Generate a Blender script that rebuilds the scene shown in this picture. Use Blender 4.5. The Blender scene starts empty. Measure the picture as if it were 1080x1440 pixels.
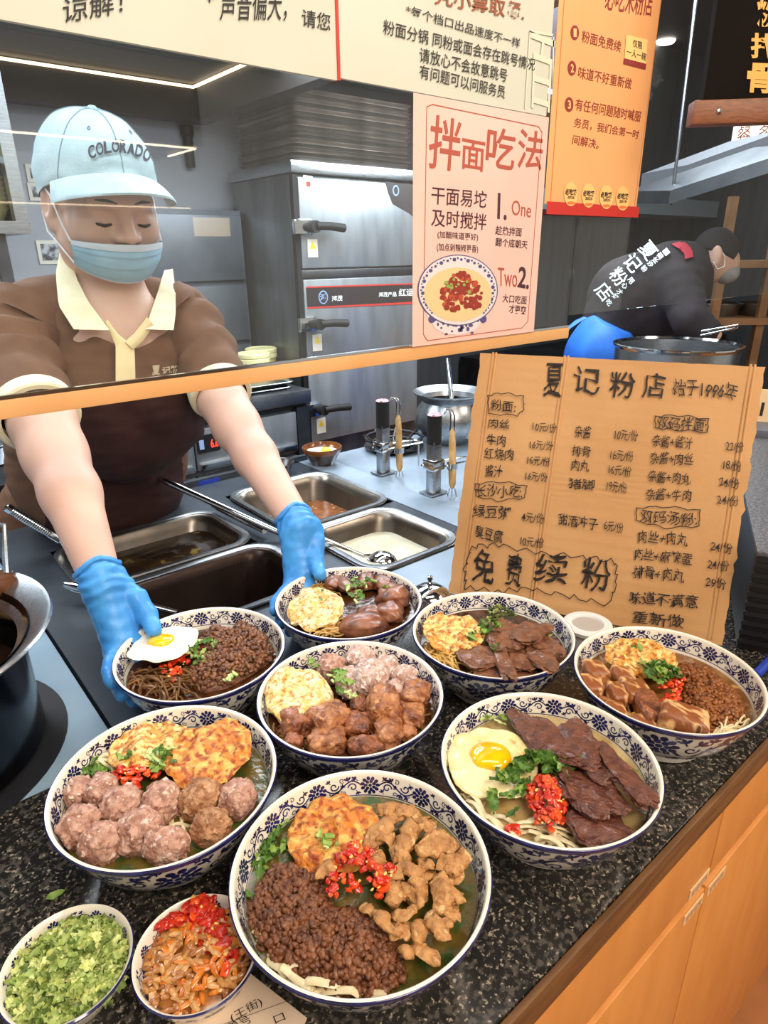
import bpy, math, random
import numpy as np
from mathutils import Vector, Matrix, noise as mnoise

SC = bpy.context.scene
COL = SC.collection
random.seed(7)
rng = np.random.default_rng(7)

# ------------------------------------------------------------------ camera
F_PX, PITCH, ROLL, YAW, CZ = 914.13, math.radians(21.709), math.radians(0.732), math.radians(39.5), 1.515
_h = Vector((math.sin(YAW), math.cos(YAW), 0)); _r = Vector((math.cos(YAW), -math.sin(YAW), 0)); _u = Vector((0, 0, 1))
_fw = _h*math.cos(PITCH) - _u*math.sin(PITCH)
_dn = -_h*math.sin(PITCH) - _u*math.cos(PITCH)
_cx = _r*math.cos(ROLL) + _dn*math.sin(ROLL)
_cy = -_r*math.sin(ROLL) + _dn*math.cos(ROLL)
cd = bpy.data.cameras.new('camera'); cam = bpy.data.objects.new('camera', cd); COL.objects.link(cam)
cam.matrix_world = Matrix(((_cx.x, -_cy.x, -_fw.x, 0), (_cx.y, -_cy.y, -_fw.y, 0), (_cx.z, -_cy.z, -_fw.z, CZ), (0, 0, 0, 1)))
cd.sensor_fit = 'VERTICAL'; cd.sensor_height = 24; cd.lens = 24*F_PX/1440; cd.clip_start = .02
SC.camera = cam
CAM = Vector((0, 0, CZ))
def ray(px, py): return (_fw*F_PX + _cx*(px-540) + _cy*(py-720))/F_PX
def W(px, py, z=None, Y=None, X=None, t=None):
    """the point of the place seen at a photo pixel, on a known level, wall plane or depth"""
    d = ray(px, py)
    if z is not None: t = (z-CZ)/d.z
    elif Y is not None: t = Y/d.y
    elif X is not None: t = X/d.x
    return CAM + d*t
def depth(p): return (Vector(p)-CAM).dot(_fw)
def PX(n, p): return n*depth(p)/F_PX          # n photo pixels at that distance, in metres

# ------------------------------------------------------------------ colour, light, exposure
def lin(c):
    return tuple((v/255/12.92 if v/255 <= .04045 else ((v/255+.055)/1.055)**2.4) for v in c)
vs = SC.view_settings
SC.display_settings.display_device = 'sRGB'
vs.view_transform = 'Standard'; vs.look = 'None'; vs.gamma = 1; vs.use_curve_mapping = False; vs.exposure = 0.25
wd = bpy.data.worlds.new('hall_light'); SC.world = wd; wd.use_nodes = True
wd.node_tree.nodes['Background'].inputs[0].default_value = (*lin((236, 228, 216)), 1)
wd.node_tree.nodes['Background'].inputs[1].default_value = 0.60
def area(name, loc, target, sx, sy, watt, col):
    l = bpy.data.lights.new(name, 'AREA'); l.shape = 'RECTANGLE'; l.size = sx; l.size_y = sy; l.energy = watt; l.color = col
    o = bpy.data.objects.new(name, l); COL.objects.link(o); o.location = loc
    o.rotation_euler = (Vector(target)-Vector(loc)).to_track_quat('-Z', 'Y').to_euler()
    return o
WARM = (1, .83, .64); COOL = (.86, .94, 1)
area('aisle_downlight', (.2, -.75, 2.55), (.45, .45, 1.0), 1.0, .5, 21, WARM)
area('aisle_downlight', (1.9, -.5, 2.5), (1.2, .3, .9), .8, .5, 15, WARM)
area('counter_lamp', (.35, .35, 2.45), (.4, .45, 1.0), .9, .25, 5, (1, .92, .82))
area('hatch_light', (.35, .93, 2.06), (.35, 1.0, 1.0), 2.0, .16, 9.5, COOL)
area('cook_face_fill', (-.2, -2.0, 2.3), (.38, 1.1, 1.5), .7, .4, 15, (1, .92, .82))  # added fill light aimed through the glass to brighten the cook's face
area('kitchen_light', (1.1, 1.75, 2.07), (1.1, 1.7, 1), 1.0, .5, 20, COOL)
area('kitchen_light', (2.4, 1.6, 2.55), (2.4, 1.6, 1), 1.4, .8, 34, COOL)
area('kitchen_light', (2.3, 1.45, 2.1), (1.75, 2.2, 1.6), .8, .3, 16, COOL)  # extra lamp added to brighten the tray stack and steamer front
area('kitchen_light', (-.1, 1.9, 2.05), (0, 1.9, 1), .6, .6, 16, COOL)

# ------------------------------------------------------------------ materials
MATS = {}
def mat(name, col, rough=.5, metal=0., col2=None, scale=20., detail=4., lo=.4, hi=.6, bump=0., bscale=None, spec=.5,
        emit=0., coat=0., trans=0., sss=0., stretch=(1, 1, 1), col3=None, scale3=60., lo3=.6, hi3=.66, kind='noise', rvar=0., aniso=0.):
    """procedural material: a base colour, optional second and third colours in noise patches, optional bump"""
    if name in MATS: return MATS[name]
    m = bpy.data.materials.new(name); m.use_nodes = True; nt = m.node_tree; N = nt.nodes; L = nt.links
    b = N['Principled BSDF']; b.inputs['Roughness'].default_value = rough; b.inputs['Metallic'].default_value = metal
    b.inputs['Specular IOR Level'].default_value = spec; b.inputs['Coat Weight'].default_value = coat
    b.inputs['Coat Roughness'].default_value = .08; b.inputs['Transmission Weight'].default_value = trans
    if aniso: b.inputs['Anisotropic'].default_value = aniso
    if sss:
        b.inputs['Subsurface Weight'].default_value = sss; b.inputs['Subsurface Radius'].default_value = (.012, .005, .003); b.inputs['Subsurface Scale'].default_value = .5
    c = (*lin(col), 1); b.inputs['Base Color'].default_value = c
    tc = N.new('ShaderNodeTexCoord'); mp = N.new('ShaderNodeMapping'); mp.inputs['Scale'].default_value = stretch
    L.new(tc.outputs['Object'], mp.inputs['Vector'])
    def tex(sc, dt, knd='noise'):
        if knd == 'voronoi':
            n = N.new('ShaderNodeTexVoronoi'); n.inputs['Scale'].default_value = sc; L.new(mp.outputs[0], n.inputs['Vector']); return n.outputs['Distance']
        n = N.new('ShaderNodeTexNoise'); n.inputs['Scale'].default_value = sc; n.inputs['Detail'].default_value = dt
        L.new(mp.outputs[0], n.inputs['Vector']); return n.outputs['Fac']
    def ramp(src, a, bb):
        r = N.new('ShaderNodeMapRange'); r.inputs[1].default_value = a; r.inputs[2].default_value = bb; L.new(src, r.inputs[0]); return r.outputs[0]
    out = None
    if col2:
        mx = N.new('ShaderNodeMixRGB'); mx.inputs[1].default_value = c; mx.inputs[2].default_value = (*lin(col2), 1)
        L.new(ramp(tex(scale, detail, kind), lo, hi), mx.inputs[0]); out = mx.outputs[0]
        if col3:
            m2 = N.new('ShaderNodeMixRGB'); L.new(out, m2.inputs[1]); m2.inputs[2].default_value = (*lin(col3), 1)
            L.new(ramp(tex(scale3, 3), lo3, hi3), m2.inputs[0]); out = m2.outputs[0]
        L.new(out, b.inputs['Base Color'])
    if rvar:
        r = N.new('ShaderNodeMapRange'); r.inputs[3].default_value = max(.02, rough-rvar); r.inputs[4].default_value = rough+rvar
        L.new(tex(scale*.7+3, 5), r.inputs[0]); L.new(r.outputs[0], b.inputs['Roughness'])
    if bump:
        bp = N.new('ShaderNodeBump'); bp.inputs['Strength'].default_value = bump; bp.inputs['Distance'].default_value = .003
        L.new(tex(bscale or scale, 5), bp.inputs['Height']); L.new(bp.outputs[0], b.inputs['Normal'])
    if emit:
        b.inputs['Emission Color'].default_value = c; b.inputs['Emission Strength'].default_value = emit
    MATS[name] = m; return m

M_STEEL = mat('brushed_steel', (176, 180, 184), .30, 1., (150, 155, 160), 30, 5, .3, .7, .05, 90, stretch=(1, 12, 12), rvar=.08)
M_STEELD = mat('dull_steel', (112, 116, 121), .36, 1., (88, 92, 98), 9, 6, .35, .7, .04, 60, rvar=.1)
M_STEELV = mat('steel_panel', (176, 182, 188), .36, .72, (148, 154, 160), 6, 4, .3, .7, stretch=(3, 3, .6), rvar=.1)
M_CHROME = mat('chrome', (205, 207, 208), .1, 1.)
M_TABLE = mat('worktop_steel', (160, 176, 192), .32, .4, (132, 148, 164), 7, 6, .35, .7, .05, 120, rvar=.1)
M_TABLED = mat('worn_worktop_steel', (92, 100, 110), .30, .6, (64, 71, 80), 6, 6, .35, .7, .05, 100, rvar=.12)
M_SIDE = mat('side_counter_steel', (150, 176, 196), .42, .2, (118, 144, 166), 6, 6, .35, .7, .04, 120, rvar=.1)
M_PAN = mat('pan_steel', (150, 142, 132), .33, 1., (110, 102, 94), 12, 4, .35, .7, rvar=.08)
M_BLACK = mat('black_plastic', (24, 24, 26), .4)
M_DARK = mat('dark_metal', (44, 43, 45), .5, .6, (30, 29, 31), 8)
M_RUBBER = mat('black_grip', (16, 16, 17), .65)
M_WOODH = mat('pale_handle_wood', (206, 168, 112), .5, 0, (180, 138, 84), 18, 4, .35, .65, stretch=(6, 6, 1))
M_ORANGEW = mat('orange_cabinet_laminate', (228, 158, 84), .42, 0, (218, 146, 74), 6, 5, .35, .65, .02, 80, stretch=(4, 4, 1))
M_BROWNW = mat('brown_edge_wood', (122, 84, 46), .5, 0, (92, 60, 32), 14, 5, .35, .65, stretch=(1, 8, 8))
M_RAIL = mat('tan_rail', (232, 178, 120), .45, 0, (224, 166, 106), 5)
M_GREYWALL = mat('grey_wall', (176, 179, 186), .6, 0, (164, 167, 175), 3)
M_SLATE = mat('slate_wall_panel', (92, 96, 100), .4, .5, (74, 78, 82), 4, 6, .3, .7, stretch=(4, 4, .4))
M_PAPER = mat('paper', (232, 226, 214), .7, 0, (226, 219, 206), 8)
M_RED = mat('print_red', (196, 44, 34), .5)
M_INK = mat('ink_black', (32, 28, 28), .6)
M_WHITE = mat('white_print', (236, 240, 238), .5)
M_BLUE = mat('cobalt_glaze', (38, 40, 104), .16, 0, (22, 23, 62), 60, 3, .35, .65, coat=.5)
M_PORC = mat('white_glaze', (240, 234, 222), .12, 0, (234, 226, 211), 12, 3, .3, .7, coat=.5)

# ------------------------------------------------------------------ mesh builder
class B:
    """collects shapes; one B becomes one mesh"""
    def __init__(s): s.v = []; s.f = []; s.m = []; s.n = 0
    def add(s, v, f, mi=0):
        v = [tuple(p) for p in v]
        s.v += v; k = s.n; s.f += [tuple(i+k for i in q) for q in f]; s.m += [mi]*len(f); s.n += len(v); return s
    def box(s, lo, hi, M=None, mi=0, bev=0.):
        x0, y0, z0 = lo; x1, y1, z1 = hi
        if bev:
            import bmesh
            bm = bmesh.new(); bmesh.ops.create_cube(bm, size=1)
            for q in bm.verts: q.co = ((x0+x1)/2+q.co.x*(x1-x0), (y0+y1)/2+q.co.y*(y1-y0), (z0+z1)/2+q.co.z*(z1-z0))
            bmesh.ops.bevel(bm, geom=bm.edges[:], offset=bev, segments=2, affect='EDGES', profile=.6)
            bm.verts.index_update(); v = [q.co.copy() for q in bm.verts]; f = [[q.index for q in p.verts] for p in bm.faces]; bm.free()
        else:
            v = [(x0, y0, z0), (x1, y0, z0), (x1, y1, z0), (x0, y1, z0), (x0, y0, z1), (x1, y0, z1), (x1, y1, z1), (x0, y1, z1)]
            f = [(3, 2, 1, 0), (4, 5, 6, 7), (0, 1, 5, 4), (1, 2, 6, 5), (2, 3, 7, 6), (3, 0, 4, 7)]
        if M is not None: v = [M @ Vector(p) for p in v]
        return s.add(v, f, mi)
    def lathe(s, prof, c=(0, 0, 0), n=48, M=None, mi=0, mis=None, close=False):
        v = []; f = []
        for (r, z) in prof:
            for k in range(n):
                a = 2*math.pi*k/n; v.append(Vector((r*math.cos(a), r*math.sin(a), z)))
        for i in range(len(prof)-1):
            for k in range(n):
                k2 = (k+1) % n; f.append((i*n+k, i*n+k2, (i+1)*n+k2, (i+1)*n+k))
        if M is not None: v = [M @ p for p in v]
        v = [p+Vector(c) for p in v]
        k0 = len(s.m); s.add(v, f, mi)
        if mis:
            for i in range(len(prof)-1):
                for k in range(n): s.m[k0+i*n+k] = mis[i]
        return s
    def tube(s, path, r, n=8, mi=0, caps=True, flat=None, up=None):
        path = [Vector(p) for p in path]; rs = r if isinstance(r, (list, tuple)) else [r]*len(path)
        v = []; f = []; T0 = None; nrm = None
        for i, p in enumerate(path):
            t = (path[min(i+1, len(path)-1)]-path[max(i-1, 0)]).normalized()
            if nrm is None:
                nrm = (Vector(up) if up else (Vector((0, 0, 1)) if abs(t.z) < .9 else Vector((1, 0, 0))))
            nrm = (nrm-t*nrm.dot(t)).normalized(); bn = t.cross(nrm)
            fl = flat or 1.
            for k in range(n):
                a = 2*math.pi*k/n; v.append(p+(bn*math.cos(a)+nrm*math.sin(a)*fl)*rs[i])
        for i in range(len(path)-1):
            for k in range(n):
                k2 = (k+1) % n; f.append((i*n+k, i*n+k2, (i+1)*n+k2, (i+1)*n+k))
        if caps: f.append(tuple(range(n-1, -1, -1))); f.append(tuple(range((len(path)-1)*n, len(path)*n)))
        return s.add(v, f, mi)
    def cyl(s, a, b, r, n=24, mi=0, r2=None): return s.tube([a, b], [r, r if r2 is None else r2], n, mi)
    def poly(s, pts, ext, mi=0):
        """closed outline pulled along the vector ext"""
        n = len(pts); pts = [Vector(p) for p in pts]; e = Vector(ext)
        f = [tuple(range(n)), tuple(range(2*n-1, n-1, -1))]+[((i+1) % n, i, n+i, n+(i+1) % n) for i in range(n)]
        return s.add(pts+[p+e for p in pts], f, mi)
    def grid(s, fn, nu, nv, wrap=False, mi=0):
        v = [fn(i/(nu-(0 if wrap else 1)), j/(nv-1)) for j in range(nv) for i in range(nu)]; f = []
        for j in range(nv-1):
            for i in range(nu if wrap else nu-1):
                i2 = (i+1) % nu; f.append((j*nu+i, j*nu+i2, (j+1)*nu+i2, (j+1)*nu+i))
        return s.add(v, f, mi)
    def mesh(s, name, mats, off=(0, 0, 0), smooth=True, angle=.7):
        me = bpy.data.meshes.new(name); o = Vector(off)
        me.from_pydata([tuple(Vector(p)-o) for p in s.v], [], s.f)
        for m in (mats if isinstance(mats, (list, tuple)) else [mats]): me.materials.append(m)
        me.polygons.foreach_set('material_index', s.m)
        if smooth:
            me.polygons.foreach_set('use_smooth', [True]*len(s.f)); me.update()
            if angle: me.set_sharp_from_angle(angle=angle)
        me.update(); return me

def tag(o, label=None, cat=None, group=None, kind=None):
    if label: o['label'] = label
    if cat: o['category'] = cat
    if group: o['group'] = group
    if kind: o['kind'] = kind
    return o
def root(name, label, cat, loc=(0, 0, 0), group=None):
    o = bpy.data.objects.new(name, None); o.empty_display_size = .03; COL.objects.link(o); o.location = loc
    return tag(o, label, cat, group)
def _wl(p):
    v = Vector((0, 0, 0))
    while p is not None: v += p.location; p = p.parent
    return v
def part(name, b, mats, parent, label=None, smooth=True, angle=.7, kind=None):
    """b holds world coordinates"""
    o = bpy.data.objects.new(name, b.mesh(name, mats, _wl(parent), smooth, angle)); COL.objects.link(o); o.parent = parent
    if label: o['label'] = label
    if kind: o['kind'] = kind
    return o
def solo(name, b, mats, label, cat, group=None, kind=None, loc=None, smooth=True, angle=.7):
    if loc is None:
        xs = np.array([tuple(p) for p in b.v]); loc = ((xs[:, 0].min()+xs[:, 0].max())/2, (xs[:, 1].min()+xs[:, 1].max())/2, xs[:, 2].min())
    o = bpy.data.objects.new(name, b.mesh(name, mats, loc, smooth, angle)); COL.objects.link(o); o.location = loc
    return tag(o, label, cat, group, kind)
def struct(name, b, mats, smooth=False):
    o = bpy.data.objects.new(name, b.mesh(name, mats, (0, 0, 0), smooth)); COL.objects.link(o); o['kind'] = 'structure'; return o
def dup(o, loc, label=None, rotz=None):
    c = o.copy(); COL.objects.link(c); c.location = loc
    if rotz is not None: c.rotation_euler = (0, 0, rotz)
    if label: c['label'] = label
    for ch in list(o.children):
        d = ch.copy(); COL.objects.link(d); d.parent = c
        for g in list(ch.children):
            e = g.copy(); COL.objects.link(e); e.parent = d
    return c

# ------------------------------------------------------------------ lettering (Blender's own font)
_tc = {}
def glyphs(s, bold=.0, res=3):
    k = (s, bold)
    if k in _tc: return _tc[k]
    cu = bpy.data.curves.new('lettering', 'FONT'); cu.body = s; cu.size = 1; cu.offset = bold; cu.resolution_u = res
    o = bpy.data.objects.new('lettering', cu); COL.objects.link(o)
    dg = bpy.context.evaluated_depsgraph_get(); dg.update()
    me = bpy.data.meshes.new_from_object(o.evaluated_get(dg))
    v = np.array([tuple(p.co) for p in me.vertices]) if len(me.vertices) else np.zeros((0, 3))
    f = [tuple(p.vertices) for p in me.polygons]
    bpy.data.objects.remove(o); bpy.data.curves.remove(cu); bpy.data.meshes.remove(me)
    if len(v):
        v[:, :2] -= v[:, :2].min(0); v[:, :2] /= np.maximum(v[:, :2].max(0), 1e-6)
    _tc[k] = (v, f); return v, f
class Plane:
    """a flat surface: origin, two axes, and the offset its print sits at"""
    def __init__(s, o, a, b, lift=.0006):
        s.o = Vector(o); s.a = Vector(a).normalized(); s.b = Vector(b).normalized(); s.n = s.a.cross(s.b)
        if s.n.dot(CAM-s.o) < 0: s.n = -s.n
        s.l = lift
    def hit(s, px, py):
        d = ray(px, py); t = (s.o-CAM).dot(s.n)/d.dot(s.n); return CAM+d*t
    def uv(s, p): return (p-s.o).dot(s.a), (p-s.o).dot(s.b)
    def at(s, u, v, l=1.): return s.o+s.a*u+s.b*v+s.n*s.l*l
def write(b, pl, s, BL, BR, TL, bold=0., mi=0, jit=0., lift=1.):
    """sets the word s on plane pl: photo pixels of its bottom-left, bottom-right and top-left corner"""
    v, f = glyphs(s, bold)
    p0, p1, p2 = pl.hit(*BL), pl.hit(*BR), pl.hit(*TL)
    e1, e2 = p1-p0, p2-p0
    out = []
    for q in v:
        x, y = q[0], q[1]
        if jit: y += jit*math.sin(x*13+BL[0]); x += jit*.4*math.sin(y*9+BL[1])
        out.append(p0+e1*x+e2*y+pl.n*pl.l*lift)
    b.__dict__.setdefault('marks', []).append((b.n, len(b.f))); b.add(out, f, mi)
def line(b, pl, pts, w, mi=0, closed=False, px=True, lift=1.):
    P = [pl.hit(*p) if px else Vector(p) for p in pts]
    if closed: P = P+[P[0]]
    for i in range(len(P)-1):
        d = (P[i+1]-P[i]).normalized(); nn = pl.n.cross(d)*w/2
        o = pl.n*pl.l*lift
        b.add([P[i]-nn-d*w*.3+o, P[i+1]-nn+d*w*.3+o, P[i+1]+nn+d*w*.3+o, P[i]+nn-d*w*.3+o], [(0, 1, 2, 3)], mi)
def disc(b, pl, c, rpx, mi=0, n=20, ry=None, lift=1.):
    p = pl.hit(*c); r = PX(rpx, p); r2 = PX(ry or rpx, p)
    b.add([p+pl.a*r*math.cos(2*math.pi*k/n)+pl.b*r2*math.sin(2*math.pi*k/n)+pl.n*pl.l*lift for k in range(n)], [tuple(range(n))], mi)
def discpx(b, pl, c, rx, ry, mi=0, n=24, lift=1.):
    b.add([pl.hit(c[0]+rx*math.cos(2*math.pi*k/n), c[1]-ry*math.sin(2*math.pi*k/n))+pl.n*pl.l*lift for k in range(n)], [tuple(range(n))], mi)
def quadpx(b, pl, pts, mi=0, lift=1.):
    b.add([pl.hit(*p)+pl.n*pl.l*lift for p in pts], [tuple(range(len(pts)))], mi)

def part_lines(name, b, mats, parent, label=None, smooth=False):
    """one part for each written line"""
    mk = b.marks+[(b.n, len(b.f))]
    for (v0, f0), (v1, f1) in zip(mk, mk[1:]):
        c = B(); c.add(b.v[v0:v1], [tuple(i-v0 for i in q) for q in b.f[f0:f1]]); c.m = b.m[f0:f1]
        if c.f: part(name, c, mats, parent, label, smooth)
# ------------------------------------------------------------------ organic surfaces: a smooth distance field and its skin
class SDF:
    def __init__(s, lo, hi, h):
        s.lo = np.array(lo, float); s.h = h; s.n = np.ceil((np.array(hi)-s.lo)/h).astype(int)+1
        s.F = np.full(s.n, .05, np.float32); s.ax = [s.lo[i]+h*np.arange(s.n[i]) for i in range(3)]
    def _sub(s, lo, hi):
        sl = tuple(slice(max(0, int((lo[i]-s.lo[i])/s.h)), max(0, min(s.n[i], int((hi[i]-s.lo[i])/s.h)+2))) for i in range(3))
        X, Y, Z = np.meshgrid(*[s.ax[i][sl[i]] for i in range(3)], indexing='ij', sparse=True); return sl, X, Y, Z
    def _put(s, sl, d, k, sub):
        a = s.F[sl]
        if a.size == 0: return
        d = d.astype(np.float32)
        if sub:
            d = -d; h = np.clip(.5+.5*(d-a)/k, 0, 1); s.F[sl] = a*(1-h)+d*h+k*h*(1-h)
        else:
            h = np.clip(.5+.5*(a-d)/k, 0, 1); s.F[sl] = a*(1-h)+d*h-k*h*(1-h)
    def cap(s, a, b, ra, rb=None, k=.01, sub=False):
        rb = ra if rb is None else rb; a = np.array(a, float); b = np.array(b, float); m = max(ra, rb)+.05
        sl, X, Y, Z = s._sub(np.minimum(a, b)-m, np.maximum(a, b)+m); d = b-a; L = max(d @ d, 1e-12)
        t = np.clip(((X-a[0])*d[0]+(Y-a[1])*d[1]+(Z-a[2])*d[2])/L, 0, 1)
        q = np.sqrt((X-a[0]-t*d[0])**2+(Y-a[1]-t*d[1])**2+(Z-a[2]-t*d[2])**2)-(ra+(rb-ra)*t)
        s._put(sl, q, k, sub); return s
    def chain(s, pts, rs, k=.006):
        for i in range(len(pts)-1): s.cap(pts[i], pts[i+1], rs[i], rs[i+1], k)
        return s
    def ell(s, c, r, R=None, k=.01, sub=False):
        c = np.array(c, float); r = np.array(r, float); m = r.max()+.05
        sl, X, Y, Z = s._sub(c-m, c+m); X = X-c[0]; Y = Y-c[1]; Z = Z-c[2]
        if R is None: x, y, z = X, Y, Z
        else:
            R = np.array(R); x = R[0][0]*X+R[1][0]*Y+R[2][0]*Z; y = R[0][1]*X+R[1][1]*Y+R[2][1]*Z; z = R[0][2]*X+R[1][2]*Y+R[2][2]*Z
        k0 = np.sqrt((x/r[0])**2+(y/r[1])**2+(z/r[2])**2); k1 = np.sqrt((x/r[0]**2)**2+(y/r[1]**2)**2+(z/r[2]**2)**2)
        s._put(sl, k0*(k0-1)/np.maximum(k1, 1e-6), k, sub); return s
    def cut(s, p, n):
        """removes what lies on the side of the plane that n points to"""
        X, Y, Z = np.meshgrid(*s.ax, indexing='ij', sparse=True); n = np.array(n, float); n /= np.linalg.norm(n)
        s.F = np.maximum(s.F, ((X-p[0])*n[0]+(Y-p[1])*n[1]+(Z-p[2])*n[2]).astype(np.float32)); return s
    def skin(s):
        F = s.F; g = F < 0; c = np.zeros(np.array(F.shape)-1, np.int8); n0, n1, n2 = F.shape
        for dx in (0, 1):
            for dy in (0, 1):
                for dz in (0, 1): c += g[dx:n0-1+dx, dy:n1-1+dy, dz:n2-1+dz]
        mk = (c > 0) & (c < 8); ids = np.argwhere(mk); ix = np.full(mk.shape, -1, np.int64); ix[mk] = np.arange(len(ids))
        ps = np.zeros((len(ids), 3)); w = np.zeros(len(ids))
        cs = [np.array((i, j, k)) for i in (0, 1) for j in (0, 1) for k in (0, 1)]
        for a in cs:
            for d in range(3):
                if a[d] == 0:
                    b = a.copy(); b[d] = 1
                    fa = F[tuple((ids+a).T)]; fb = F[tuple((ids+b).T)]; x = (fa < 0) != (fb < 0)
                    t = np.where(x, fa/np.where(x, fa-fb, 1), 0); ps += np.where(x[:, None], a+t[:, None]*(b-a), 0); w += x
        v = s.lo+s.h*(ids+ps/np.maximum(w, 1)[:, None]); fs = []
        for d in range(3):
            e1, e2 = [(1, 2), (2, 0), (0, 1)][d]
            S0 = [slice(1, -1)]*3; S1 = [slice(1, -1)]*3; S0[d] = slice(0, -1); S1[d] = slice(1, None)
            A = g[tuple(S0)]; Bq = g[tuple(S1)]; q = np.argwhere(A != Bq)
            if len(q) == 0: continue
            sgn = A[tuple(q.T)]; o = np.ones(3, int); o[d] = 0; q = q+o
            E1 = np.zeros(3, int); E1[e1] = 1; E2 = np.zeros(3, int); E2[e2] = 1
            k = [ix[tuple(z.T)] for z in (q-E1-E2, q-E2, q, q-E1)]
            fq = np.stack(k, 1); fq[~sgn] = fq[~sgn][:, ::-1]; fs.append(fq)
        return v, np.concatenate(fs)
def skin_b(sdf, disp=None):
    v, f = sdf.skin(); b = B()
    b.v = [Vector(p) for p in v]; b.f = [tuple(int(i) for i in q) for q in f]; b.m = [0]*len(b.f); b.n = len(b.v)
    if disp:
        nr = [Vector((0, 0, 0)) for _ in b.v]
        for q in b.f:
            n = (b.v[q[1]]-b.v[q[0]]).cross(b.v[q[3]]-b.v[q[0]])
            for i in q: nr[i] += n
        b.v = [p+n.normalized()*disp(p) if n.length > 0 else p for p, n in zip(b.v, nr)]
    return b
def nz(p, s, seed=0.): return mnoise.noise(Vector((p[0]*s+seed, p[1]*s-seed*.7, p[2]*s+seed*.3)))
# ================================================================== SETTING
struct('floor', B().box((-1.6, -1.6, -.05), (5.2, 3.3, 0)), mat('floor_tile', (196, 130, 78), .5, 0, (176, 112, 64), 5))
struct('wall_back', B().box((-1.6, 2.75, 0), (5.2, 2.85, 2.75)), M_GREYWALL)
struct('wall_left', B().box((-1.6, .78, 0), (-1.5, 2.75, 2.75)), M_GREYWALL)
struct('wall_right', B().box((5.1, -1.6, 0), (5.2, 2.75, 2.75)), M_SLATE)
struct('ceiling', B().box((-1.6, -1.6, 2.75), (5.2, 2.85, 2.82)), mat('dark_ceiling', (62, 62, 66), .7))
struct('trim_1', B().box((2.06, 2.70, 0), (5.1, 2.748, 2.75)), M_SLATE)          # dark steel cladding of the cooking side
# dark soffit over the serving hatch
b = B().box((-1.45, .80, 2.10), (1.27, 2.61, 2.16)).box((-1.45, 2.61, 1.985), (1.33, 2.68, 2.16)).box((1.27, .80, 1.985), (1.33, 2.61, 2.16))
struct('ceiling_soffit', b, mat('soffit_brown', (46, 42, 42), .5, .2, (36, 33, 33), 5))
M_LED = mat('led_strip', (255, 226, 184), .5, emit=2.2)
t = solo('led_strip', B().box((-1.4, 2.598, 2.088), (1.262, 2.606, 2.096)), M_LED, 'thin warm LED strip running along the far edge of the dark soffit above the cap', 'light strip')
solo('led_strip', B().box((1.256, 1.0, 2.088), (1.264, 2.59, 2.096)), M_LED, 'short warm LED strip turning the soffit corner towards the hanging notice boards', 'light strip')
# lit cove across the aisle, seen as a reflection in the serving glass
def mir(px, py, Y=4.0):
    p = W(px, py, Y=Y); return Vector((p.x, 1.48-p.y, p.z))
M_LED2 = mat('cove_led', (255, 236, 206), .5, emit=16.)
bh = B(); A_, B_, C_, D_ = mir(-60, 170), mir(287, 208), mir(342, 187), mir(400, 192)
zc = 2.085
bh = B().box((-3.0, -3.3, zc+.02), (1.95, -2.50, zc+.35))
struct('ceiling_bulkhead', bh, mat('bulkhead', (120, 100, 80), .6))
solo('led_strip', B().box((-2.8, -2.508, zc+.002), (1.9, -2.5, zc+.011)), M_LED2, 'LED strip across the aisle mirrored in the glass as the line over the cap', 'light strip')
solo('led_strip', B().box((1.9, -2.9, zc+.002), (1.908, -2.5, zc+.011)), M_LED2, 'short LED strip across the aisle at the end of the mirrored line', 'light strip')
M_LED3 = mat('shop_led', (255, 230, 190), .5, emit=7.)
r = root('shop_front', 'shop front across the aisle, mirrored in the glass as a lit beige edge', 'shop front', (.4, -2.6, 0))
part('wall_panel', B().box((-3.0, -2.7, 0), (1.80, -2.53, 1.76)), mat('beige_panel', (150, 126, 98), .6), r); part('pillar', B().box((1.86, -2.9, 0), (2.28, -2.75, 1.80)), MATS['beige_panel'], r)
part('edge_light', B().box((-3.0, -2.528, 1.772), (1.84, -2.52, 1.780)), M_LED3, r); part('sign_panel', B().box((1.95, -2.745, 1.63), (2.2, -2.74, 1.74)), mat('lit_beige', (255, 222, 170), .5, emit=4.), r)

# ================================================================== COUNTER
M_GRAN = mat('speckled_granite', (34, 33, 32), .16, 0, (80, 75, 70), 190, 6, .5, .62, .0, col3=(160, 148, 132), scale3=300, lo3=.60, hi3=.68, spec=.5)
solo('countertop', B().box((-.75, .1805, .962), (1.75, .632, 1.0), bev=.003), M_GRAN, 'dark speckled granite counter top carrying the noodle bowls', 'countertop')
solo('edge_strip', B().box((-.75, .174, .966), (1.75, .180, .9995), bev=.0015), M_BROWNW, 'brown wood edging strip along the front of the granite', 'edging')
M_TAG = mat('cream_sticker', (238, 206, 160), .6)
def cabinet(x0, x1, lab):
    r = root('counter_cabinet', lab, 'cabinet', ((x0+x1)/2, .42, 0), 'orange cabinets under the granite counter')
    part('carcass', B().box((x0, .232, .06), (x1, .60, .9615)), M_ORANGEW, r)
    zt = .742
    d = part('drawer', B().box((x0+.002, .206, zt+.010), (x1-.002, .231, .9605), bev=.002), M_ORANGEW, r)
    e = part('door', B().box((x0+.002, .206, .075), (x1-.002, .231, zt-.010), bev=.002), M_ORANGEW, r)
    part('recessed_pull', B().box((x0, .224, zt-.010), (x1, .2318, zt+.010)), mat('recess_brown', (150, 98, 52), .55), r)
    part('plinth', B().box((x0, .26, 0), (x1, .58, .06)), M_BROWNW, r)
    return d, e
XS = [W(1027, 1104, Y=.206).x]
x1 = XS[0]
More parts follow.
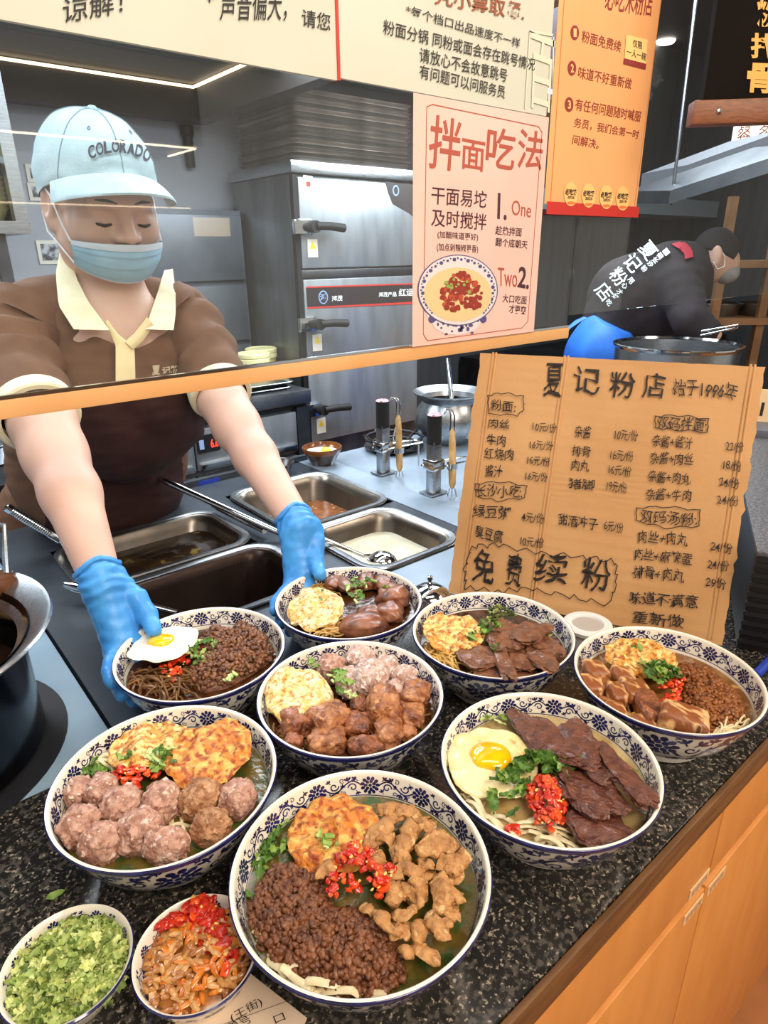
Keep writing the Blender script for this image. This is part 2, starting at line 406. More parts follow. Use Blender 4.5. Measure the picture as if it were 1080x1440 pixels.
labs = ['orange cabinet unit under the beef egg bowl, with two cream stickers', 'orange cabinet unit below the bowl of pork belly cubes, one cream sticker at its corner',
        'orange cabinet unit nearest the receipt corner of the counter', 'orange cabinet unit at the far end of the counter']
spans = [(x1-.62, x1), (x1, x1+.62), (x1-1.24, x1-.62), (x1+.62, x1+.98)]
for (a, c), lb in zip(spans, labs):
    d, e = cabinet(a, c, lb)
    if lb == labs[0]:
        def stick(p, x, z, w=.05, h=.018):
            bb = B().box((x-w, .2045, z), (x, .2058, z+h)); o = part('sticker', bb, M_TAG, p); o['label'] = 'small cream sticker'
            bt = B(); v, f = glyphs('轻拿轻放'); bt.add([(x-w+.004+q[0]*(w-.008), .2040, z+.003+q[1]*(h-.006)) for q in v], f); return bt
        b1 = stick(d, c-.006, .755); b2 = stick(e, c-.006, .709)
        part('lettering', b1, mat('sticker_print', (190, 130, 90), .6), d); part('lettering', b2, MATS['sticker_print'], e)
    if lb == labs[1]:
        b1 = stick(e, a+.058, .709); part('lettering', b1, MATS['sticker_print'], e)
part_floor = None

# steel worktop with four sunk pans
X0, X1, X2 = .225, .545, .60; XE = .935
PANS = dict(a=(.222, .542, 1.045, 1.262), b=(.222, .548, .82, 1.028), c=(.612, .882, 1.036, 1.318), d=(.622, .845, .782, 1.018))
r = root('worktable', 'long steel worktable holding four sunk food pans behind the granite', 'worktable', (.6, 1.0, 0))
ys = [.634, .82, 1.045, 1.028]
b = B(); xs = sorted({.145, .222, .542, .548, .612, .622, .845, .882, .96}); yy = sorted({.634, .782, .82, 1.018, 1.028, 1.036, 1.045, 1.262, 1.318, 1.43})
for i in range(len(xs)-1):
    for j in range(len(yy)-1):
        mx, my = (xs[i]+xs[i+1])/2, (yy[j]+yy[j+1])/2
        if any(p[0] < mx < p[1] and p[2] < my < p[3] for p in PANS.values()): continue
        b.add([(xs[i], yy[j], .998), (xs[i+1], yy[j], .998), (xs[i+1], yy[j+1], .998), (xs[i], yy[j+1], .998)], [(0, 1, 2, 3)])
b.box((.145, .634, .95), (.96, .65, .997)).box((.145, 1.41, .9), (.96, 1.43, .997)).box((.145, .65, .9), (.16, 1.41, .997)).box((.945, .65, .9), (.96, 1.41, .997))
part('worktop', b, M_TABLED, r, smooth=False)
part('base_cabinet', B().box((.16, .66, .0), (.945, 1.38, .78)), M_STEELD, r)
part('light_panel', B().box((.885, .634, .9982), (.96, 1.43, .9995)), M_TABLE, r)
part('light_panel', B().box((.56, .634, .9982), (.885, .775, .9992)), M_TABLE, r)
solo('side_counter', B().box((-.75, .634, .0), (.1405, 1.43, .998), bev=.002), M_SIDE, 'bright steel side counter under the tall stock pot', 'counter')
solo('side_counter', B().box((.96, .634, .0), (1.62, 1.43, .998), bev=.002), M_TABLE, 'steel counter of the noodle cooker behind the cardboard menu', 'counter')

def pan(k, lab, deep, M, soup=None, lvl=.1):
    x0, x1, y0, y1 = PANS[k]; r = root('food_pan', lab, 'pan', ((x0+x1)/2, (y0+y1)/2, 1.0-deep), 'sunk steel food pans')
    def ring(ins, z, rad, n=8):
        pts = []
        for (cx, cy, a0) in ((x1-ins-rad, y1-ins-rad, 0), (x0+ins+rad, y1-ins-rad, 90), (x0+ins+rad, y0+ins+rad, 180), (x1-ins-rad, y0+ins+rad, 270)):
            for q in range(n): a = math.radians(a0+90*q/(n-1)); pts.append((cx+rad*math.cos(a), cy+rad*math.sin(a), z))
        return pts
    def loft(rings):
        bb = B(); n = len(rings[0]); v = [p for q in rings for p in q]; f = []
        for i in range(len(rings)-1):
            for q in range(n): f.append((i*n+q, i*n+(q+1) % n, (i+1)*n+(q+1) % n, (i+1)*n+q))
        return bb.add(v, f), n
    bb, n = loft([ring(.012, 1.0-deep, .04), ring(-.001, 1.0005, .05), ring(-.004, 1.0025, .05), ring(.004, 1.004, .045), ring(.012, 1.0035, .04), ring(.016, 1.0, .04), ring(.022, .985, .04), ring(.034, 1.0-deep+.02, .045), ring(.05, 1.0-deep+.004, .05)])
    bb.add(ring(.05, 1.0-deep+.004, .05), [tuple(range(n))])
    part('pan_body', bb, M, r)
    rim, n = loft([ring(-.003, 1.0035, .05), ring(-.002, 1.0062, .05), ring(.007, 1.0062, .045), ring(.010, 1.0045, .042)])
    part('rolled_rim', rim, M_STEEL, r)
    if soup:
        z = 1.0-deep+lvl; f = .022+.012*(1-min(1, (lvl-.02)/max(deep-.035, .004)))
        pts = ring(f-.002, z, .04); c = Vector(((x0+x1)/2, (y0+y1)/2, z)); bs = B()
        G = 40
        vv = []; ff = []
        P0 = [Vector(p) for p in pts]
        for q in range(14):
            for p in P0:
                w = c+(p-c)*(1-q/14.); w.z = z+.0022*nz(w, 60)+.001*nz(w, 140); vv.append(w)
        for q in range(13):
            for j in range(n): ff.append((q*n+j, q*n+(j+1) % n, (q+1)*n+(j+1) % n, (q+1)*n+j))
        vv.append(c); ff += [(13*n+j, 13*n+(j+1) % n, 14*n) for j in range(n)]
        bs.add(vv, ff); return r, bs
    return r, None
_, s_ = pan('a', 'back steel pan of dark braising soup beside the glove holding the minced bowl', .11, M_PAN, 1, .082)
solo('braising_soup', s_, mat('dark_soup', (30, 20, 12), .08, 0, (56, 40, 20), 16, 6, .45, .68, .2, 50, col3=(122, 104, 52), scale3=20, lo3=.63, hi3=.7), 'dark brown braising soup with leaves floating in the pan', 'soup', kind='stuff')
_, s_ = pan('b', 'nearly empty dark pan just behind the minced pork bowl', .15, mat('stained_pan', (58, 44, 38), .3, .7, (40, 30, 26), 8, rvar=.1), 1, .02)
solo('soup_residue', s_, mat('soup_dregs', (40, 20, 14), .2, 0, (70, 34, 22), 20), 'dark dregs in the bottom of the nearly empty pan', 'soup', kind='stuff')
_, s_ = pan('c', 'steel pan of reddish brown sauce in front of the brown clay bowl', .15, M_PAN, 1, .092)
solo('brown_sauce', s_, mat('red_brown_sauce', (112, 62, 28), .15, 0, (146, 88, 46), 40, 5, .4, .65, .4, 90, col3=(190, 150, 104), scale3=90, lo3=.62, hi3=.68), 'reddish brown sauce with crumbs in the back pan', 'sauce', kind='stuff')
_, s_ = pan('d', 'steel pan of pale milky broth with a ladle resting in it', .12, M_PAN, 1, .084)
solo('milky_broth', s_, mat('milky_broth', (186, 182, 158), .12, 0, (204, 200, 180), 14, 5, .35, .65, .1, 60), 'pale milky broth under the round ladle', 'soup', kind='stuff')

# ================================================================== GLASS SCREEN AND NOTICES
YG = .74
gm = bpy.data.materials.new('clear_glass'); gm.use_nodes = True; nt = gm.node_tree; nt.nodes.clear()
o_ = nt.nodes.new('ShaderNodeOutputMaterial'); tr = nt.nodes.new('ShaderNodeBsdfTransparent'); gl = nt.nodes.new('ShaderNodeBsdfGlossy'); fr = nt.nodes.new('ShaderNodeLayerWeight'); mx = nt.nodes.new('ShaderNodeMixShader')
df = nt.nodes.new('ShaderNodeBsdfDiffuse'); df.inputs[0].default_value = (.8, .84, .86, 1); m2 = nt.nodes.new('ShaderNodeMixShader'); m2.inputs[0].default_value = .012
tr.inputs[0].default_value = (.97, .985, .98, 1); gl.inputs['Roughness'].default_value = 0; fr.inputs['Blend'].default_value = .5
pw = nt.nodes.new('ShaderNodeMath'); pw.operation = 'POWER'; pw.inputs[1].default_value = 5; ma = nt.nodes.new('ShaderNodeMath'); ma.operation = 'MULTIPLY_ADD'; ma.inputs[1].default_value = .96; ma.inputs[2].default_value = .04
nt.links.new(fr.outputs['Facing'], pw.inputs[0]); nt.links.new(pw.outputs[0], ma.inputs[0]); nt.links.new(ma.outputs[0], mx.inputs[0]); nt.links.new(tr.outputs[0], mx.inputs[1]); nt.links.new(gl.outputs[0], mx.inputs[2])
nt.links.new(mx.outputs[0], m2.inputs[1]); nt.links.new(df.outputs[0], m2.inputs[2]); nt.links.new(m2.outputs[0], o_.inputs[0])
XG = 1.049
solo('glass_screen', B().box((-1.2, YG-.003, 1.384), (XG, YG+.003, 2.10)), gm, 'clear glass sneeze screen hanging between customer and cook', 'glass screen')
solo('glass_screen', B().box((XG+.01, YG-.003, 1.405), (2.6, YG+.003, 2.10)), gm, 'clear glass screen past the rail end, behind the orange price poster', 'glass screen')
r = root('screen_rail', 'tan rail edging the bottom of the glass screen', 'rail', (0, YG, 1.362))
part('channel', B().box((-1.2, YG-.009, 1.3655), (XG, YG+.009, 1.385), bev=.002), M_RAIL, r)
part('metal_bead', B().box((-1.2, YG-.009, 1.3851), (XG, YG-.0035, 1.3885)), M_CHROME, r)
struct('trim_2', B().box((-1.45, YG+.01, 2.09), (2.7, YG+.06, 2.75)), mat('header', (60, 56, 54), .5))

PG = Plane((0, YG-.0105, 0), (1, 0, 0), (0, 0, 1), .0009)
def board(name, label, cat, x0, x1, z0, z1, M, y=YG-.0045, th=.0055):
    r = root(name, label, cat, ((x0+x1)/2, y, z0)); part('board', B().box((x0, y-th, z0), (x1, y, z1)), M, r); return r
M_BOARD = mat('cream_board', (206, 207, 193), .6, 0, (200, 201, 186), 4, spec=.3)
M_BROWNINK = mat('brown_print', (150, 78, 44), .6); M_REDINK = mat('dark_red_print', (140, 40, 36), .6); M_TERRA = mat('terracotta_print', (176, 84, 66), .6)
r = board('notice_board', 'long cream notice board above the cook, only its lowest words in view', 'notice board', -1.2, .5405, 1.706, 2.05, M_BOARD)
b = B(); P = PG
write(b, P, '谅解！', (88, 34), (172, 19), (88, -2), .005)
write(b, P, '产声音偏大，', (285, 30), (402, 30), (287, -14), .005); write(b, P, '请您', (424, 37), (464, 44), (424, 12), .005)
part_lines('lettering', b, M_INK, r)
part('red_edge', B().box((.5385, YG-.0115, 1.706), (.5425, YG-.0040, 2.05)), M_RED, r)
r = board('notice_board', 'cream notice board with five lines of black characters left of the orange poster', 'notice board', .5435, .937, 1.709, 2.05, M_BOARD)
r['label'] = 'cream notice board of black characters hanging just above the pink poster'
b = B()
write(b, P, '*每个档口出品速度不一样', (570, 22), (730, 68), (571, 6), .004); write(b, P, '粉面分锅 同粉或面会存在跳号情况', (538, 48), (751, 100), (539, 27), .004)
write(b, P, '请放心不会故意跳号', (589, 87), (712, 116), (590, 66), .004); write(b, P, '有问题可以问服务员', (589, 110), (709, 139), (590, 90), .004)
part_lines('lettering', b, M_INK, r)
b = B(); write(b, P, '凭小票取餐.', (610, 6), (736, 30), (611, -22), .014); part('lettering', b, M_BROWNINK, r, 'brown heading characters')
b = B(); write(b, P, '百', (742, 150), (776, 160), (746, 44), .0)
line(b, P, [(738, 152), (745, 44), (778, 50), (776, 166)], .003)
part('seal_mark', b, mat('faded_seal', (214, 216, 196), .6), r, 'faint seal mark')

# pink poster
r = board('poster', 'pink mixed-noodle poster with a printed bowl, taped to the glass', 'poster', .658, .9405, 1.386, 1.707, mat('pink_paper', (238, 198, 187), .5, 0, (234, 190, 178), 5), y=YG-.012, th=.0008)
P = Plane((0, YG-.0128, 0), (1, 0, 0), (0, 0, 1), .0005)
b = B()
fr_ = [(600, 150), (608, 147), (757, 178), (762, 186)] + [(742, 452), (734, 461), (601, 479), (595, 470)]
line(b, P, fr_, .0011, closed=True); part('frame_line', b, M_TERRA, r)
b = B()
for ch, BL, BR, TL in (('拌', (601, 236), (645, 242), (606, 160)), ('面', (648, 237), (680, 242), (650, 194)), ('吃', (682, 234), (722, 240), (686, 176)), ('法', (726, 236), (761, 240), (730, 180))):
    write(b, P, ch, BL, BR, TL, .010)
write(b, P, 'One', (719, 302), (746, 306), (720, 281), .0); write(b, P, 'Two', (700, 402), (727, 404), (700, 376), .0)
part_lines('lettering', b, M_TERRA, r)
b = B()
write(b, P, '干面易坨', (606, 287), (683, 293), (607, 261), .005); write(b, P, '及时搅拌', (606, 318), (683, 324), (607, 293), .005)
write(b, P, '(加醋味道更好)', (615, 336), (672, 340), (615, 324), .006); write(b, P, '(加点剁辣椒更香)', (614, 354), (672, 357), (614, 341), .006)
write(b, P, '1.', (699, 308), (712, 310), (700, 271), .02); write(b, P, '2.', (727, 404), (743, 407), (730, 374), .02)
write(b, P, '趁热拌面', (696, 330), (733, 333), (697, 317), .008); write(b, P, '翻个底朝天', (696, 346), (741, 350), (697, 334), .008)
write(b, P, '大口吃面', (706, 425), (740, 428), (707, 413), .008); write(b, P, '才更爽', (715, 440), (739, 442), (716, 428), .008)
part_lines('lettering', b, mat('poster_ink', (72, 42, 52), .6), r, 'dark plum characters')
# the printed bowl is flat print
pb = B(); ce = (643, 408)
P2 = [(592, 420), (600, 444), (612, 462), (626, 470), (648, 471), (668, 464), (682, 446), (692, 422)]
quadpx(pb, P, P2, 0, 1.0)
for k in range(70):
    t_ = random.random(); x = 594+97*t_; y = 440+random.uniform(-4, 32)
    w_ = 50-26*max(0, (y-428)/44)
    if abs(x-643) < w_-3 and y < 470 and (x-643)**2/55**2+(y-406)**2/49**2 > 1: discpx(pb, P, (x, y), random.choice((1.6, 2.4, 3.4)), random.choice((1.6, 2.6, 3.2)), 1, 8, 1.5)
for x in (607, 630, 655, 679): discpx(pb, P, (x, 453-abs(x-643)*.12), 5, 5.5, 1, 10, 1.7)
discpx(pb, P, ce, 56.5, 50, 1, 48, 2.0); discpx(pb, P, ce, 55, 48.6, 0, 48, 2.4)
for k in range(64):
    a = 2*math.pi*k/64; rr_ = (.90 if k % 2 else .94)
    if -.75 < math.sin(a): discpx(pb, P, (ce[0]+55*rr_*math.cos(a), ce[1]-48*rr_*math.sin(a)), (1.5, 2.8, 1.2, 2.0)[k % 4], (1.5, 2.8, 1.2, 2.0)[k % 4], 1, 8, 2.7)
discpx(pb, P, (643, 414), 47.5, 38, 2, 40, 3.0)
for k in range(120):
    a = random.uniform(0, 6.28); q = math.sqrt(random.random()); discpx(pb, P, (648+29*q*math.cos(a), 411+28*q*math.sin(a)+5*q*abs(math.cos(a))), *(random.uniform(2.2, 4.6),)*2, random.choice((3, 3, 4)), 6, 3.4+k*.01)
for k in range(9): discpx(pb, P, (644+random.uniform(-20, 16), 400+random.uniform(-9, 14)), *(random.uniform(1.8, 3),)*2, 5, 7, 5.2)
part('printed_bowl', pb, [mat('print_white', (226, 218, 220), .5), mat('print_blue', (86, 78, 132), .5), mat('print_noodle', (226, 202, 150), .5), mat('print_meat', (150, 52, 40), .5), mat('print_meat2', (188, 82, 52), .5), mat('print_green', (150, 170, 84), .5)], r, 'printed bowl of minced meat noodles', smooth=False)

# orange poster
r = board('poster', 'orange notice poster with three numbered lines and a red foot', 'poster', .945, 1.2195, 1.5865, 2.02, mat('orange_paper', (236, 172, 112), .5, 0, (233, 165, 104), 4), y=YG-.012, th=.0010)
P = Plane((0, YG-.0130, 0), (1, 0, 0), (0, 0, 1), .0005)
b = B(); quadpx(b, P, [(768, 301), (897, 306), (899, 291), (769, 283)]); part('red_foot', b, M_RED, r)
for (x, y) in ((808, 46), (804, 96), (800, 147)): b = B(); discpx(b, P, (x, y), 6, 10.5, 0, 24); part('number_disc', b, M_REDINK, r, 'dark red numbered disc')
b = B(); write(b, P, '必吃米粉店', (850, 14), (916, 24), (852, -26), .006); part('lettering', b, M_REDINK, r, 'dark red title characters')
b = B()
for s_, (x, y) in (('1', (808, 46)), ('2', (804, 96)), ('3', (800, 147))): write(b, P, s_, (x-2.2, y+6), (x+2.2, y+6.4), (x-2.2, y-6), .03, lift=2)
part('numerals', b, mat('orange_numeral', (250, 190, 120), .5), r)
b = B()
write(b, P, '粉面免费续', (817, 59), (872, 74), (819, 42), .005); write(b, P, '味道不好重新做', (812, 110), (887, 126), (814, 93), .005)
write(b, P, '有任何问题随时喊服', (808, 155), (900, 172), (810, 138), .005); write(b, P, '务员，我们会第一时', (806, 179), (897, 196), (808, 165), .005); write(b, P, '间解决。', (804, 203), (841, 210), (806, 189), .005)
part_lines('lettering', b, M_REDINK, r)
b = B(); quadpx(b, P, [(877, 90), (907, 97), (910, 56), (880, 49)], 0, 2.); quadpx(b, P, [(876, 90), (907, 98), (908, 90), (877, 82)], 1, 2.5)
write(b, P, '仅限', (889, 66), (902, 70), (889, 55), .004, 2, lift=3); write(b, P, '一人一碗', (880, 78), (907, 86), (881, 67), .004, 2, lift=3)
part('stuck_note', b, [mat('yellow_note', (252, 206, 130), .5), M_REDINK, M_INK], r, 'small yellow note reading one bowl each')
b = B()
for k, (x, y) in enumerate(((802, 271), (827, 273), (852, 275), (875, 277))):
    discpx(b, P, (x, y+2), 9.5, 17, 0, 28, 2.); write(b, P, '必吃榜', (x-8, y+3), (x+8, y+4), (x-8, y-6), .03, 1, lift=3)
    write(b, P, ('2026', '2025', '2021', '2019')[k], (x-5, y+8), (x+5, y+8.6), (x-5, y+4), .02, 1, lift=3); discpx(b, P, (x, y+14.5), 5.5, 2.2, 2, 12, 2.6)
part('award_marks', b, [mat('award_tan', (248, 196, 120), .5), M_INK, mat('award_orange', (240, 120, 60), .5)], r, 'row of four round award marks')
for e_ in ([(774, 282), (794, -10)], [(892, 290), (931, -10)]): b = B(); line(b, P, e_, .0012); part('frame_line', b, mat('orange_line', (206, 120, 60), .5), r)

# ================================================================== HANGING WOODEN SIGN
tS = 1.1
pL, pR = W(975, 158, t=tS), W(1130, 157, t=tS*.985)
ax = (pR-pL); ax.z = 0; ax.normalize(); nn = Vector((ax.y, -ax.x, 0)); 
if nn.dot(CAM-pL) < 0: nn = -nn
PS = Plane(pL, ax, (0, 0, 1), .001)
r = root('hanging_sign', 'black hanging sign with gold characters over a brown wooden bar', 'sign', pL)
def obox(b, pl, u0, u1, v0, v1, d0, d1, bev=0):
    M = Matrix((( pl.a.x, pl.b.x, pl.n.x, pl.o.x), (pl.a.y, pl.b.y, pl.n.y, pl.o.y), (pl.a.z, pl.b.z, pl.n.z, pl.o.z), (0, 0, 0, 1)))
    return b.box((u0, v0, d0), (u1, v1, d1), M, 0, bev)
hb = PX(15, pL)
part('wooden_bar', obox(B(), PS, 0, .23, -hb, hb, -.035, 0, .003), mat('sign_wood', (146, 84, 40), .45, 0, (104, 56, 26), 10, 5, .3, .7, stretch=(6, 6, 30)), r)
uL = PS.uv(PS.hit(991, 142))[0]
part('panel', obox(B(), PS, uL, .23, hb, .62, -.03, -.008), mat('sign_black', (26, 20, 17), .85, 0, (20, 16, 14), 6, spec=.1), r)
PB = Plane(pL-PS.n*.0078, ax, (0, 0, 1), .001)
b = B(); write(b, PB, '粉', (1062, 38), (1092, 38), (1064, 0), .03); write(b, PB, '排', (1055, 82), (1092, 84), (1056, 46), .03); write(b, PB, '骨', (1048, 130), (1088, 132), (1052, 88), .03)
part_lines('lettering', b, mat('gold_paint', (240, 172, 72), .5), r)
b = B(); cs_ = PS.hit(1011, 157); b.lathe([(0, .003), (.004, .002), (.005, 0)], cs_, 14, Matrix(((PS.a.x, PS.b.x, PS.n.x, 0), (PS.a.y, PS.b.y, PS.n.y, 0), (PS.a.z, PS.b.z, PS.n.z, 0), (0, 0, 0, 1)))); part('screw', b, M_CHROME, r)
b = B()
for u in (.06, .2): q = PS.at(u, .6)-PS.n*.02; b.cyl(q, (q.x, q.y, 2.75), .006, 8)
part('hanging_rod', b, M_DARK, r)

# ================================================================== CARDBOARD MENU
Ab, Bb = W(630, 835, z=1.0), W(1015, 910, z=1.0)
bx = (Bb-Ab); bx.z = 0; LW = bx.length; bx.normalize(); bn = Vector((-bx.y, bx.x, 0)); ph = math.radians(17)
bu = bn*math.sin(ph)+Vector((0, 0, math.cos(ph)))
PC = Plane(Ab+Vector((0, 0, .002)), bx, bu, .0005)
r = root('cardboard_menu', 'torn brown cardboard menu handwritten in black marker, leaning on the tan rail', 'menu', (Ab+Bb)/2)
out = []
def edge(p, q, n, amp):
    for i in range(n):
        s = i/n; x = p[0]+(q[0]-p[0])*s; y = p[1]+(q[1]-p[1])*s
        d = amp*(nz((x, y, 3.1), 60)+.5*nz((x, y, 1.1), 170)); L = math.hypot(q[0]-p[0], q[1]-p[1]); out.append((x-(q[1]-p[1])/L*d, y+(q[0]-p[0])/L*d))
tl = PC.uv(PC.hit(675, 496)); trr = PC.uv(PC.hit(1077, 516))
edge((0, 0), (LW, 0.0), 40, .0012); edge((LW, 0.0), trr, 40, .004); edge(trr, tl, 30, .001); edge(tl, (0, 0), 36, .003)
b = B(); GU, GV = 130, 60
import itertools
def csurf(u, v, d):
    w = .0006*math.sin(v*math.pi*2/.0085+.6*nz((u, v, 0), 14))*(.5+.5*nz((u, v, 2), 9))+.0012*nz((u, v, 5), 12)
    return PC.at(u, v, 0)+PC.n*(w-d)
n = len(out); front = [csurf(u, v, .0015) for u, v in out]
# fan out from the outline to the middle in rings so that the sheet can ripple
cu_, cv_ = LW/2, .195; R = 34; vv = []; ff = []
for q in range(R):
    s = 1-q/R
    for (u, v) in out: vv.append(csurf(cu_+(u-cu_)*s, cv_+(v-cv_)*s, .0022))
for q in range(R-1):
    for j in range(n): ff.append((q*n+j, q*n+(j+1) % n, (q+1)*n+(j+1) % n, (q+1)*n+j))
vv.append(csurf(cu_, cv_, .0022)); ff += [((R-1)*n+j, (R-1)*n+(j+1) % n, R*n) for j in range(n)]
k0 = len(vv); vv += [csurf(u, v, .0062) for u, v in out]; ff += [((j+1) % n, j, k0+j, k0+(j+1) % n) for j in range(n)]; ff.append(tuple(range(k0+n-1, k0-1, -1)))
b.add(vv, ff)
part('sheet', b, mat('corrugated_card', (208, 160, 108), .75, 0, (194, 144, 92), 5, 5, .35, .65, .12, 160), r)
b = B()
for fx in (.052, .33, .955): 
    for dx in (0, .005): b.tube([PC.at(LW*fx+dx+ (tl[0]*(1-fx)+(trr[0]-LW)*fx)*s, .006+.38*s, 0)-PC.n*.0018 for s in (0, .25, .5, .75, 1)], .0017, 6)
part('crease', b, MATS['corrugated_card'], r)
M_MARK = mat('marker_ink', (38, 28, 26), .6)
b = B(); P = Plane(PC.o, bx, bu, .0012)
def hw(s, BL, BR, h, bold=.0, j=.05): write(b, P, s, BL, BR, (BL[0]+h*.10, BL[1]-h), bold, jit=j)
for c_, x0, x1, y0, y1, h in (('夏', 764, 789, 556, 559, 48), ('记', 805, 842, 551, 555, 36), ('粉', 856, 892, 557, 560, 36), ('店', 903, 934, 558, 561, 36)): hw(c_, (x0, y0), (x1, y1), h, .005)
hw('始于1996年', (946, 555), (1036, 564), 24)
for c_, x0, x1, y0, y1 in (('免', 664, 694, 815, 822), ('费', 710, 732, 822, 826), ('续', 750, 797, 820, 824), ('粉', 816, 857, 828, 833)): hw(c_, (x0, y0), (x1, y1), 44, .005)
for t_, x0, x1, y0, y1, h in (
    ('粉面:', 690, 725, 577, 580, 16), ('肉丝', 687, 716, 602, 604, 14), ('牛肉', 684, 711, 626, 628, 16), ('红烧肉', 681, 722, 645, 648, 16), ('酱汁', 682, 706, 670, 672, 17),
    ('长沙小吃:', 669, 733, 698, 701, 18), ('绿豆粥', 665, 717, 727, 731, 18), ('臭豆腐', 668, 706, 755, 765, 18),
    ('10元/份', 749, 782, 606, 609, 13), ('16元/份', 745, 777, 631, 634, 13), ('16元/份', 741, 773, 653, 656, 13), ('16元/份', 739, 769, 675, 678, 13), ('4元/份', 733, 765, 733, 737, 14), ('10元/份', 731, 764, 767, 771, 14),
    ('杂酱', 808, 830, 615, 617, 17), ('排骨', 804, 830, 641, 643, 15), ('肉丸', 803, 828, 661, 663, 15), ('猪脚', 799, 836, 687, 690, 15), ('甜酒冲子', 785, 840, 738, 745, 16),
    ('10元/份', 864, 896, 618, 621, 15), ('16元/份', 858, 890, 646, 650, 15), ('16元/份', 855, 887, 667, 671, 15), ('19元/份', 853, 881, 690, 694, 15), ('6元/份', 849, 876, 746, 750, 15),
    ('双码拌面:', 923, 994, 603, 607, 18), ('杂酱+酱汁', 917, 974, 628, 632, 17), ('杂酱+肉丝', 914, 974, 652, 655, 17), ('杂酱+肉丸', 911, 970, 678, 682, 17), ('杂酱+牛肉', 908, 971, 703, 706, 17),
    ('22/份', 1020, 1045, 634, 637, 15), ('18/份', 1016, 1042, 660, 664, 15), ('24/份', 1011, 1039, 684, 688, 15), ('24/份', 1008, 1038, 709, 713, 15),
    ('双码汤粉:', 900, 979, 734, 740, 18), ('肉丝+肉丸', 897, 967, 763, 768, 18), ('肉丝+麻辣蛋', 891, 972, 787, 795, 17), ('排骨+肉丸', 890, 961, 812, 819, 18),
    ('24/份', 999, 1029, 775, 779, 15), ('24/份', 995, 1024, 800, 804, 15), ('29份', 992, 1020, 825, 829, 15), ('味道不满意', 883, 980, 848, 856, 18), ('重新做', 889, 961, 876, 884, 18)): hw(t_, (x0, y0), (x1, y1), h, .004)
def cloud(pts, amp=2.5, w=.0016, n=9):
    o = []
    m = len(pts)
    for i in range(m):
        p, q = pts[i], pts[(i+1) % m]
        for k in range(n):
            s = k/n; o.append((p[0]+(q[0]-p[0])*s+amp*.5*math.sin(k*2.1+i), p[1]+(q[1]-p[1])*s+amp*math.sin(k*1.9+i*2)))
    q = B(); line(q, P, o, w, closed=True); part('drawn_outline', q, M_MARK, r, smooth=False)
cloud([(686, 556), (710, 552), (736, 558), (737, 576), (728, 584), (688, 582)], 1.5, .0012, 5)
cloud([(668, 680), (710, 677), (741, 684), (738, 700), (700, 704), (670, 698)], 1.5, .0012, 5)
cloud([(921, 585), (960, 584), (996, 590), (995, 608), (950, 604), (922, 602)], 1.5, .0012, 5)
cloud([(895, 714), (940, 712), (984, 718), (983, 740), (935, 742), (895, 732)], 1.5, .0012, 5)
cloud([(664, 768), (700, 766), (760, 778), (820, 782), (866, 790), (867, 820), (856, 850), (800, 838), (740, 828), (700, 832), (655, 826), (654, 800)], 4, .0013, 7)
part_lines('lettering', b, M_MARK, r)
# ================================================================== KITCHEN BEHIND THE HATCH
# ---- rice steamer
SX0, SX1, SY = 1.41, 2.03, 2.2
r = root('rice_steamer', 'tall stainless rice steamer with black latch handles beside the pink poster', 'steamer', ((SX0+SX1)/2, 2.42, 0))
part('cabinet_body', B().box((SX0, SY+.025, .08), (SX1, 2.66, 1.785), bev=.004), mat('steamer_side', (128, 132, 134), .38, .9, (104, 108, 110), 5, stretch=(2, 2, .5), rvar=.1), r)
part('top_slab', B().box((SX0-.006, SY-.004, 1.786), (SX1+.006, 2.67, 1.826), bev=.004), M_STEEL, r)
M_BAND = mat('band_black', (46, 38, 38), .4); PSt = Plane((0, SY-.001, 0), (1, 0, 0), (0, 0, 1), .001)
for k, (z0, z1) in enumerate(((1.465, 1.772), (1.12, 1.425), (.79, 1.085))):
    d = part('door', B().box((SX0+.022, SY-.002, z0), (SX1-.012, SY+.024, z1), bev=.004), M_STEELV, r)
    zm = (z0+z1)/2-.01; x = SX0+.03
    g = B().box((x-.045, SY-.022, zm-.026), (x+.03, SY-.0025, zm+.026), bev=.003)
    part('latch_plate', g, M_CHROME, d)
    g = B().cyl((x+.028, SY-.055, zm), (x+.028, SY-.015, zm), .021, 16).tube([(x+.028, SY-.05, zm+.002), (x+.09, SY-.052, zm+.002), (x+.155, SY-.05, zm-.004)], [.014, .0145, .0155], 12)
    part('handle', g, M_RUBBER, d)
    g = B().box((x+.018, SY-.0045, zm-.105), (x+.062, SY-.0025, zm-.042)); part('warning_label', g, M_PAPER, d, 'white label with a yellow warning triangle')
    g = B().add([(x+.026, SY-.0052, zm-.075), (x+.054, SY-.0052, zm-.075), (x+.04, SY-.0052, zm-.048)], [(0, 1, 2)]); part('warning_triangle', g, mat('warn_yellow', (240, 210, 40), .5), d, smooth=False)
    if k < 2:
        part('divider_strip', B().box((SX0+.02, SY+.004, z0-.036), (SX1-.012, SY+.026, z0-.006), bev=.003), M_STEELD, r)
part('hinge_strip', B().box((SX0+.001, SY+.002, .79), (SX0+.02, SY+.0248, 1.78)), M_DARK, r)
g = B(); quadpx(g, PSt, [(430, 405), (586, 400), (587, 424), (432, 432)], 0, 2); quadpx(g, PSt, [(430, 405), (586, 400), (586, 398), (430, 403)], 1, 3); quadpx(g, PSt, [(432, 432), (587, 424), (587, 427), (432, 434)], 1, 3)
write(g, PSt, '鸿茂', (466, 424), (481, 423), (466, 416), .02, 2, lift=3); write(g, PSt, '鸿茂产品', (532, 418), (557, 417), (532, 411), .02, 2, lift=3); write(g, PSt, '红运', (560, 417), (581, 416), (560, 406), .02, 2, lift=3)
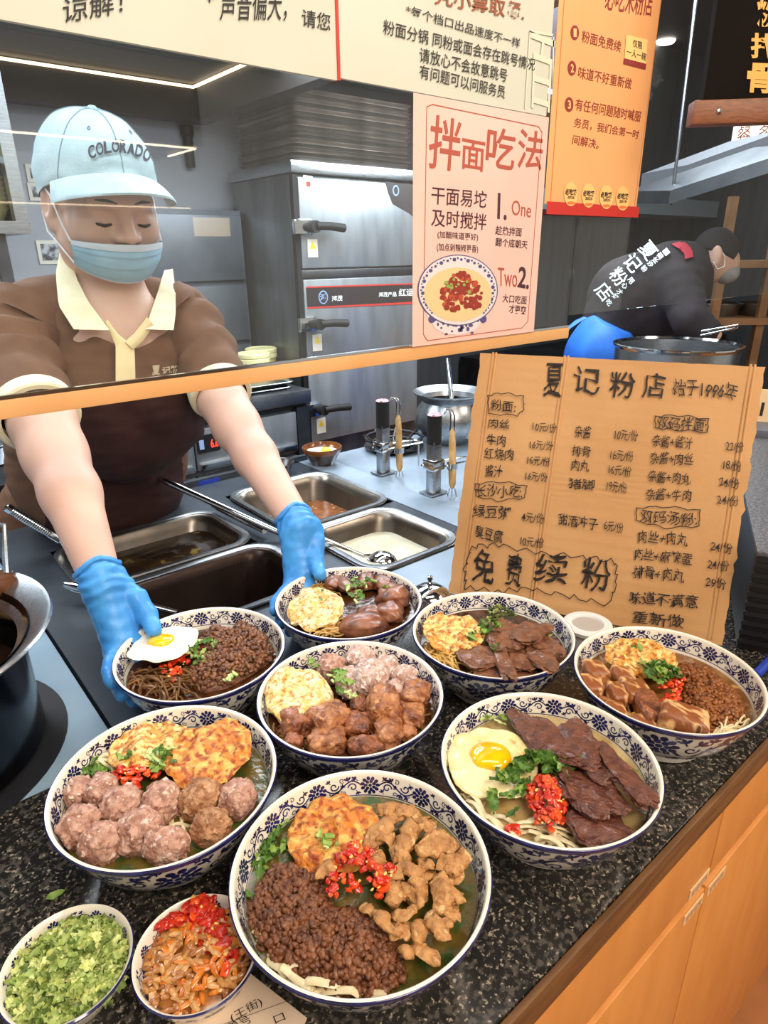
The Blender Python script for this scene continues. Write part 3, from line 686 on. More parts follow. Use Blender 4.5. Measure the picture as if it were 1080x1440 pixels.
disc(g, PSt, (454, 418), 8, 3, 20, 9, 3); disc(g, PSt, (454, 418), 6.5, 0, 20, 7.5, 4); write(g, PSt, '鸿', (449, 423), (459, 422), (449, 413), .03, 3, lift=5)
part('brand_band', g, [M_BAND, M_RED, M_WHITE, mat('print_lightblue', (150, 176, 220), .5)], r, 'black band with red edges and white characters', smooth=False)
g = B(); quadpx(g, PSt, [(541, 255), (588, 262), (588, 312), (575, 300), (552, 287), (545, 270)], 0, 2); disc(g, PSt, (556, 268), 6, 1, 16, 7, 3); disc(g, PSt, (556, 268), 4, 0, 16, 5, 4)
part('brand_corner', g, [M_BAND, MATS['print_lightblue']], r, 'dark curved badge in the door corner', smooth=False)
g = B(); quadpx(g, PSt, [(426, 246), (439, 248), (439, 272), (427, 271)], 0, 2); quadpx(g, PSt, [(430, 255), (436, 256), (436, 263), (430, 262)], 1, 3); part('round_seal', g, [M_PAPER, M_RED], r, 'white inspection sticker with red mark', smooth=False)
for sx in (SX0+.04, SX1-.04):
    for sy in (2.26, 2.62): part('foot', B().cyl((sx, sy, 0), (sx, sy, .08), .02, 12), M_STEEL, r)
# ---- trays stacked on it
M_TRAY = mat('tray_steel', (168, 160, 152), .36, .85, (134, 127, 120), 9, 5, .35, .7, rvar=.08)
def tray_b(w, d, h=.012):
    b = B(); t_ = .0016
    def rg(x, y, z, rad=.03):
        p = []
        for cx, cy, a0 in ((x-rad, y-rad, 0), (rad-x, y-rad, 90), (rad-x, rad-y, 180), (x-rad, rad-y, 270)):
            for q in range(5): a = math.radians(a0+22.5*q); p.append((cx+rad*math.cos(a), cy+rad*math.sin(a), z))
        return p
    R_ = [rg(w/2-.012, d/2-.012, 0), rg(w/2-.006, d/2-.006, h*.8), rg(w/2, d/2, h), rg(w/2-.001, d/2-.001, h+t_), rg(w/2-.008, d/2-.008, h+t_), rg(w/2-.013, d/2-.013, .003)]
    n = 20; v = [p for q in R_ for p in q]; f = [(i*n+j, i*n+(j+1) % n, (i+1)*n+(j+1) % n, (i+1)*n+j) for i in range(5) for j in range(n)]
    f += [tuple(range(n-1, -1, -1)), tuple(range(5*n, 6*n))]; return b.add(v, f)
o = solo('steel_tray', tray_b(.575, .42), M_TRAY, 'flat steel tray in the tall stack on top of the rice steamer', 'tray', 'steel trays stacked on the rice steamer', loc=(0, 0, 0))
zt = 1.8275; NT = 16
for k in range(NT):
    c = o if k == 0 else o.copy()
    if k: COL.objects.link(c)
    c.location = (1.712+random.uniform(-.006, .006), 2.42+random.uniform(-.006, .006), zt); c.rotation_euler = (0, 0, random.uniform(-.012, .012)); zt += .0142
    if k == 0: c['label'] = 'lowest steel tray of the stack, lying on the steamer top'
    elif k == NT-1: c['label'] = 'topmost steel tray of the stack on the steamer'
    else: c['label'] = 'steel tray within the stack on the steamer, between its lowest and topmost trays'
b = B().box((1.36, 1.95, 2.12), (2.9, 2.70, 2.45)).box((1.36, 1.93, 2.09), (2.9, 1.955, 2.14))
solo('exhaust_duct', b, mat('duct_dark', (58, 56, 70), .4, .6), 'dark exhaust duct above the stack of steel trays', 'duct', smooth=False)
g = solo('light_strip', B().box((1.36, 1.92, 2.105), (2.9, 1.929, 2.122)), mat('violet_light', (132, 130, 200), .5, emit=.7), 'dim violet light strip along the duct over the steel trays', 'light strip')

# ---- bench fridge with drawers
r = root('bench_fridge', 'low steel bench fridge with drawers and a red digit display behind the bare arm', 'fridge', (.92, 2.25, 0))
part('body', B().box((.50, 2.012, .10), (1.29, 2.55, 1.005)), M_STEELD, r)
part('counter_slab', B().box((.49, 1.985, 1.012), (1.30, 2.56, 1.06), bev=.004), M_STEEL, r)
part('shadow_gap', B().box((.50, 2.008, .99), (1.29, 2.5, 1.0118)), M_BLACK, r)
for (x0, x1) in ((.505, .835), (.840, 1.235)):
    for (z0, z1) in ((.845, .985), (.70, .822), (.54, .68)):
        d = part('drawer', B().box((x0, 1.992, z0), (x1, 2.0118, z1), bev=.003), M_STEELV, r)
        part('pull_lip', B().box((x0+.01, 1.978, z0), (x1-.01, 1.9918, z0+.022), bev=.003), M_CHROME, d)
part('corner_post', B().box((1.237, 1.99, .1), (1.29, 2.0118, 1.0)), M_STEELD, r)
d = part('display', B().box((.845, 1.985, .905), (.925, 1.9915, .965)), M_BLACK, r, 'black display panel')
g = B(); PD = Plane((0, 1.9848, 0), (1, 0, 0), (0, 0, 1), .0004); v, f = glyphs('6.6', .02)
g.add([(.892+q[0]*.027, 1.9843, .918+q[1]*.03) for q in v], f); part('digits', g, mat('red_digits', (255, 50, 40), .5, emit=2.5), d, 'red digits')
g = B().box((.852, 1.9843, .918), (.868, 1.9848, .95)); part('indicator', g, MATS['print_lightblue'], d)
part('feet', B().box((.52, 2.05, 0), (1.27, 2.5, .10)), M_BLACK, r)
# back ledge with blue label
r2 = solo('upstand', B().box((.5, 1.431, .93), (.958, 1.445, 1.012)), M_STEELD, 'low steel upstand along the back of the worktable', 'upstand')
g = B().box((.60, 1.4295, .99), (.655, 1.4308, 1.008)); tg = solo('blue_label', g, mat('label_blue', (40, 70, 190), .5), 'small blue label stuck on the worktable upstand', 'label')

# ---- paper tubs and trays on the fridge top
M_TUB = mat('cream_tub', (226, 214, 150), .6, 0, (218, 204, 138), 6); M_TUBL = mat('cream_lid', (232, 222, 164), .55)
def tub(loc, lab):
    r = root('paper_tub', lab, 'tub', loc, 'cream paper tubs on the bench fridge'); L0 = Vector(loc)
    part('tub_body', B().lathe([(0, 0), (.052, 0), (.060, .075), (.058, .075), (.05, .003), (0, .003)], L0, 32), M_TUB, r)
    part('lid', B().lathe([(.0615, .066), (.0635, .068), (.0640, .082), (.061, .085), (.059, .082), (0, .081)], L0, 32), M_TUBL, r)
    part('lid', B().lathe([(.0615, .086), (.0638, .088), (.0642, .100), (.061, .103), (.059, .100), (0, .099)], L0, 32), M_TUBL, r)
tub((1.25, 2.30, 1.0605), 'cream paper tub with stacked lids just behind the brown sleeve')
tub((1.340, 2.40, 1.0605), 'cream paper tub half hidden behind the tub by the sleeve')
for k, (x, y) in enumerate(((1.16, 2.10), (1.19, 2.13))):
    bb = tray_b(.2, .14, .008); bb.v = [Vector(p)+Vector((x, y, 1.0605+k*.012)) for p in bb.v]
    solo('metal_lid', bb, M_STEEL, ('flat steel lid lying on the bench fridge top by the rail', 'second flat steel lid lying on another lid on the bench fridge')[k], 'lid')
# ---- tall cabinet against the wall
r = root('tall_cabinet', 'tall grey steel cabinet against the wall between cook and steamer', 'cabinet', (1.1, 2.6, 0))
part('body', B().box((.96, 2.58, .0), (1.395, 2.742, 1.68)), mat('cabinet_grey', (132, 138, 146), .4, .6, (116, 122, 130), 4), r)
for z0, z1 in ((1.42, 1.66), (1.18, 1.40), (.94, 1.16)):
    part('door', B().box((.968, 2.562, z0), (1.388, 2.579, z1), bev=.003), MATS['cabinet_grey'], r)
# ---- wall shelf with stacked bowls
r = root('shelf_unit', 'steel framed wall shelf holding stacks of cream bowls, beside the cap', 'shelf', (.1, 2.3, 0))
part('frame', B().box((.455, 2.06, 1.575), (.487, 2.10, 2.06)).box((-.6, 2.06, 1.575), (.455, 2.10, 1.605)).box((-.6, 2.06, 2.02), (.455, 2.10, 2.06)).box((.477, 2.10, 1.575), (.487, 2.48, 2.06)), M_STEEL, r)
part('shelf_board', B().box((-.6, 2.10, 1.575), (.476, 2.48, 1.590)), M_STEELD, r); part('shelf_board', B().box((-.6, 2.10, 1.745), (.476, 2.48, 1.76)), M_STEEL, r)
part('back_panel', B().box((-.6, 2.48, 1.575), (.487, 2.5, 2.06)), M_DARK, r)
part('leg', B().box((.405, 2.12, 1.0005), (.435, 2.15, 1.575)), M_STEELD, r)
part('leg', B().box((-.58, 2.12, 1.0005), (-.55, 2.15, 1.575)), M_STEELD, r)
bb = B().lathe([(0, 0), (.045, 0), (.075, .05), (.078, .052), (.074, .052), (.043, .004), (0, .004)], (0, 0, 0), 24)
o = solo('paper_bowl', bb, M_TUB, 'cream paper bowl in a stack on the wall shelf', 'bowl', 'cream bowls stacked on the wall shelf', loc=(0, 0, 0)); first = True
for (x, y, z, n, nm) in ((.395, 2.19, 1.591, 7, 'lower'), (.395, 2.19, 1.761, 13, 'upper'), (.22, 2.19, 1.591, 7, 'lower'), (.22, 2.19, 1.761, 13, 'upper')):
    for k in range(n):
        c = o if first else o.copy()
        if not first: COL.objects.link(c)
        first = False; c.location = (x, y, z+k*.0125)
        c['label'] = 'cream paper bowl nested in a stack on the %s board of the wall shelf' % nm
# ---- papers on the wall
M_PHOTO = mat('photo_print', (70, 72, 78), .5, 0, (196, 198, 204), 38, 2, .42, .58)
for (a, c, lab) in (((41, 236), (64, 252), 'small photo sheet on the wall close to the shelf, upper one'), ((44, 262), (68, 278), 'small photo sheet on the wall close to the shelf, lower one'), ((56, 343), (92, 366), 'photo strip on the wall above the brown shoulder'), ((244, 368), (256, 384), 'tiny coded notice on the wall right beside the mask')):
    p, q = W(*a, Y=2.745), W(*c, Y=2.745)
    r = root('wall_notice', lab, 'notice', ((p.x+q.x)/2, 2.745, min(p.z, q.z)))
    part('sheet', B().box((min(p.x, q.x)-.012, 2.744, min(p.z, q.z)-.012), (max(p.x, q.x)+.012, 2.7495, max(p.z, q.z)+.012)), M_PAPER, r); part('photo', B().box((min(p.x, q.x), 2.7425, min(p.z, q.z)), (max(p.x, q.x), 2.7438, max(p.z, q.z))), M_PHOTO, r)
p = W(265, 205, Y=2.72); solo('wall_holder', B().lathe([(0, -.075), (.018, -.075), (.02, .03), (.026, .035), (.026, .07), (0, .07)], p, 16), M_DARK, 'small dark bottle-shaped holder on the grey wall beside the cap', 'holder')
# ---- left corner: basin and tub
r = root('side_bench', 'dark steel bench in the corner behind the cook', 'bench', (-.1, 2.2, 0)); part('top', B().box((-.75, 1.75, .97), (.44, 2.5, 1.0)), M_STEELD, r); part('shelf_board', B().box((-.75, 1.8, .70), (.44, 2.4, .73)), M_BLACK, r)
for x in (-.72, .36): part('leg', B().box((x, 1.8, 0), (x+.04, 1.84, .97)), M_STEELD, r)
solo('basin', B().lathe([(0, .004), (.10, .004), (.115, .05), (.122, .052), (.122, .056), (.112, .055), (.098, .01), (0, .01)], (.23, 2.02, 1.0), 40), M_CHROME, 'round steel basin on the corner bench beside the cook', 'basin')
solo('yellow_tub', B().lathe([(0, 0), (.075, 0), (.09, .16), (.093, .162), (.086, .16), (.07, .006), (0, .006)], (.27, 2.12, .7305), 32), mat('yellow_card', (214, 186, 110), .6), 'yellow paper tub under the corner bench behind the cook', 'tub')

# ---- noodle cooker lifts, strainers, wok stand
def lift(px_base, lab, X, Y):
    r = root('lift_post', lab, 'lift post', (X, Y, 1.0))
    part('base_plate', B().box((X-.026, Y-.02, 1.0003), (X+.026, Y+.02, 1.004)), M_STEEL, r)
    part('post', B().box((X-.0125, Y-.0125, 1.004), (X+.0125, Y+.0125, 1.125), bev=.002), M_STEEL, r)
    g = part('grip', B().cyl((X, Y, 1.118), (X, Y, 1.183), .0165, 20), M_RUBBER, r)
    part('cap', B().lathe([(.0165, 0), (.014, .0025), (0, .003)], (X, Y, 1.183), 20), mat('pink_cap', (226, 180, 190), .4, 0, (150, 60, 80), 90, 2, .5, .6), g, 'pink and white cap')
    part('bracket', B().box((X-.018, Y-.018, 1.058), (X+.018, Y+.018, 1.082), bev=.002), M_CHROME, r)
    g = B(); zz = 1.066
    g.tube([(X-.02, Y-.02, zz), (X+.03, Y-.02, zz), (X+.10, Y-.035, zz+.002)], .0022, 6); g.tube([(X-.02, Y+.02, zz), (X+.03, Y+.02, zz), (X+.10, Y-.005, zz+.002)], .0022, 6)
    g.tube([(X+.10, Y-.035, zz+.002), (X+.105, Y-.02, zz+.002), (X+.10, Y-.005, zz+.002)], .0022, 6); g.tube([(X+.102, Y-.02, zz+.002), (X+.102, Y-.02, 1.002)], .0022, 6)
    part('hook_rods', g, M_CHROME, r)
lift(None, 'noodle cooker lift post with black grip, the one nearer the brown clay bowl', .993, 1.205)
lift(None, 'noodle cooker lift post with black grip, the one nearer the cardboard menu', .984, 1.014)
def strainer(top, bot, hook, lab):
    t_ = depth((1.03, 1.19, 1.1)) if top[0] < 600 else depth((1.02, 1.0, 1.1))
    p0, p1 = W(*top, t=t_), W(*bot, t=t_); r = root('noodle_strainer', lab, 'strainer', p1)
    d = (p1-p0); n = 14
    g = B(); g.tube([p0+d*(i/n) for i in range(n+1)], [.0075+.0022*math.sin(math.pi*i/n)+(.001 if i > n*.6 else 0)-(.004 if i in (0, n) else 0) for i in range(n+1)], 14, flat=.75)
    h = part('handle', g, M_WOODH, r, 'pale wooden handle')
    sd = _cx*.006
    g = B()
    for s in (-1, 1): g.tube([p0-Vector((0, 0, .01))+sd*s*.8, p0+sd*s*.7+Vector((0, 0, .03)), p0+sd*s*.5+Vector((0, 0, .042))-_cx*.004, p0+sd*s*.4+Vector((0, 0, .045))-_cx*.014, p0+sd*s*.4+Vector((0, 0, .034))-_cx*.021], .0017, 6)
    part('hook', g, M_CHROME, r)
    g = B()
    for s in (-1, 0, 1): g.tube([p1+sd*s, Vector((p1.x, p1.y, .985))+sd*s*2.2], .0016, 6)
    part('basket_wires', g, M_CHROME, r)
    part('clip', B().lathe([(.0115, -.007), (.0125, -.007), (.0125, .007), (.0115, .007)], p0+d*.62, 16), M_CHROME, r)
strainer((560, 584), (562, 663), None, 'noodle strainer with pale wooden handle hanging by the clay bowl lift post')
strainer((636, 603), (636, 687), None, 'noodle strainer with pale wooden handle hanging against the cardboard edge')
r = root('wok_stand', 'black iron wok stand behind the noodle lift posts', 'stand', (1.13, 1.38, .998)); c0 = Vector((1.16, 1.36, 1.0))
g = B(); 
for rad, z in ((.08, .03), (.06, .016)): g.tube([c0+Vector((rad*math.cos(a*.2618), rad*math.sin(a*.2618), z)) for a in range(25)], .004, 8, caps=False)
part('ring', g, M_BLACK, r)
g = B()
for k in range(8): a = k*math.pi/4; g.tube([c0+Vector((.085*math.cos(a), .085*math.sin(a), .036)), c0+Vector((.05*math.cos(a), .06*math.sin(a), .012)), c0+Vector((.03*math.cos(a), .03*math.sin(a), .001))], .004, 6)
part('prong', g, M_BLACK, r)
part('drip_tray', B().lathe([(0, .0005), (.07, .0005), (.085, .008), (.082, .008), (.068, .002), (0, .002)], c0, 32), M_DARK, r)
r = root('belly_pot', 'round bellied steel pot with flared rim behind the lift posts', 'pot', (1.33, 1.31, .9985)); c0 = Vector((1.335, 1.315, .9985))
part('pot_body', B().lathe([(0, 0), (.06, 0), (.092, .03), (.1, .06), (.094, .095), (.078, .118), (.08, .125), (.105, .142), (.106, .146), (.078, .132), (.074, .118), (.09, .09), (.094, .06), (.085, .03), (.055, .006), (0, .006)], c0, 56), M_STEEL, r)
solo('dark_broth', B().lathe([(.0795, .11), (0, .11)], c0, 40), mat('dark_broth', (40, 26, 18), .1), 'dark broth inside the round bellied pot', 'soup', kind='stuff')
g = B().tube([c0+Vector((.02, .0, .05)), W(630, 505, t=depth(c0)+.05)], .0075, 12); solo('ladle_rod', g, M_CHROME, 'thick steel ladle handle standing in the bellied pot', 'ladle')
# brown clay bowl with an egg
c0 = Vector((.925, 1.375, .9985)); r = root('clay_bowl', 'brown glazed clay bowl holding a raw egg behind the sauce pan', 'bowl', c0)
M_CLAY = mat('brown_glaze', (126, 74, 30), .15, 0, (96, 52, 20), 14, 4, coat=.4)
part('bowl_body', B().lathe([(0, 0), (.03, 0), (.032, .006), (.046, .03), (.051, .042), (.049, .043), (.043, .031), (.028, .01), (0, .008)], c0, 48, mis=None), mat('dark_clay', (70, 44, 28), .2, 0, (52, 32, 20), 20, coat=.3), r)
part('glazed_rim', B().lathe([(.0475, .0325), (.0525, .044), (.0515, .0475), (.0495, .0475), (.0455, .036), (.0425, .0335)], c0, 48), M_CLAY, r, 'golden brown glazed rim')
r2 = root('raw_egg', 'raw egg white with a small yolk in the brown clay bowl', 'egg', c0+Vector((0, 0, .035)))
part('egg_white', B().lathe([(.0425, .034), (.02, .0365), (0, .037)], c0, 32), mat('egg_milk', (236, 236, 226), .1), r2); part('yolk', B().lathe([(.014, .036), (.012, .041), (.007, .0445), (0, .0455)], c0+Vector((.008, -.006, 0)), 24), mat('yolk', (250, 204, 40), .12, coat=.5), r2)
c0 = Vector((.79, 1.375, .9985)); solo('sauce_dish', B().lathe([(0, 0), (.026, 0), (.04, .03), (.042, .032), (.038, .03), (.024, .004), (0, .004)], c0, 32), mat('dark_dish', (50, 44, 42), .25), 'small dark dish half hidden behind the forearm', 'dish')

# ---- stock pot at the near end
c0 = Vector((-.052, .775, 1.0007)); r = root('stock_pot', 'tall dark steel stock pot with wide flared rim on the side counter', 'pot', c0)
part('pot_body', B().lathe([(0, 0), (.138, 0), (.142, .004), (.142, .12), (.150, .138), (.136, .118), (.136, .02), (0, .02)], c0, 72), mat('pot_steel', (70, 74, 80), .16, 1., (44, 47, 54), 7, 4, .3, .7, stretch=(3, 3, .5), rvar=.06), r)
part('flared_rim', B().lathe([(.142, .121), (.1745, .1475), (.177, .1505), (.175, .153), (.171, .1520), (.1365, .124)], c0, 72), M_STEEL, r)
solo('burner_ring', B().lathe([(.0, .0003), (.166, .0003), (.166, .002), (0, .002)], (-.052, .775, .9981), 64), mat('burnt_ring', (46, 46, 50), .5, .6), 'dark heat ring on the side counter under the stock pot', 'ring')
for o in (r,): o.location.z += 0
r = root('basket_strainer', 'steel noodle basket with a wooden tipped handle hooked inside the stock pot', 'strainer', (-.03, .8, 1.05))
p = W(12, 818, t=.80); q = W(6, 740, t=.82)
g = B().tube([p+Vector((0, 0, .01)), (p+q)/2+Vector((0, .006, 0)), q, q+Vector((-.06, .05, .02))], .004, 8); part('handle_rod', g, M_STEEL, r)
g = B(); g.box((p.x-.065, p.y-.012, p.z-.028), (p.x+.008, p.y+.02, p.z+.012), bev=.006); part('bracket', g, mat('copper_brown', (104, 62, 34), .3, .4), r)
g = B().cyl((p.x-.06, p.y-.016, p.z-.03), (p.x+.004, p.y-.016, p.z-.03), .006, 12); part('wooden_tip', g, M_WOODH, r)
g = B()
for k in range(12): a = k*math.pi/6; g.tube([c0+Vector((.02+.085*math.cos(a), .02+.085*math.sin(a), .12)), c0+Vector((.02+.07*math.cos(a), .02+.07*math.sin(a), .04))], .0016, 5)
for z, rd in ((.12, .085), (.08, .078), (.04, .07)): g.tube([c0+Vector((.02+rd*math.cos(k*.2618), .02+rd*math.sin(k*.2618), z)) for k in range(25)], .0022, 6, caps=False)
part('basket_wires', g, M_STEEL, r)
solo('dark_stock', B().lathe([(.1355, .075), (0, .075)], (-.052, .775, .9985), 48), mat('dark_stock', (34, 22, 14), .1), 'dark stock inside the tall pot', 'soup', kind='stuff')

# ---- ladles and spiral handled spoons
def spoon(a, b, za, zb, lab, r0=.006, r1=.004, spiral=False, bowl=None, cat='ladle', name='ladle'):
    p, q = W(*a, z=za), W(*b, z=zb); r = root(name, lab, cat, (p+q)/2)
    d = q-p; n = 60 if spiral else 10
    rs = [r0+(r1-r0)*i/n for i in range(n+1)]
    if spiral: rs = [x*(1.0+(.16 if (i % 2) and i < n*.75 and i > 6 else 0)) for i, x in enumerate(rs)]
    rs[0] *= .6
    part('handle', B().tube([p+d*(i/n) for i in range(n+1)], rs, 12), M_CHROME, r, angle=1.2 if not spiral else .5)
    if bowl:
        c = W(*bowl[0], z=bowl[1]); R_ = bowl[2]
        prof = [(0, -R_*.62), (R_*.4, -R_*.56), (R_*.75, -R_*.34), (R_*.97, -.002), (R_, .001), (R_*.96, 0), (R_*.72, -R_*.3), (R_*.38, -R_*.5), (0, -R_*.56)]
        Mt = Matrix.Rotation(bowl[3], 4, 'X') @ Matrix.Rotation(bowl[4], 4, 'Y')
        part('ladle_bowl', B().lathe(prof, c, 36, Mt), M_CHROME, r)
        part('neck', B().tube([q, q+(c-q)*.35+Vector((0, 0, .004)), q+(c-q)*.62], [.004, .0038, .0045], 10), M_CHROME, r)
spoon((212, 667), (398, 752), 1.10, 1.012, 'long plain steel ladle handle lying across the back pans behind the forearm', .0075, .006)
spoon((300, 709), (372, 747), 1.022, 1.012, 'short spiral gripped spoon handle lying on the pan edge under the long ladle', .0075, .006, True)
spoon((8, 712), (92, 764), 1.10, 1.012, 'spiral gripped steel handle leaning over the back pan beside the apron', .0085, .007, True)
spoon((92, 822), (250, 862), 1.028, 1.006, 'steel spoon handle passing under the blue glove towards the dark pan', .0085, .0045)
spoon((440, 752), (512, 782), 1.030, .975, 'round steel ladle resting in the pale milky broth', .0045, .004, False, ((538, 788), .985, .029, 3.0, -.25))

# ---- small things round the bowls
c0 = W(604, 851, z=1.0); c0.z = 1.0003; r = root('service_bell', 'chrome service bell between the trotter bowl and the cardboard', 'bell', c0)
part('base', B().lathe([(0, 0), (.036, 0), (.037, .004), (.034, .006), (0, .006)], c0, 40), M_BLACK, r)
part('dome', B().lathe([(.034, .008), (.0335, .014), (.029, .024), (.019, .031), (.006, .0345), (0, .035)], c0, 48), M_CHROME, r)
part('button', B().lathe([(.004, .034), (.004, .040), (.0028, .041), (.0028, .044), (.0045, .045), (.0045, .050), (0, .052)], c0, 20), M_CHROME, r)
c0 = W(825, 907, z=1.0); c0.z = 1.0003; c0 += Vector((-.004, 0, 0)); r = root('plastic_tub', 'small white plastic tub with a grey centre at the foot of the cardboard', 'tub', c0)
part('tub_body', B().lathe([(0, 0), (.026, 0), (.03, .03), (.028, .031), (0, .031)], c0, 40), mat('white_plastic', (226, 224, 222), .35), r)
part('lid', B().lathe([(.030, .0305), (.0325, .031), (.033, .036), (.030, .038), (.022, .0375), (.0205, .0345), (0, .0345)], c0, 40), MATS['white_plastic'], r)
part('lid_window', B().lathe([(.0203, .0348), (0, .0352)], c0, 30), mat('lid_grey', (176, 170, 164), .2), r)
p, q = W(1062, 950, z=1.008), W(1100, 912, z=1.03); r = root('blue_pen', 'blue pen lying on the granite beside the pork belly bowl', 'pen', p)
part('barrel', B().tube([p, p+(q-p)*.06, q], [.003, .006, .006], 12), mat('pen_blue', (30, 60, 170), .35), r)
part('cap', B().tube([p+(q-p)*.55, q], .0072, 12), MATS['pen_blue'], r)
# black crate past the cardboard
s0 = LW+.018; Mx = Matrix(((bx.x, bn.x, 0, Ab.x), (bx.y, bn.y, 0, Ab.y), (0, 0, 1, 1.0), (0, 0, 0, 1)))
r = root('black_crate', 'black ribbed box with a grey mesh top at the counter end past the cardboard', 'box', Mx @ Vector((s0+.1, .25, 0)))
b = B().box((s0, .004, .001), (s0+.105, .75, .142), Mx, 0, .003)
part('crate_body', b, mat('crate_black', (22, 20, 20), .5), r)
b = B()
for k in range(9): b.box((s0-.0018, -.0005, .012+k*.0145), (s0+.106, .003, .018+k*.0145), Mx)
part('front_ribs', b, M_BLACK, r)
part('mesh_top', B().box((s0-.001, .0, .143), (s0+.107, .62, .150), Mx, 0, .002), mat('grey_mesh', (112, 112, 116), .5, .4, (84, 84, 90), 220, 1, .45, .55, .4, 260), r, 'grey mesh top')
part('top_bar', B().box((s0-.001, .622, .143), (s0+.107, .752, .165), Mx, 0, .003), mat('blue_grey', (92, 98, 112), .45), r)
b = B().box((s0-.004, .70, .1655), (s0+.09, .705, .235), Mx); rr = root('number_card', 'cream card with a handwritten number standing on the black box', 'card', Mx @ Vector((s0+.04, .7, .1655)))
part('card', b, MATS['cream_sticker'], rr)
b = B(); v, f = glyphs('01'); b.add([Mx @ Vector((s0+.012+q_[0]*.045, .6993, .178+q_[1]*.03)) for q_ in v], f); part('lettering', b, M_MARK, rr)

# ---- cooking side on the right
solo('cook_counter', B().box((1.63, .80, 0), (2.35, 1.20, .998), bev=.003), M_TABLED, 'steel counter under the huge pot beyond the cardboard', 'counter')
c0 = W(952, 483, t=1.98); c0.z = .9985; hz = W(952, 483, t=1.98).z-.9985; r = root('stock_pot', 'huge open steel pot in front of the bending cook', 'pot', c0)
part('pot_body', B().lathe([(0, 0), (.172, 0), (.176, .006), (.178, hz-.006), (.174, hz-.008), (.17, .012), (0, .01)], c0, 72), M_STEEL, r)
part('rim', B().lathe([(.1785, hz-.012), (.186, hz-.004), (.186, hz), (.178, hz+.001), (.1745, hz-.006)], c0, 72), M_CHROME, r)
e = W(985, 472, t=2.02); f_ = W(1037, 461, t=2.0); g = B(); off = Vector((0, 0, .008))
g.tube([e, f_, f_+off, e+off*1.6], .003, 8); part('wire_handle', g, M_CHROME, r)
r = root('wall_shelf', 'sloping steel shelf edge hanging on a rod above the bending cook', 'shelf', W(1000, 270, t=2.3))
a1, a2 = W(940, 287, t=2.4), W(1150, 222, t=2.0); dv = Vector((.12, .25, .02)); up = Vector((0, 0, .045))
b = B(); b.add([a1, a2, a2+up, a1+up, a1+dv, a2+dv, a2+dv+up, a1+dv+up], [(0, 1, 2, 3), (7, 6, 5, 4), (3, 2, 6, 7), (1, 0, 4, 5), (0, 3, 7, 4), (2, 1, 5, 6)]); part('shelf_board', b, M_STEELD, r, smooth=False)
part('rod', B().cyl(W(944, 288, t=2.42), W(968, 60, t=2.42)+Vector((0, 0, .5)), .006, 8), M_STEEL, r)
b1, b2 = W(962, 272, t=2.55), W(1110, 226, t=2.15); up = Vector((0, 0, .10)); dv = Vector((.15, .28, 0)); b = B()
b.add([b1, b2, b2+up, b1+up, b1+dv, b2+dv, b2+dv+up, b1+dv+up], [(0, 1, 2, 3), (7, 6, 5, 4), (3, 2, 6, 7), (1, 0, 4, 5), (0, 3, 7, 4), (2, 1, 5, 6)])
solo('steel_bin', b, mat('pale_steel', (134, 137, 144), .5, .5), 'pale steel bin standing on the sloping shelf', 'bin', smooth=False)
p = W(1028, 212, t=3.0); q = W(1120, 168, t=2.9); r = root('lit_sign', 'white lit sign with thin brown characters behind the hanging wooden sign', 'sign', p)
axx = (q-p); axx.z = 0; PL = Plane(p, axx, (0, 0, 1), .003)
M_LIT = mat('lit_panel', (252, 246, 236), .5, emit=1.0); hgt = .14
b = B(); obox(b, PL, 0, .4, 0, hgt, -.03, 0); part('light_box', b, M_LIT, r)
b = B(); write(b, PL, '餐', (1036, 206), (1055, 204), (1037, 178), .0); write(b, PL, '多', (1066, 200), (1084, 198), (1067, 176), .0); part('lettering', b, M_BROWNINK, r)
part('hanger', B().cyl(PL.at(.05, hgt)-PL.n*.015, PL.at(.05, hgt)-PL.n*.015+Vector((0, 0, 2.75-p.z-hgt)), .008, 8), M_DARK, r)
b = B().box((2.5, 2.35, 1.72), (5.0, 2.69, 1.82)); solo('range_hood', b, mat('pale_hood', (150, 170, 182), .4, .4), 'pale blue-grey hood band on the far kitchen wall', 'hood')
b = B().box((2.8, 2.1, 0), (4.9, 2.68, .95)); solo('back_counter', b, M_DARK, 'dark counter along the far wall behind the bending cook', 'counter')
solo('ceiling_lamp', B().lathe([(0, -.004), (.05, -.004), (.06, .01), (0, .01)], W(936, 60, z=2.735), 24), mat('lamp_disc', (255, 244, 226), .5, emit=6.), 'small round ceiling lamp beside the orange poster', 'ceiling lamp')

# tan boards and posts standing in for reflections in the glass; pans on them
p0 = W(1000, 520, t=3.0); axr = Vector((_cx.x, _cx.y, 0)).normalized(); PRk = Plane((p0.x, p0.y, 0), axr, (0, 0, 1), .001)
M_REFL = mat('tan_reflection', (150, 112, 76), .5, 0, (124, 90, 58), 9)
r = root('reflection_rack', 'tan boards and posts standing in for glass reflections, behind the head of the bending cook', 'reflection_rack', (p0.x, p0.y, 0))
for z in (PRk.hit(1040, 372).z, PRk.hit(1040, 452).z): part('board', obox(B(), PRk, -.06, .55, z-.014, z+.014, -.3, .02), M_REFL, r)
for u in (-.04, .17): part('post', obox(B(), PRk, u, u+.035, 0, 1.72, -.03, -.001), M_REFL, r)
for (px_, lab) in ((1034, 'shallow steel pan on the lower of the two tan boards'), (1088, 'second steel pan on the lower tan board, further along')):
    c0 = PRk.hit(px_, 446)-PRk.n*.15; c0.z = PRk.hit(1040, 452).z+.0145; solo('steel_pan', B().lathe([(0, 0), (.07, 0), (.09, .05), (.096, .052), (.094, .056), (.086, .05), (.068, .006), (0, .006)], c0, 36), M_STEEL, lab, 'pan')
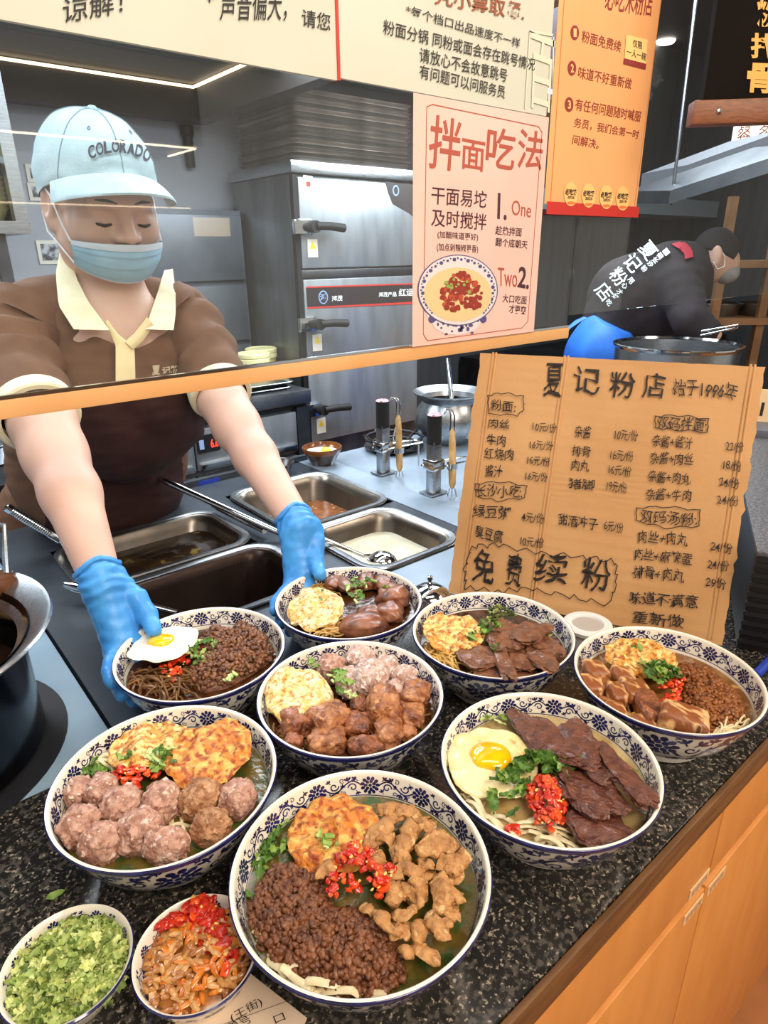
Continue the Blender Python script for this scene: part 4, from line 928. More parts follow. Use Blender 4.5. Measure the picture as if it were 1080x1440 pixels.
# ================================================================== BOWLS
import bmesh
OUTER = [(.0500, 0), (.0520, .001), (.0525, .0075), (.0545, .0095), (.068, .0205), (.080, .036), (.0890, .053), (.0945, .066), (.0970, .0712)]
RIM = [(.1000, .0766), (.0996, .0779), (.0988, .0784), (.0970, .0785), (.0957, .0774)]
INNER = [(.0950, .0752), (.0900, .0582), (.0897, .0573), (.0862, .048), (.077, .031), (.061, .018), (.04, .0125), (0, .0115)]
def on_prof(prof, z, lift):
    for i in range(len(prof)-1):
        (r0, z0), (r1, z1) = prof[i], prof[i+1]
        if min(z0, z1)-1e-9 <= z <= max(z0, z1)+1e-9:
            s = (z-z0)/(z1-z0); L = math.hypot(r1-r0, z1-z0); n = ((z1-z0)/L, -(r1-r0)/L)
            return r0+(r1-r0)*s+n[0]*lift, z+n[1]*lift
    return prof[-1]
def motif(put, big):
    """the blue flower-and-vine pattern, as small outlines in (s, w) metres"""
    def ell(x, y, a, b, th, n=7): put([(x+a*math.cos(2*math.pi*k/n)*math.cos(th)-b*math.sin(2*math.pi*k/n)*math.sin(th), y+a*math.cos(2*math.pi*k/n)*math.sin(th)+b*math.sin(2*math.pi*k/n)*math.cos(th)) for k in range(n)])
    def rib(pts, w):
        for i in range(len(pts)-1):
            (x0, y0), (x1, y1) = pts[i], pts[i+1]; L = math.hypot(x1-x0, y1-y0) or 1; nx, ny = -(y1-y0)/L*w/2, (x1-x0)/L*w/2
            put([(x0-nx, y0-ny), (x1-nx, y1-ny), (x1+nx, y1+ny), (x0+nx, y0+ny)])
    def flower(x, y, R):
        ell(x, y, R*.2, R*.2, 0, 8)
        for k in range(7): a = 2*math.pi*k/7; ell(x+R*.47*math.cos(a), y+R*.47*math.sin(a), R*.235, R*.19, a)
        for k in range(11): a = 2*math.pi*k/11+.2; ell(x+R*.82*math.cos(a), y+R*.82*math.sin(a), R*.25, R*.205, a)
    def leaf3(x, y, th, L):
        for d in (-.8, 0, .8): ell(x+L*.8*math.cos(th+d), y+L*.8*math.sin(th+d), L*.75, L*.34, th+d, 6)
        rib([(x-L*.8*math.cos(th), y-L*.8*math.sin(th)), (x+L*.5*math.cos(th), y+L*.5*math.sin(th))], L*.28)
    def curl(x, y, R, th, s):
        rib([(x+R*(1-.75*k/11)*math.cos(th+s*k*.62), y+R*(1-.75*k/11)*math.sin(th+s*k*.62)) for k in range(12)], R*.28)
    return ell, rib, flower, leaf3, curl
def bowl_mesh():
    b = B(); prof = OUTER+RIM+INNER; mis = [0]*(len(prof)-1)
    no = len(OUTER)
    mis[no-1] = 1; mis[no] = 1; mis[no+1] = 1
    mis[no+len(RIM)] = 0; mis[no+len(RIM)+1] = 1
    b.lathe(prof, n=96, mis=mis)
    def putter(prof, z0, z1, Lw, Rm, lift):
        def put(poly):
            v = []
            for (s, w) in poly:
                r, z = on_prof(prof, z0+(z1-z0)*max(0, min(1, w/Lw)), lift); a = s/Rm; v.append((r*math.cos(a), r*math.sin(a), z))
            b.add(v, [tuple(range(len(v)))], 1)
        return put
    inner = [(r, z) for r, z in INNER if z > .05][::-1]
    Lw, Rm = .0176, .0925; per = 2*math.pi*Rm/12
    _, rib, fl, l3, cu = motif(putter(inner, .0586, .0749, Lw, Rm, -.0003), 0)
    for k in range(12):
        x = k*per; y = .0088; fl(x, y, .0084)
        up = 1 if k % 2 else -1
        rib([(x+.0078+i*(per-.0156)/14, y+up*.0046*math.sin(i/14*2*math.pi)) for i in range(15)], .0013)
        m = x+per/2
        cu(m-.0085, y-up*.0016, .0044, 0, up); cu(m+.0085, y+up*.0016, .0044, math.pi, up); cu(m, y-up*.0058, .0026, 1., -up); cu(m+.001, y+up*.0062, .0026, 4., up)
        l3(m-.0115, y+up*.0060, .6*up, .0030); l3(m-.0045, y+up*.0052, 1.3*up, .0030); l3(m+.0050, y-up*.0052, -1.1*up, .0030); l3(m+.0120, y-up*.0060, -2.3*up, .0029); l3(m, y, .4, .0022); l3(m-.0125, y-up*.0062, -2., .0024); l3(m+.0125, y+up*.0062, 1., .0024)
    outer = [(r, z) for r, z in OUTER if z > .005]
    Lw, Rm = .058, .083; per = 2*math.pi*Rm/6
    _, rib, fl, l3, cu = motif(putter(outer, .012, .0715, Lw, Rm, .0003), 1)
    for k in range(6):
        x = k*per; y = .036; fl(x, y, .0175); up = 1 if k % 2 else -1
        rib([(x+.013+i*(per-.026)/18, .031+up*.012*math.sin(i/18*2*math.pi)) for i in range(19)], .0034)
        m = x+per/2
        cu(m-.014, .029-up*.006, .0075, .4, up); cu(m+.014, .033+up*.006, .0075, math.pi, up)
        for dx, yy, th, L in ((-.022, .048, 2.0, .006), (-.010, .046, .8, .006), (.001, .050, 1.4, .0056), (.012, .047, .5, .006), (.023, .050, 1.9, .0056), (-.02, .014, -2.2, .0064), (-.004, .016, -1.2, .0066), (.009, .019, -.4, .0062), (.021, .012, -1.6, .0062), (0, .034, .3, .0056)): l3(m+dx, yy, th, L)
        for dx in (-.012, .012): l3(x+dx, .012, -1.2+dx*40, .0042); l3(x+dx*1.1, .055, 1.3-dx*20, .0036)
    return b
BOWLS = dict(front=(.215, .294, .3), beef=(.416, .270, 1.1), left=(.137, .481, 2.3), mid=(.337, .469, .7), top=(.456, .631, 1.9), held=(.2505, .6505, .1), slice=(.544, .451, 2.7), right=(.622, .266, 1.5))
BL_ = dict(front='front-most noodle bowl, heaped with dark mince, pork strips and chopped chilli', beef='noodle bowl with a runny fried egg and dark beef slices', left='noodle bowl with two golden fried eggs and grey-pink meatballs',
    mid='noodle bowl with pale meatballs, rib chunks and a folded egg', top='noodle bowl with glossy trotter pieces held by the second glove', held='noodle bowl with a white fried egg gripped by the first glove', slice='noodle bowl of brown sliced meat in front of the cardboard menu', right='noodle bowl with pork belly cubes and mince at the counter edge')
bo = solo('noodle_bowl', bowl_mesh(), [M_PORC, M_BLUE], '-', 'bowl', 'blue-and-white noodle bowls', loc=(0, 0, 0), angle=.9)
fr_ = bpy.data.objects.new('foot_ring', B().lathe([(.0475, .002), (.048, -.0002), (.0505, -.0002), (.0522, .0015), (.0524, .006)], n=72).mesh('foot_ring', mat('bare_foot', (222, 214, 200), .5))); COL.objects.link(fr_); fr_.parent = bo
for i, (k, (x, y, a)) in enumerate(BOWLS.items()):
    if i == 0: bo.location = (x, y, 1.0005); bo.rotation_euler = (0, 0, a); bo['label'] = BL_[k]
    else: dup(bo, (x, y, 1.0005), BL_[k], a)

# ------------------------------------------------------------------ food shapes
_ico = {}
def ico(n):
    if n not in _ico:
        bm = bmesh.new(); bmesh.ops.create_icosphere(bm, subdivisions=n, radius=1); bm.verts.index_update()
        _ico[n] = ([v.co.copy() for v in bm.verts], [tuple(v.index for v in f.verts) for f in bm.faces]); bm.free()
    return _ico[n]
def blob(b, c, r3, yaw=0., tilt=0., roll=0., amp=.1, freq=1.6, seed=0., sub=3, boxy=2., bend=0., mi=0, fine=0., ruff=0., slab=False):
    V, Fc = ico(sub); R = (Matrix.Rotation(yaw, 3, 'Z') @ Matrix.Rotation(tilt, 3, 'Y') @ Matrix.Rotation(roll, 3, 'X')); c = Vector(c); o = []
    for d in V:
        e = d
        if slab:
            hp = math.hypot(d.x, d.y) or 1e-6; q = min(1, hp*1.3)/hp*(1+.10*math.sin(3*math.atan2(d.y, d.x)+seed)); q *= 1/max(.5, (abs(d.x/hp)**3+abs(d.y/hp)**3)**(1/3)); e = Vector((d.x*q, d.y*q, max(-1, min(1, d.z/.62))))
        elif boxy != 2.: e = d/((abs(d.x)**boxy+abs(d.y)**boxy+abs(d.z)**boxy)**(1/boxy))
        s = 1+amp*nz(d*freq, 1., seed)*2+(fine*nz(d*freq*4, 1., seed+9) if fine else 0)
        x, y, z = e.x*r3[0]*s, e.y*r3[1]*s, e.z*r3[2]*(s if not ruff else 1)
        if ruff: z += ruff*nz((x*60, y*60, seed), 1.)*2+ruff*.6*nz((x*150, y*150, seed), 1.)
        z += bend*(x*x/(r3[0]**2)-.4)*r3[0]
        o.append(R @ Vector((x, y, z))+c)
    b.add(o, Fc, mi); return b
LV = 1.0605
def crop(ox, oy, s): return lambda x, y, z=LV: W(ox+s*x, oy+s*y, z=z)
def clamp(b):
    """keeps food inside the wall of the bowl it lies in"""
    xs = np.array([tuple(p) for p in b.v]); m = xs.mean(0); k = min(BOWLS, key=lambda q: (BOWLS[q][0]-m[0])**2+(BOWLS[q][1]-m[1])**2); cx, cy, _ = BOWLS[k]
    pr = [(r_, z_) for r_, z_ in INNER]; o = []
    for (x, y, z) in xs:
        zr = z-1.0005
        if zr < .0765:
            rm = (on_prof(pr, max(zr, .013), 0)[0] if zr < .0752 else .095)-.0012; R = math.hypot(x-cx, y-cy)
            if R > rm: x, y = cx+(x-cx)*rm/R, cy+(y-cy)*rm/R
        o.append((x, y, z))
    b.v = o; return b
def yawpx(p, q): d = q-p; return math.atan2(d.y, d.x)
def tubef(b, path, r, n=7, flat=1., amp=.15, seed=0., mi=0):
    k = b.n; b.tube(path, r, n, mi, True, flat); rr = max(r) if isinstance(r, list) else r
    for i in range(k, b.n): p = Vector(b.v[i]); b.v[i] = tuple(p+Vector((nz(p, 130, seed), nz(p, 130, seed+3), nz(p, 130, seed+7)))*rr*amp*2)
    return b
def inpoly(P, x, y):
    c = False; n = len(P)
    for i in range(n):
        (x0, y0), (x1, y1) = P[i], P[(i+1) % n]
        if (y0 > y) != (y1 > y) and x < (x1-x0)*(y-y0)/(y1-y0)+x0: c = not c
    return c
def dpoly(P, x, y):
    m = 9.; n = len(P)
    for i in range(n):
        (x0, y0), (x1, y1) = P[i], P[(i+1) % n]; L = (x1-x0)**2+(y1-y0)**2 or 1e-9
        t = max(0, min(1, ((x-x0)*(x1-x0)+(y-y0)*(y1-y0))/L)); m = min(m, math.hypot(x-x0-t*(x1-x0), y-y0-t*(y1-y0)))
    return m
def scatter(poly, n, rad):
    xs = [p[0] for p in poly]; ys = [p[1] for p in poly]; o = []; k = 0
    while len(o) < n and k < n*40:
        k += 1; x, y = random.uniform(min(xs), max(xs)), random.uniform(min(ys), max(ys))
        if inpoly(poly, x, y) and all((x-a)**2+(y-b_)**2 > rad*rad for a, b_ in o): o.append((x, y))
    return o
def wpoly(K, pts): return [(p.x, p.y) for p in (K(*q) for q in pts)]
M_MINCE = mat('minced_pork', (126, 76, 46), .36, 0, (86, 46, 26), 120, 3, .4, .62, .3, 400, col3=(138, 92, 58), scale3=240, lo3=.58, hi3=.68)
M_MINCE2 = mat('minced_pork_amber', (142, 84, 40), .3, 0, (104, 58, 26), 120, 3, .4, .62, .3, 400, col3=(176, 112, 58), scale3=240, lo3=.58, hi3=.68)
def mince(lab, K, pts, H, n, M=M_MINCE, r0=.0017, r1=.0031, base=LV-.004, soft=.022):
    P = wpoly(K, pts); b = B(); m = scatter(P, n, .0027)
    for (x, y) in m:
        d = dpoly(P, x, y); s = min(1, d/soft); h = H*(1-(1-s)**2)
        r = random.uniform(r0, r1); blob(b, (x, y, base+h+random.uniform(-.001, .0022)), (r*random.uniform(.9, 1.5), r, r*random.uniform(.7, 1.05)), random.uniform(0, 6.3), random.uniform(-.5, .5), 0, .36, 2.0, random.uniform(0, 90), 2, 2.6)
    # body of the heap under the crumbs
    cx, cy = sum(p[0] for p in P)/len(P), sum(p[1] for p in P)/len(P); N = 16; v = []; f = []; n_ = len(P)*5; ring0 = []
    for i in range(len(P)):
        for k in range(5): t = k/5; q = P[(i+1) % len(P)]; ring0.append((P[i][0]*(1-t)+q[0]*t, P[i][1]*(1-t)+q[1]*t))
    for j in range(N):
        for (x, y) in ring0:
            s = j/N; X, Y = x+(cx-x)*s, y+(cy-y)*s; d = dpoly(P, X, Y) if j else 0; q = min(1, d/soft); v.append((X, Y, base+H*(1-(1-q)**2)-.0012-(.004 if j == 0 else 0)+.0008*nz((X, Y, 1), 300)))
    for j in range(N-1):
        for i in range(n_): f.append((j*n_+i, j*n_+(i+1) % n_, (j+1)*n_+(i+1) % n_, (j+1)*n_+i))
    v.append((cx, cy, base+H-.001)); f += [((N-1)*n_+i, (N-1)*n_+(i+1) % n_, N*n_) for i in range(n_)]
    b.add(v, f); return solo('minced_pork', clamp(b) if min(p[2] for p in b.v) > 1.012 and abs(np.mean([p[2] for p in b.v])-1.0) > .045 else b, M, lab, 'minced meat', kind='stuff', angle=0)
M_CH = [mat('chilli_red', (208, 50, 22), .25, 0, (172, 26, 12), 200, coat=.3), mat('chilli_orange', (232, 84, 32), .2, coat=.3), mat('chilli_seed', (246, 200, 110), .35)]
def chilli(lab, K, pts, n, H=.008, base=LV+.002, r=.0026, name='chopped_chilli', cat='chilli', soft=.012, mats=M_CH, wts=(0, 0, 0, 1, 1, 2)):
    P = wpoly(K, pts); b = B()
    for (x, y) in scatter(P, n, r*.75):
        s = min(1, dpoly(P, x, y)/soft); mi = random.choice(wts); q = r*(random.uniform(.7, 1.35) if mi < 2 else .42)
        blob(b, (x, y, base+H*s+(.002 if mi == 2 else random.uniform(-.0015, .0015))), (q*random.uniform(.9, 1.7), q, q*.45 if mi < 2 else q*.7), random.uniform(0, 6.3), random.uniform(-.7, .7), random.uniform(-.5, .5), .2, 1.4, random.uniform(0, 90), 1 if mi == 2 else 2, 3.2, random.uniform(-.3, .3), mi)
    return solo(name, clamp(b) if min(p[2] for p in b.v) > 1.012 and abs(np.mean([p[2] for p in b.v])-1.0) > .045 else b, mats, lab, cat, kind='stuff', angle=.9)
M_GR = [mat('leaf_green', (92, 132, 52), .4, 0, (66, 104, 38), 90), mat('leaf_light', (146, 176, 88), .4, 0, (120, 154, 66), 90), mat('scallion_pale', (206, 222, 158), .35, 0, (176, 200, 116), 120)]
def leafy(b, c, L, wd, yaw, tilt, mi, lobes=True, curl=.5, sd=0.):
    R = Matrix.Rotation(yaw, 3, 'Z') @ Matrix.Rotation(tilt, 3, 'Y') @ Matrix.Rotation(random.uniform(-.6, .6), 3, 'X'); nu, nv = 9, 5; c = Vector(c)
    def fn(u, v):
        x = (u-.5)*L; w = wd*math.sin(math.pi*min(.97, max(.06, u**.8)))*(1+(.34*math.sin(u*19+sd) if lobes else 0)); y = (v-.5)*w
        return tuple(c+R @ Vector((x, y, curl*wd*((v-.5)**2*2.0)+curl*L*.5*(u-.5)**2+.12*wd*math.sin(u*14+v*5+sd))))
    k = b.n; b.grid(fn, nu, nv, mi=mi); return b
def bedding(b, c, R, z, h, mi=0): b.lathe([(R, z-.006), (R*.97, z-.001), (R*.8, z+h*.4), (R*.5, z+h*.8), (0, z+h)], (c[0], c[1], 0), 28, mi=mi); return b
def greens(lab, K, pts, n, H=.006, base=LV+.006, L=.012, wd=.006, name='chopped_greens', cat='greens', wts=(0, 0, 1, 1, 2), scal=.25, mats=M_GR, rad=.002, soft=.012, bed=None):
    P = wpoly(K, pts); b = B()
    for (x, y) in scatter(P, n, rad):
        s = min(1, dpoly(P, x, y)/soft); z = base+H*s+random.uniform(-.001, .0015); mi = random.choice(wts)
        if random.random() < scal:
            a = random.uniform(0, 6.3); q = random.uniform(.0022, .0036); t_ = random.uniform(-.5, .5); d = Vector((math.cos(a), math.sin(a), t_))*q*random.uniform(.6, 1.6)
            tubef(b, [Vector((x, y, z))-d, Vector((x, y, z)), Vector((x, y, z))+d], [q*.7, q*.78, q*.7], 8, .7, .12, x*100, 2 if random.random() < .6 else 1)
        else: leafy(b, (x, y, z+.001), L*random.uniform(.6, 1.2), wd*random.uniform(.7, 1.3), random.uniform(0, 6.3), random.uniform(-.6, .6), mi, True, random.uniform(.1, .8), random.uniform(0, 9))
    if bed: bedding(b, bed[0], bed[1], 1.0285, .010)
    return solo(name, clamp(b) if min(p[2] for p in b.v) > 1.012 and abs(np.mean([p[2] for p in b.v])-1.0) > .045 else b, mats, lab, cat, kind='stuff', angle=1.2)
def noodles(lab, bk, K, pts, n, M, r=.0013, L=.05, ang=None, flat=1., H=.004, base=LV-.006, name='noodles'):
    P = wpoly(K, pts); b = B(); cx, cy, _ = BOWLS[bk]; a0 = None
    if ang: a0 = yawpx(K(*ang[0]), K(*ang[1]))
    for (x, y) in scatter(P, n, .0008):
        a = (a0+random.gauss(0, .5)) if a0 is not None else random.uniform(0, 6.3); cv = random.uniform(-38, 38); path = []; X, Y, A = x-math.cos(a)*L*.4, y-math.sin(a)*L*.4, a
        zb = base+random.uniform(0, H); sd = random.uniform(0, 50); st = L/14
        for i in range(15):
            R = math.hypot(X-cx, Y-cy)
            if R > .0855: X, Y = cx+(X-cx)*.0855/R, cy+(Y-cy)*.0855/R
            path.append((X, Y, zb+.0035*math.sin(i*.45+sd)-(.004 if i in (0, 14) else 0))); A += cv*st+.35*nz((i*.5, sd, 0), 1); X += math.cos(A)*st; Y += math.sin(A)*st
        b.tube(path, r*random.uniform(.85, 1.1), 6, 0, True, flat)
    return solo(name, clamp(b) if min(p[2] for p in b.v) > 1.012 and abs(np.mean([p[2] for p in b.v])-1.0) > .045 else b, M, lab, 'noodles', kind='stuff')
def broth(bk, lab, M, z=LV-.0035, R=.0898):
    x, y, _ = BOWLS[bk]; b = B(); R -= (.0605-(z-1.0))*.26 if z < 1.0605 else 0
    b.grid(lambda u, v: (x+R*v*math.cos(2*math.pi*u), y+R*v*math.sin(2*math.pi*u), z+(.0008*nz((x+R*v*math.cos(2*math.pi*u), y+R*v*math.sin(2*math.pi*u), 0), 120) if v < .97 else .0006)), 64, 14, True)
    return solo('broth', b, M, lab, 'broth', kind='stuff')
M_SOUPG = mat('herb_broth', (112, 92, 40), .06, 0, (66, 74, 30), 45, 5, .42, .6, .35, 130, col3=(58, 92, 44), scale3=90, lo3=.56, hi3=.64, coat=.4)
M_SOUPA = mat('amber_broth', (150, 104, 50), .06, 0, (118, 74, 32), 40, 5, .4, .62, .3, 110, col3=(196, 150, 84), scale3=80, lo3=.6, hi3=.68, coat=.4)
M_SOUPW = mat('pale_broth', (196, 172, 122), .08, 0, (168, 140, 86), 40, 5, .4, .62, .3, 110, col3=(120, 130, 60), scale3=80, lo3=.63, hi3=.68, coat=.4)
M_SAUCE = mat('dark_sauce', (84, 48, 24), .15, 0, (58, 30, 14), 50, 5, .4, .62, .3, 120, coat=.3)
M_NW = mat('white_noodle', (232, 220, 184), .3, 0, (218, 202, 160), 60); M_NB = mat('brown_noodle', (128, 88, 46), .35, 0, (96, 62, 30), 60); M_NY = mat('egg_noodle', (206, 166, 92), .35, 0, (178, 134, 66), 60)
M_EGGW = mat('egg_white', (244, 242, 228), .2, 0, (236, 230, 206), 40, 3, .4, .65, .15, 130, coat=.3); M_EGGC = mat('egg_white_cream', (244, 230, 182), .25, 0, (238, 216, 150), 40, 4, .4, .65, .2, 130, col3=(206, 150, 70), scale3=50, lo3=.66, hi3=.74, coat=.3)
M_YOLK = mat('runny_yolk', (252, 196, 14), .08, 0, (248, 178, 8), 60, coat=.7)
M_OM = [mat('fried_egg_gold', (222, 156, 60), .3, 0, (250, 222, 146), 110, 8, .42, .58, 1., 300, col3=(168, 90, 30), scale3=190, lo3=.48, hi3=.64),
        mat('fried_egg_amber', (216, 130, 44), .28, 0, (244, 196, 104), 100, 8, .44, .60, 1., 300, col3=(156, 66, 24), scale3=150, lo3=.47, hi3=.63),
        mat('fried_egg_pale', (238, 200, 116), .3, 0, (250, 236, 194), 110, 8, .42, .58, 1., 300, col3=(196, 128, 50), scale3=190, lo3=.50, hi3=.66)]
def omelette(lab, K, c, w, h, M, seed, yaw=0., tilt=0., roll=0., z=LV+.006, th=.0052, boxy=2.15):
    p = K(*c, z); a = (K(c[0]+w/2, c[1], z)-K(c[0]-w/2, c[1], z)).length/2
    # depth of the egg from its seen height
    up, dn = K(c[0], c[1]-h/2, z), K(c[0], c[1]+h/2, z); d = (up-dn).length/2
    b = B(); blob(b, p, (a, min(d, a*1.25), th), -YAW+yaw, tilt, roll, .055, 1.9, seed, 5, boxy, 0, 0, .035, .0046)
    return solo('fried_egg', clamp(b), M, lab, 'egg', 'fried eggs on the noodle bowls')
def sunny(lab, K, c, w, h, cy, wy, M, seed, tilt=0., roll=0., z=LV+.007):
    p = K(*c, z); a = (K(c[0]+w/2, c[1], z)-K(c[0]-w/2, c[1], z)).length/2; d = (K(c[0], c[1]-h/2, z)-K(c[0], c[1]+h/2, z)).length/2; d = min(d, a*1.2)
    r = root('fried_egg', lab, 'egg', p-Vector((0, 0, .004)), 'fried eggs on the noodle bowls'); b = B()
    blob(b, p, (a, d, .0036), -YAW, tilt, roll, .05, 1.7, seed, 5, 2.5, 0, 0, .02, .0011); part('egg_white', b, M, r)
    R = Matrix.Rotation(-YAW, 3, 'Z') @ Matrix.Rotation(tilt, 3, 'Y') @ Matrix.Rotation(roll, 3, 'X')
    q0 = K(*cy, z+.0035); rel = R.transposed() @ (q0-p); q = p+R @ Vector((rel.x, rel.y, .0028)); yr = (K(cy[0]+wy/2, cy[1], z)-K(cy[0]-wy/2, cy[1], z)).length/2
    b = B(); blob(b, q, (yr, yr*.95, yr*.42), -YAW, tilt, roll, .03, 1.5, seed+4, 4, 2.2); part('yolk', b, M_YOLK, r, 'bright yellow runny yolk'); return r
def pieces(name, cat, group, K, lst, M, kw, zoff=.004, sx=1.0):
    """lst: (label, cx, cy, w, h, options)"""
    for i, it in enumerate(lst):
        lab, x, y, w, h = it[:5]; op = dict(kw); op.update(it[5] if len(it) > 5 else {})
        z = op.pop('z', LV+zoff); m_ = op.pop('M', M); th = op.pop('th', None); p = K(x, y, z); s = op.pop('px', None)
        a = (K(x+w/2, y, z)-K(x-w/2, y, z)).length/2; d = (K(x, y+h/2, z)-K(x, y-h/2, z)).length/2
        vert = op.pop('vert', .62); d = d*vert; tz = th if th else min(a, d*1.2)*op.pop('tz', .9); op.pop('tz', None)
        yw = op.pop('yaw', 0.); tl_ = .11*math.sin(i*2.4) if op.get('slab') else 0
        op['tilt'] = op.get('tilt', 0)+tl_; b = B(); blob(b, p+Vector((0, 0, (i % 3)*.0016 if tl_ else 0)), (a, d, tz), -YAW+yw, seed=i*7.3+x*.1, **op)
        solo(name, clamp(b), m_, lab, cat, group, angle=.9)

M_MB = mat('pink_meatball', (204, 160, 140), .5, 0, (158, 110, 92), 130, 6, .4, .6, 1., 330, col3=(230, 204, 188), scale3=190, lo3=.58, hi3=.66)
M_MBB = mat('browned_meatball', (188, 140, 100), .45, 0, (146, 94, 60), 130, 6, .4, .6, 1., 330, col3=(206, 162, 122), scale3=160, lo3=.58, hi3=.66)
M_MBW = mat('frosted_meatball', (216, 190, 180), .55, 0, (180, 136, 120), 120, 6, .38, .62, 1., 330, col3=(232, 218, 212), scale3=180, lo3=.52, hi3=.62)
M_BEEF = mat('braised_beef', (114, 66, 50), .3, 0, (82, 42, 32), 90, 6, .4, .6, .9, 240, col3=(116, 72, 54), scale3=130, lo3=.58, hi3=.68, coat=.25)
M_BEEFB = mat('brown_sliced_meat', (134, 86, 60), .3, 0, (100, 60, 40), 90, 6, .4, .6, .9, 240, col3=(136, 92, 66), scale3=130, lo3=.58, hi3=.68, coat=.25)
M_TROT = mat('glossy_trotter', (148, 92, 64), .34, 0, (78, 38, 22), 45, 4, .38, .62, .3, 120, col3=(154, 100, 68), scale3=70, lo3=.58, hi3=.7, coat=.15)
M_RIB = mat('braised_rib', (184, 120, 74), .26, 0, (122, 66, 36), 90, 5, .4, .6, 1., 260, col3=(204, 148, 100), scale3=110, lo3=.56, hi3=.68, coat=.25)
M_RIBD = mat('braised_rib_dark', (158, 94, 60), .3, 0, (98, 50, 30), 90, 5, .4, .6, 1., 260, col3=(176, 114, 76), scale3=110, lo3=.56, hi3=.68, coat=.25)
M_BELLY = mat('belly_pork', (140, 80, 42), .28, 0, (222, 176, 122), 17, 1, .47, .56, .3, 160, stretch=(6, 3, 1.5), col3=(92, 44, 22), scale3=30, lo3=.60, hi3=.70, coat=.2)
M_STRIP = mat('pork_strip', (200, 148, 90), .4, 0, (160, 106, 58), 90, 6, .38, .62, 1., 240, col3=(224, 184, 126), scale3=140, lo3=.55, hi3=.68)

# ------------------------------------------------------------------ front-most bowl
K = crop(290, 1060, .3796)
broth('front', 'olive broth with green herbs in the front-most bowl', M_SOUPG)
noodles('flat white noodles showing at the rim of the front-most bowl', 'front', K, [(170, 730), (260, 800), (460, 850), (470, 890), (330, 880), (200, 790)], 16, M_NW, .0026, .06, ((200, 760), (440, 880)), .35, .005, LV-.003)
omelette('browned fried egg in the front-most bowl, between broth and pork strips', K, (475, 292), 335, 285, M_OM[1], 3.1, .1)
mince('dark minced pork covering the near half of the front-most bowl', K, [(150, 570), (235, 420), (330, 400), (430, 450), (470, 560), (640, 590), (715, 700), (740, 830), (640, 890), (490, 890), (330, 840), (190, 700)], .014, 620)
chilli('chopped red chilli piled in the middle of the front-most bowl', K, [(450, 530), (470, 450), (570, 350), (610, 400), (620, 450), (720, 470), (700, 520), (660, 570), (560, 540), (460, 580)], 90, .010, LV+.012)
ST = [((590, 345), (745, 190), 26), ((690, 385), (772, 250), 34), ((738, 398), (772, 295), 26), ((780, 375), (940, 352), 36), ((800, 240), (850, 292), 30), ((640, 365), (668, 445), 26), ((700, 400), (715, 470), 26), ((735, 408), (782, 492), 28), ((735, 545), (740, 470), 26), ((640, 478), (705, 556), 26), ((858, 420), (955, 430), 34), ((848, 430), (870, 590), 30), ((865, 590), (940, 575), 34), ((770, 560), (815, 515), 34), ((700, 600), (775, 560), 24), ((640, 575), (718, 668), 22), ((570, 555), (630, 602), 16), ((775, 690), (830, 630), 28), ((690, 690), (752, 672), 20), ((820, 600), (890, 690), 24), ((768, 690), (862, 762), 26), ((725, 712), (760, 752), 20), ((412, 455), (482, 452), 24), ((915, 490), (950, 550), 26), ((640, 200), (720, 215), 28), ((700, 215), (790, 235), 26), ((800, 300), (880, 330), 30), ((880, 500), (905, 560), 30), ((790, 480), (840, 440), 28), ((690, 330), (655, 300), 24), ((900, 620), (870, 660), 26), ((830, 395), (800, 430), 26), ((700, 620), (760, 640), 24), ((905, 400), (945, 470), 28)]
SL = ['long pork strip pointing up to the far rim of the front-most bowl', 'broad pork strip beside the long one by the far rim', 'thin pork strip under the far rim, third from the egg', 'wide pork strip reaching the rim furthest from the mince', 'short pork strip tucked near the far rim blossoms', 'pork strip touching the browned egg edge', 'small pork strip between egg and chilli pile', 'curved pork strip above the chilli pile', 'short upright pork strip beside the chilli seeds', 'pork strip leaning into the chilli pile', 'hooked pork strip top touching the side rim', 'long hooked pork strip hanging down along the side rim', 'wide pork piece by the side rim below the hook', 'knobbly pork piece in the middle of the strips', 'pork strip lying between chilli and knobbly piece', 'slim pork strip crossing onto the mince', 'tiny pork strip in the gap of mince and chilli', 'pork piece lying just above the broth gap', 'short pork strip bordering the mince', 'pork strip sloping to the side rim above the broth', 'pale pork strip sloping down into the broth', 'small pork scrap beside the white noodles broth', 'lone pork strip lying between egg and mince', 'pork strip flat against the side rim', 'pale pork strip behind the egg at the far rim', 'pork strip lying across the far rim noodles', 'pork strip bridging the wide strip and the far rim', 'short pork strip inside the loop of the hooked strip', 'pork strip crossing the middle towards the hook', 'pork strip end beside the browned egg and long strip', 'pork scrap at the side rim just above the oil gap', 'pork strip under the wide strip near the hook top', 'pork strip between the mince border and the broth strips', 'pork strip curled against the side rim blossoms']
for i, ((p, q, w), lb) in enumerate(zip(ST, SL)):
    z = LV+.009+(i % 4)*.0022; a, c = K(*p, z), K(*q, z); m = (a+c)/2; d = c-a; s = Vector((-d.y, d.x, 0))*random.uniform(-.25, .25)
    path = [a+d*t+s*math.sin(math.pi*t)+Vector((0, 0, .004*math.sin(math.pi*t)-.002)) for t in [k/9 for k in range(10)]]; rr = PX(w*.3796, m)/2*2.25
    solo('pork_strip', clamp(tubef(B(), path, [rr*.55]+[rr*random.uniform(.8, 1.2) for _ in range(8)]+[rr*.5], 12, .42, .34, i*5.)), M_STRIP, lb, 'meat', 'pork strips in the front-most bowl', angle=0)
greens('tiny green herb bits on the browned egg of the front-most bowl', K, [(400, 340), (440, 330), (500, 370), (540, 390), (480, 405), (430, 390)], 9, .002, LV+.012, .008, .005)
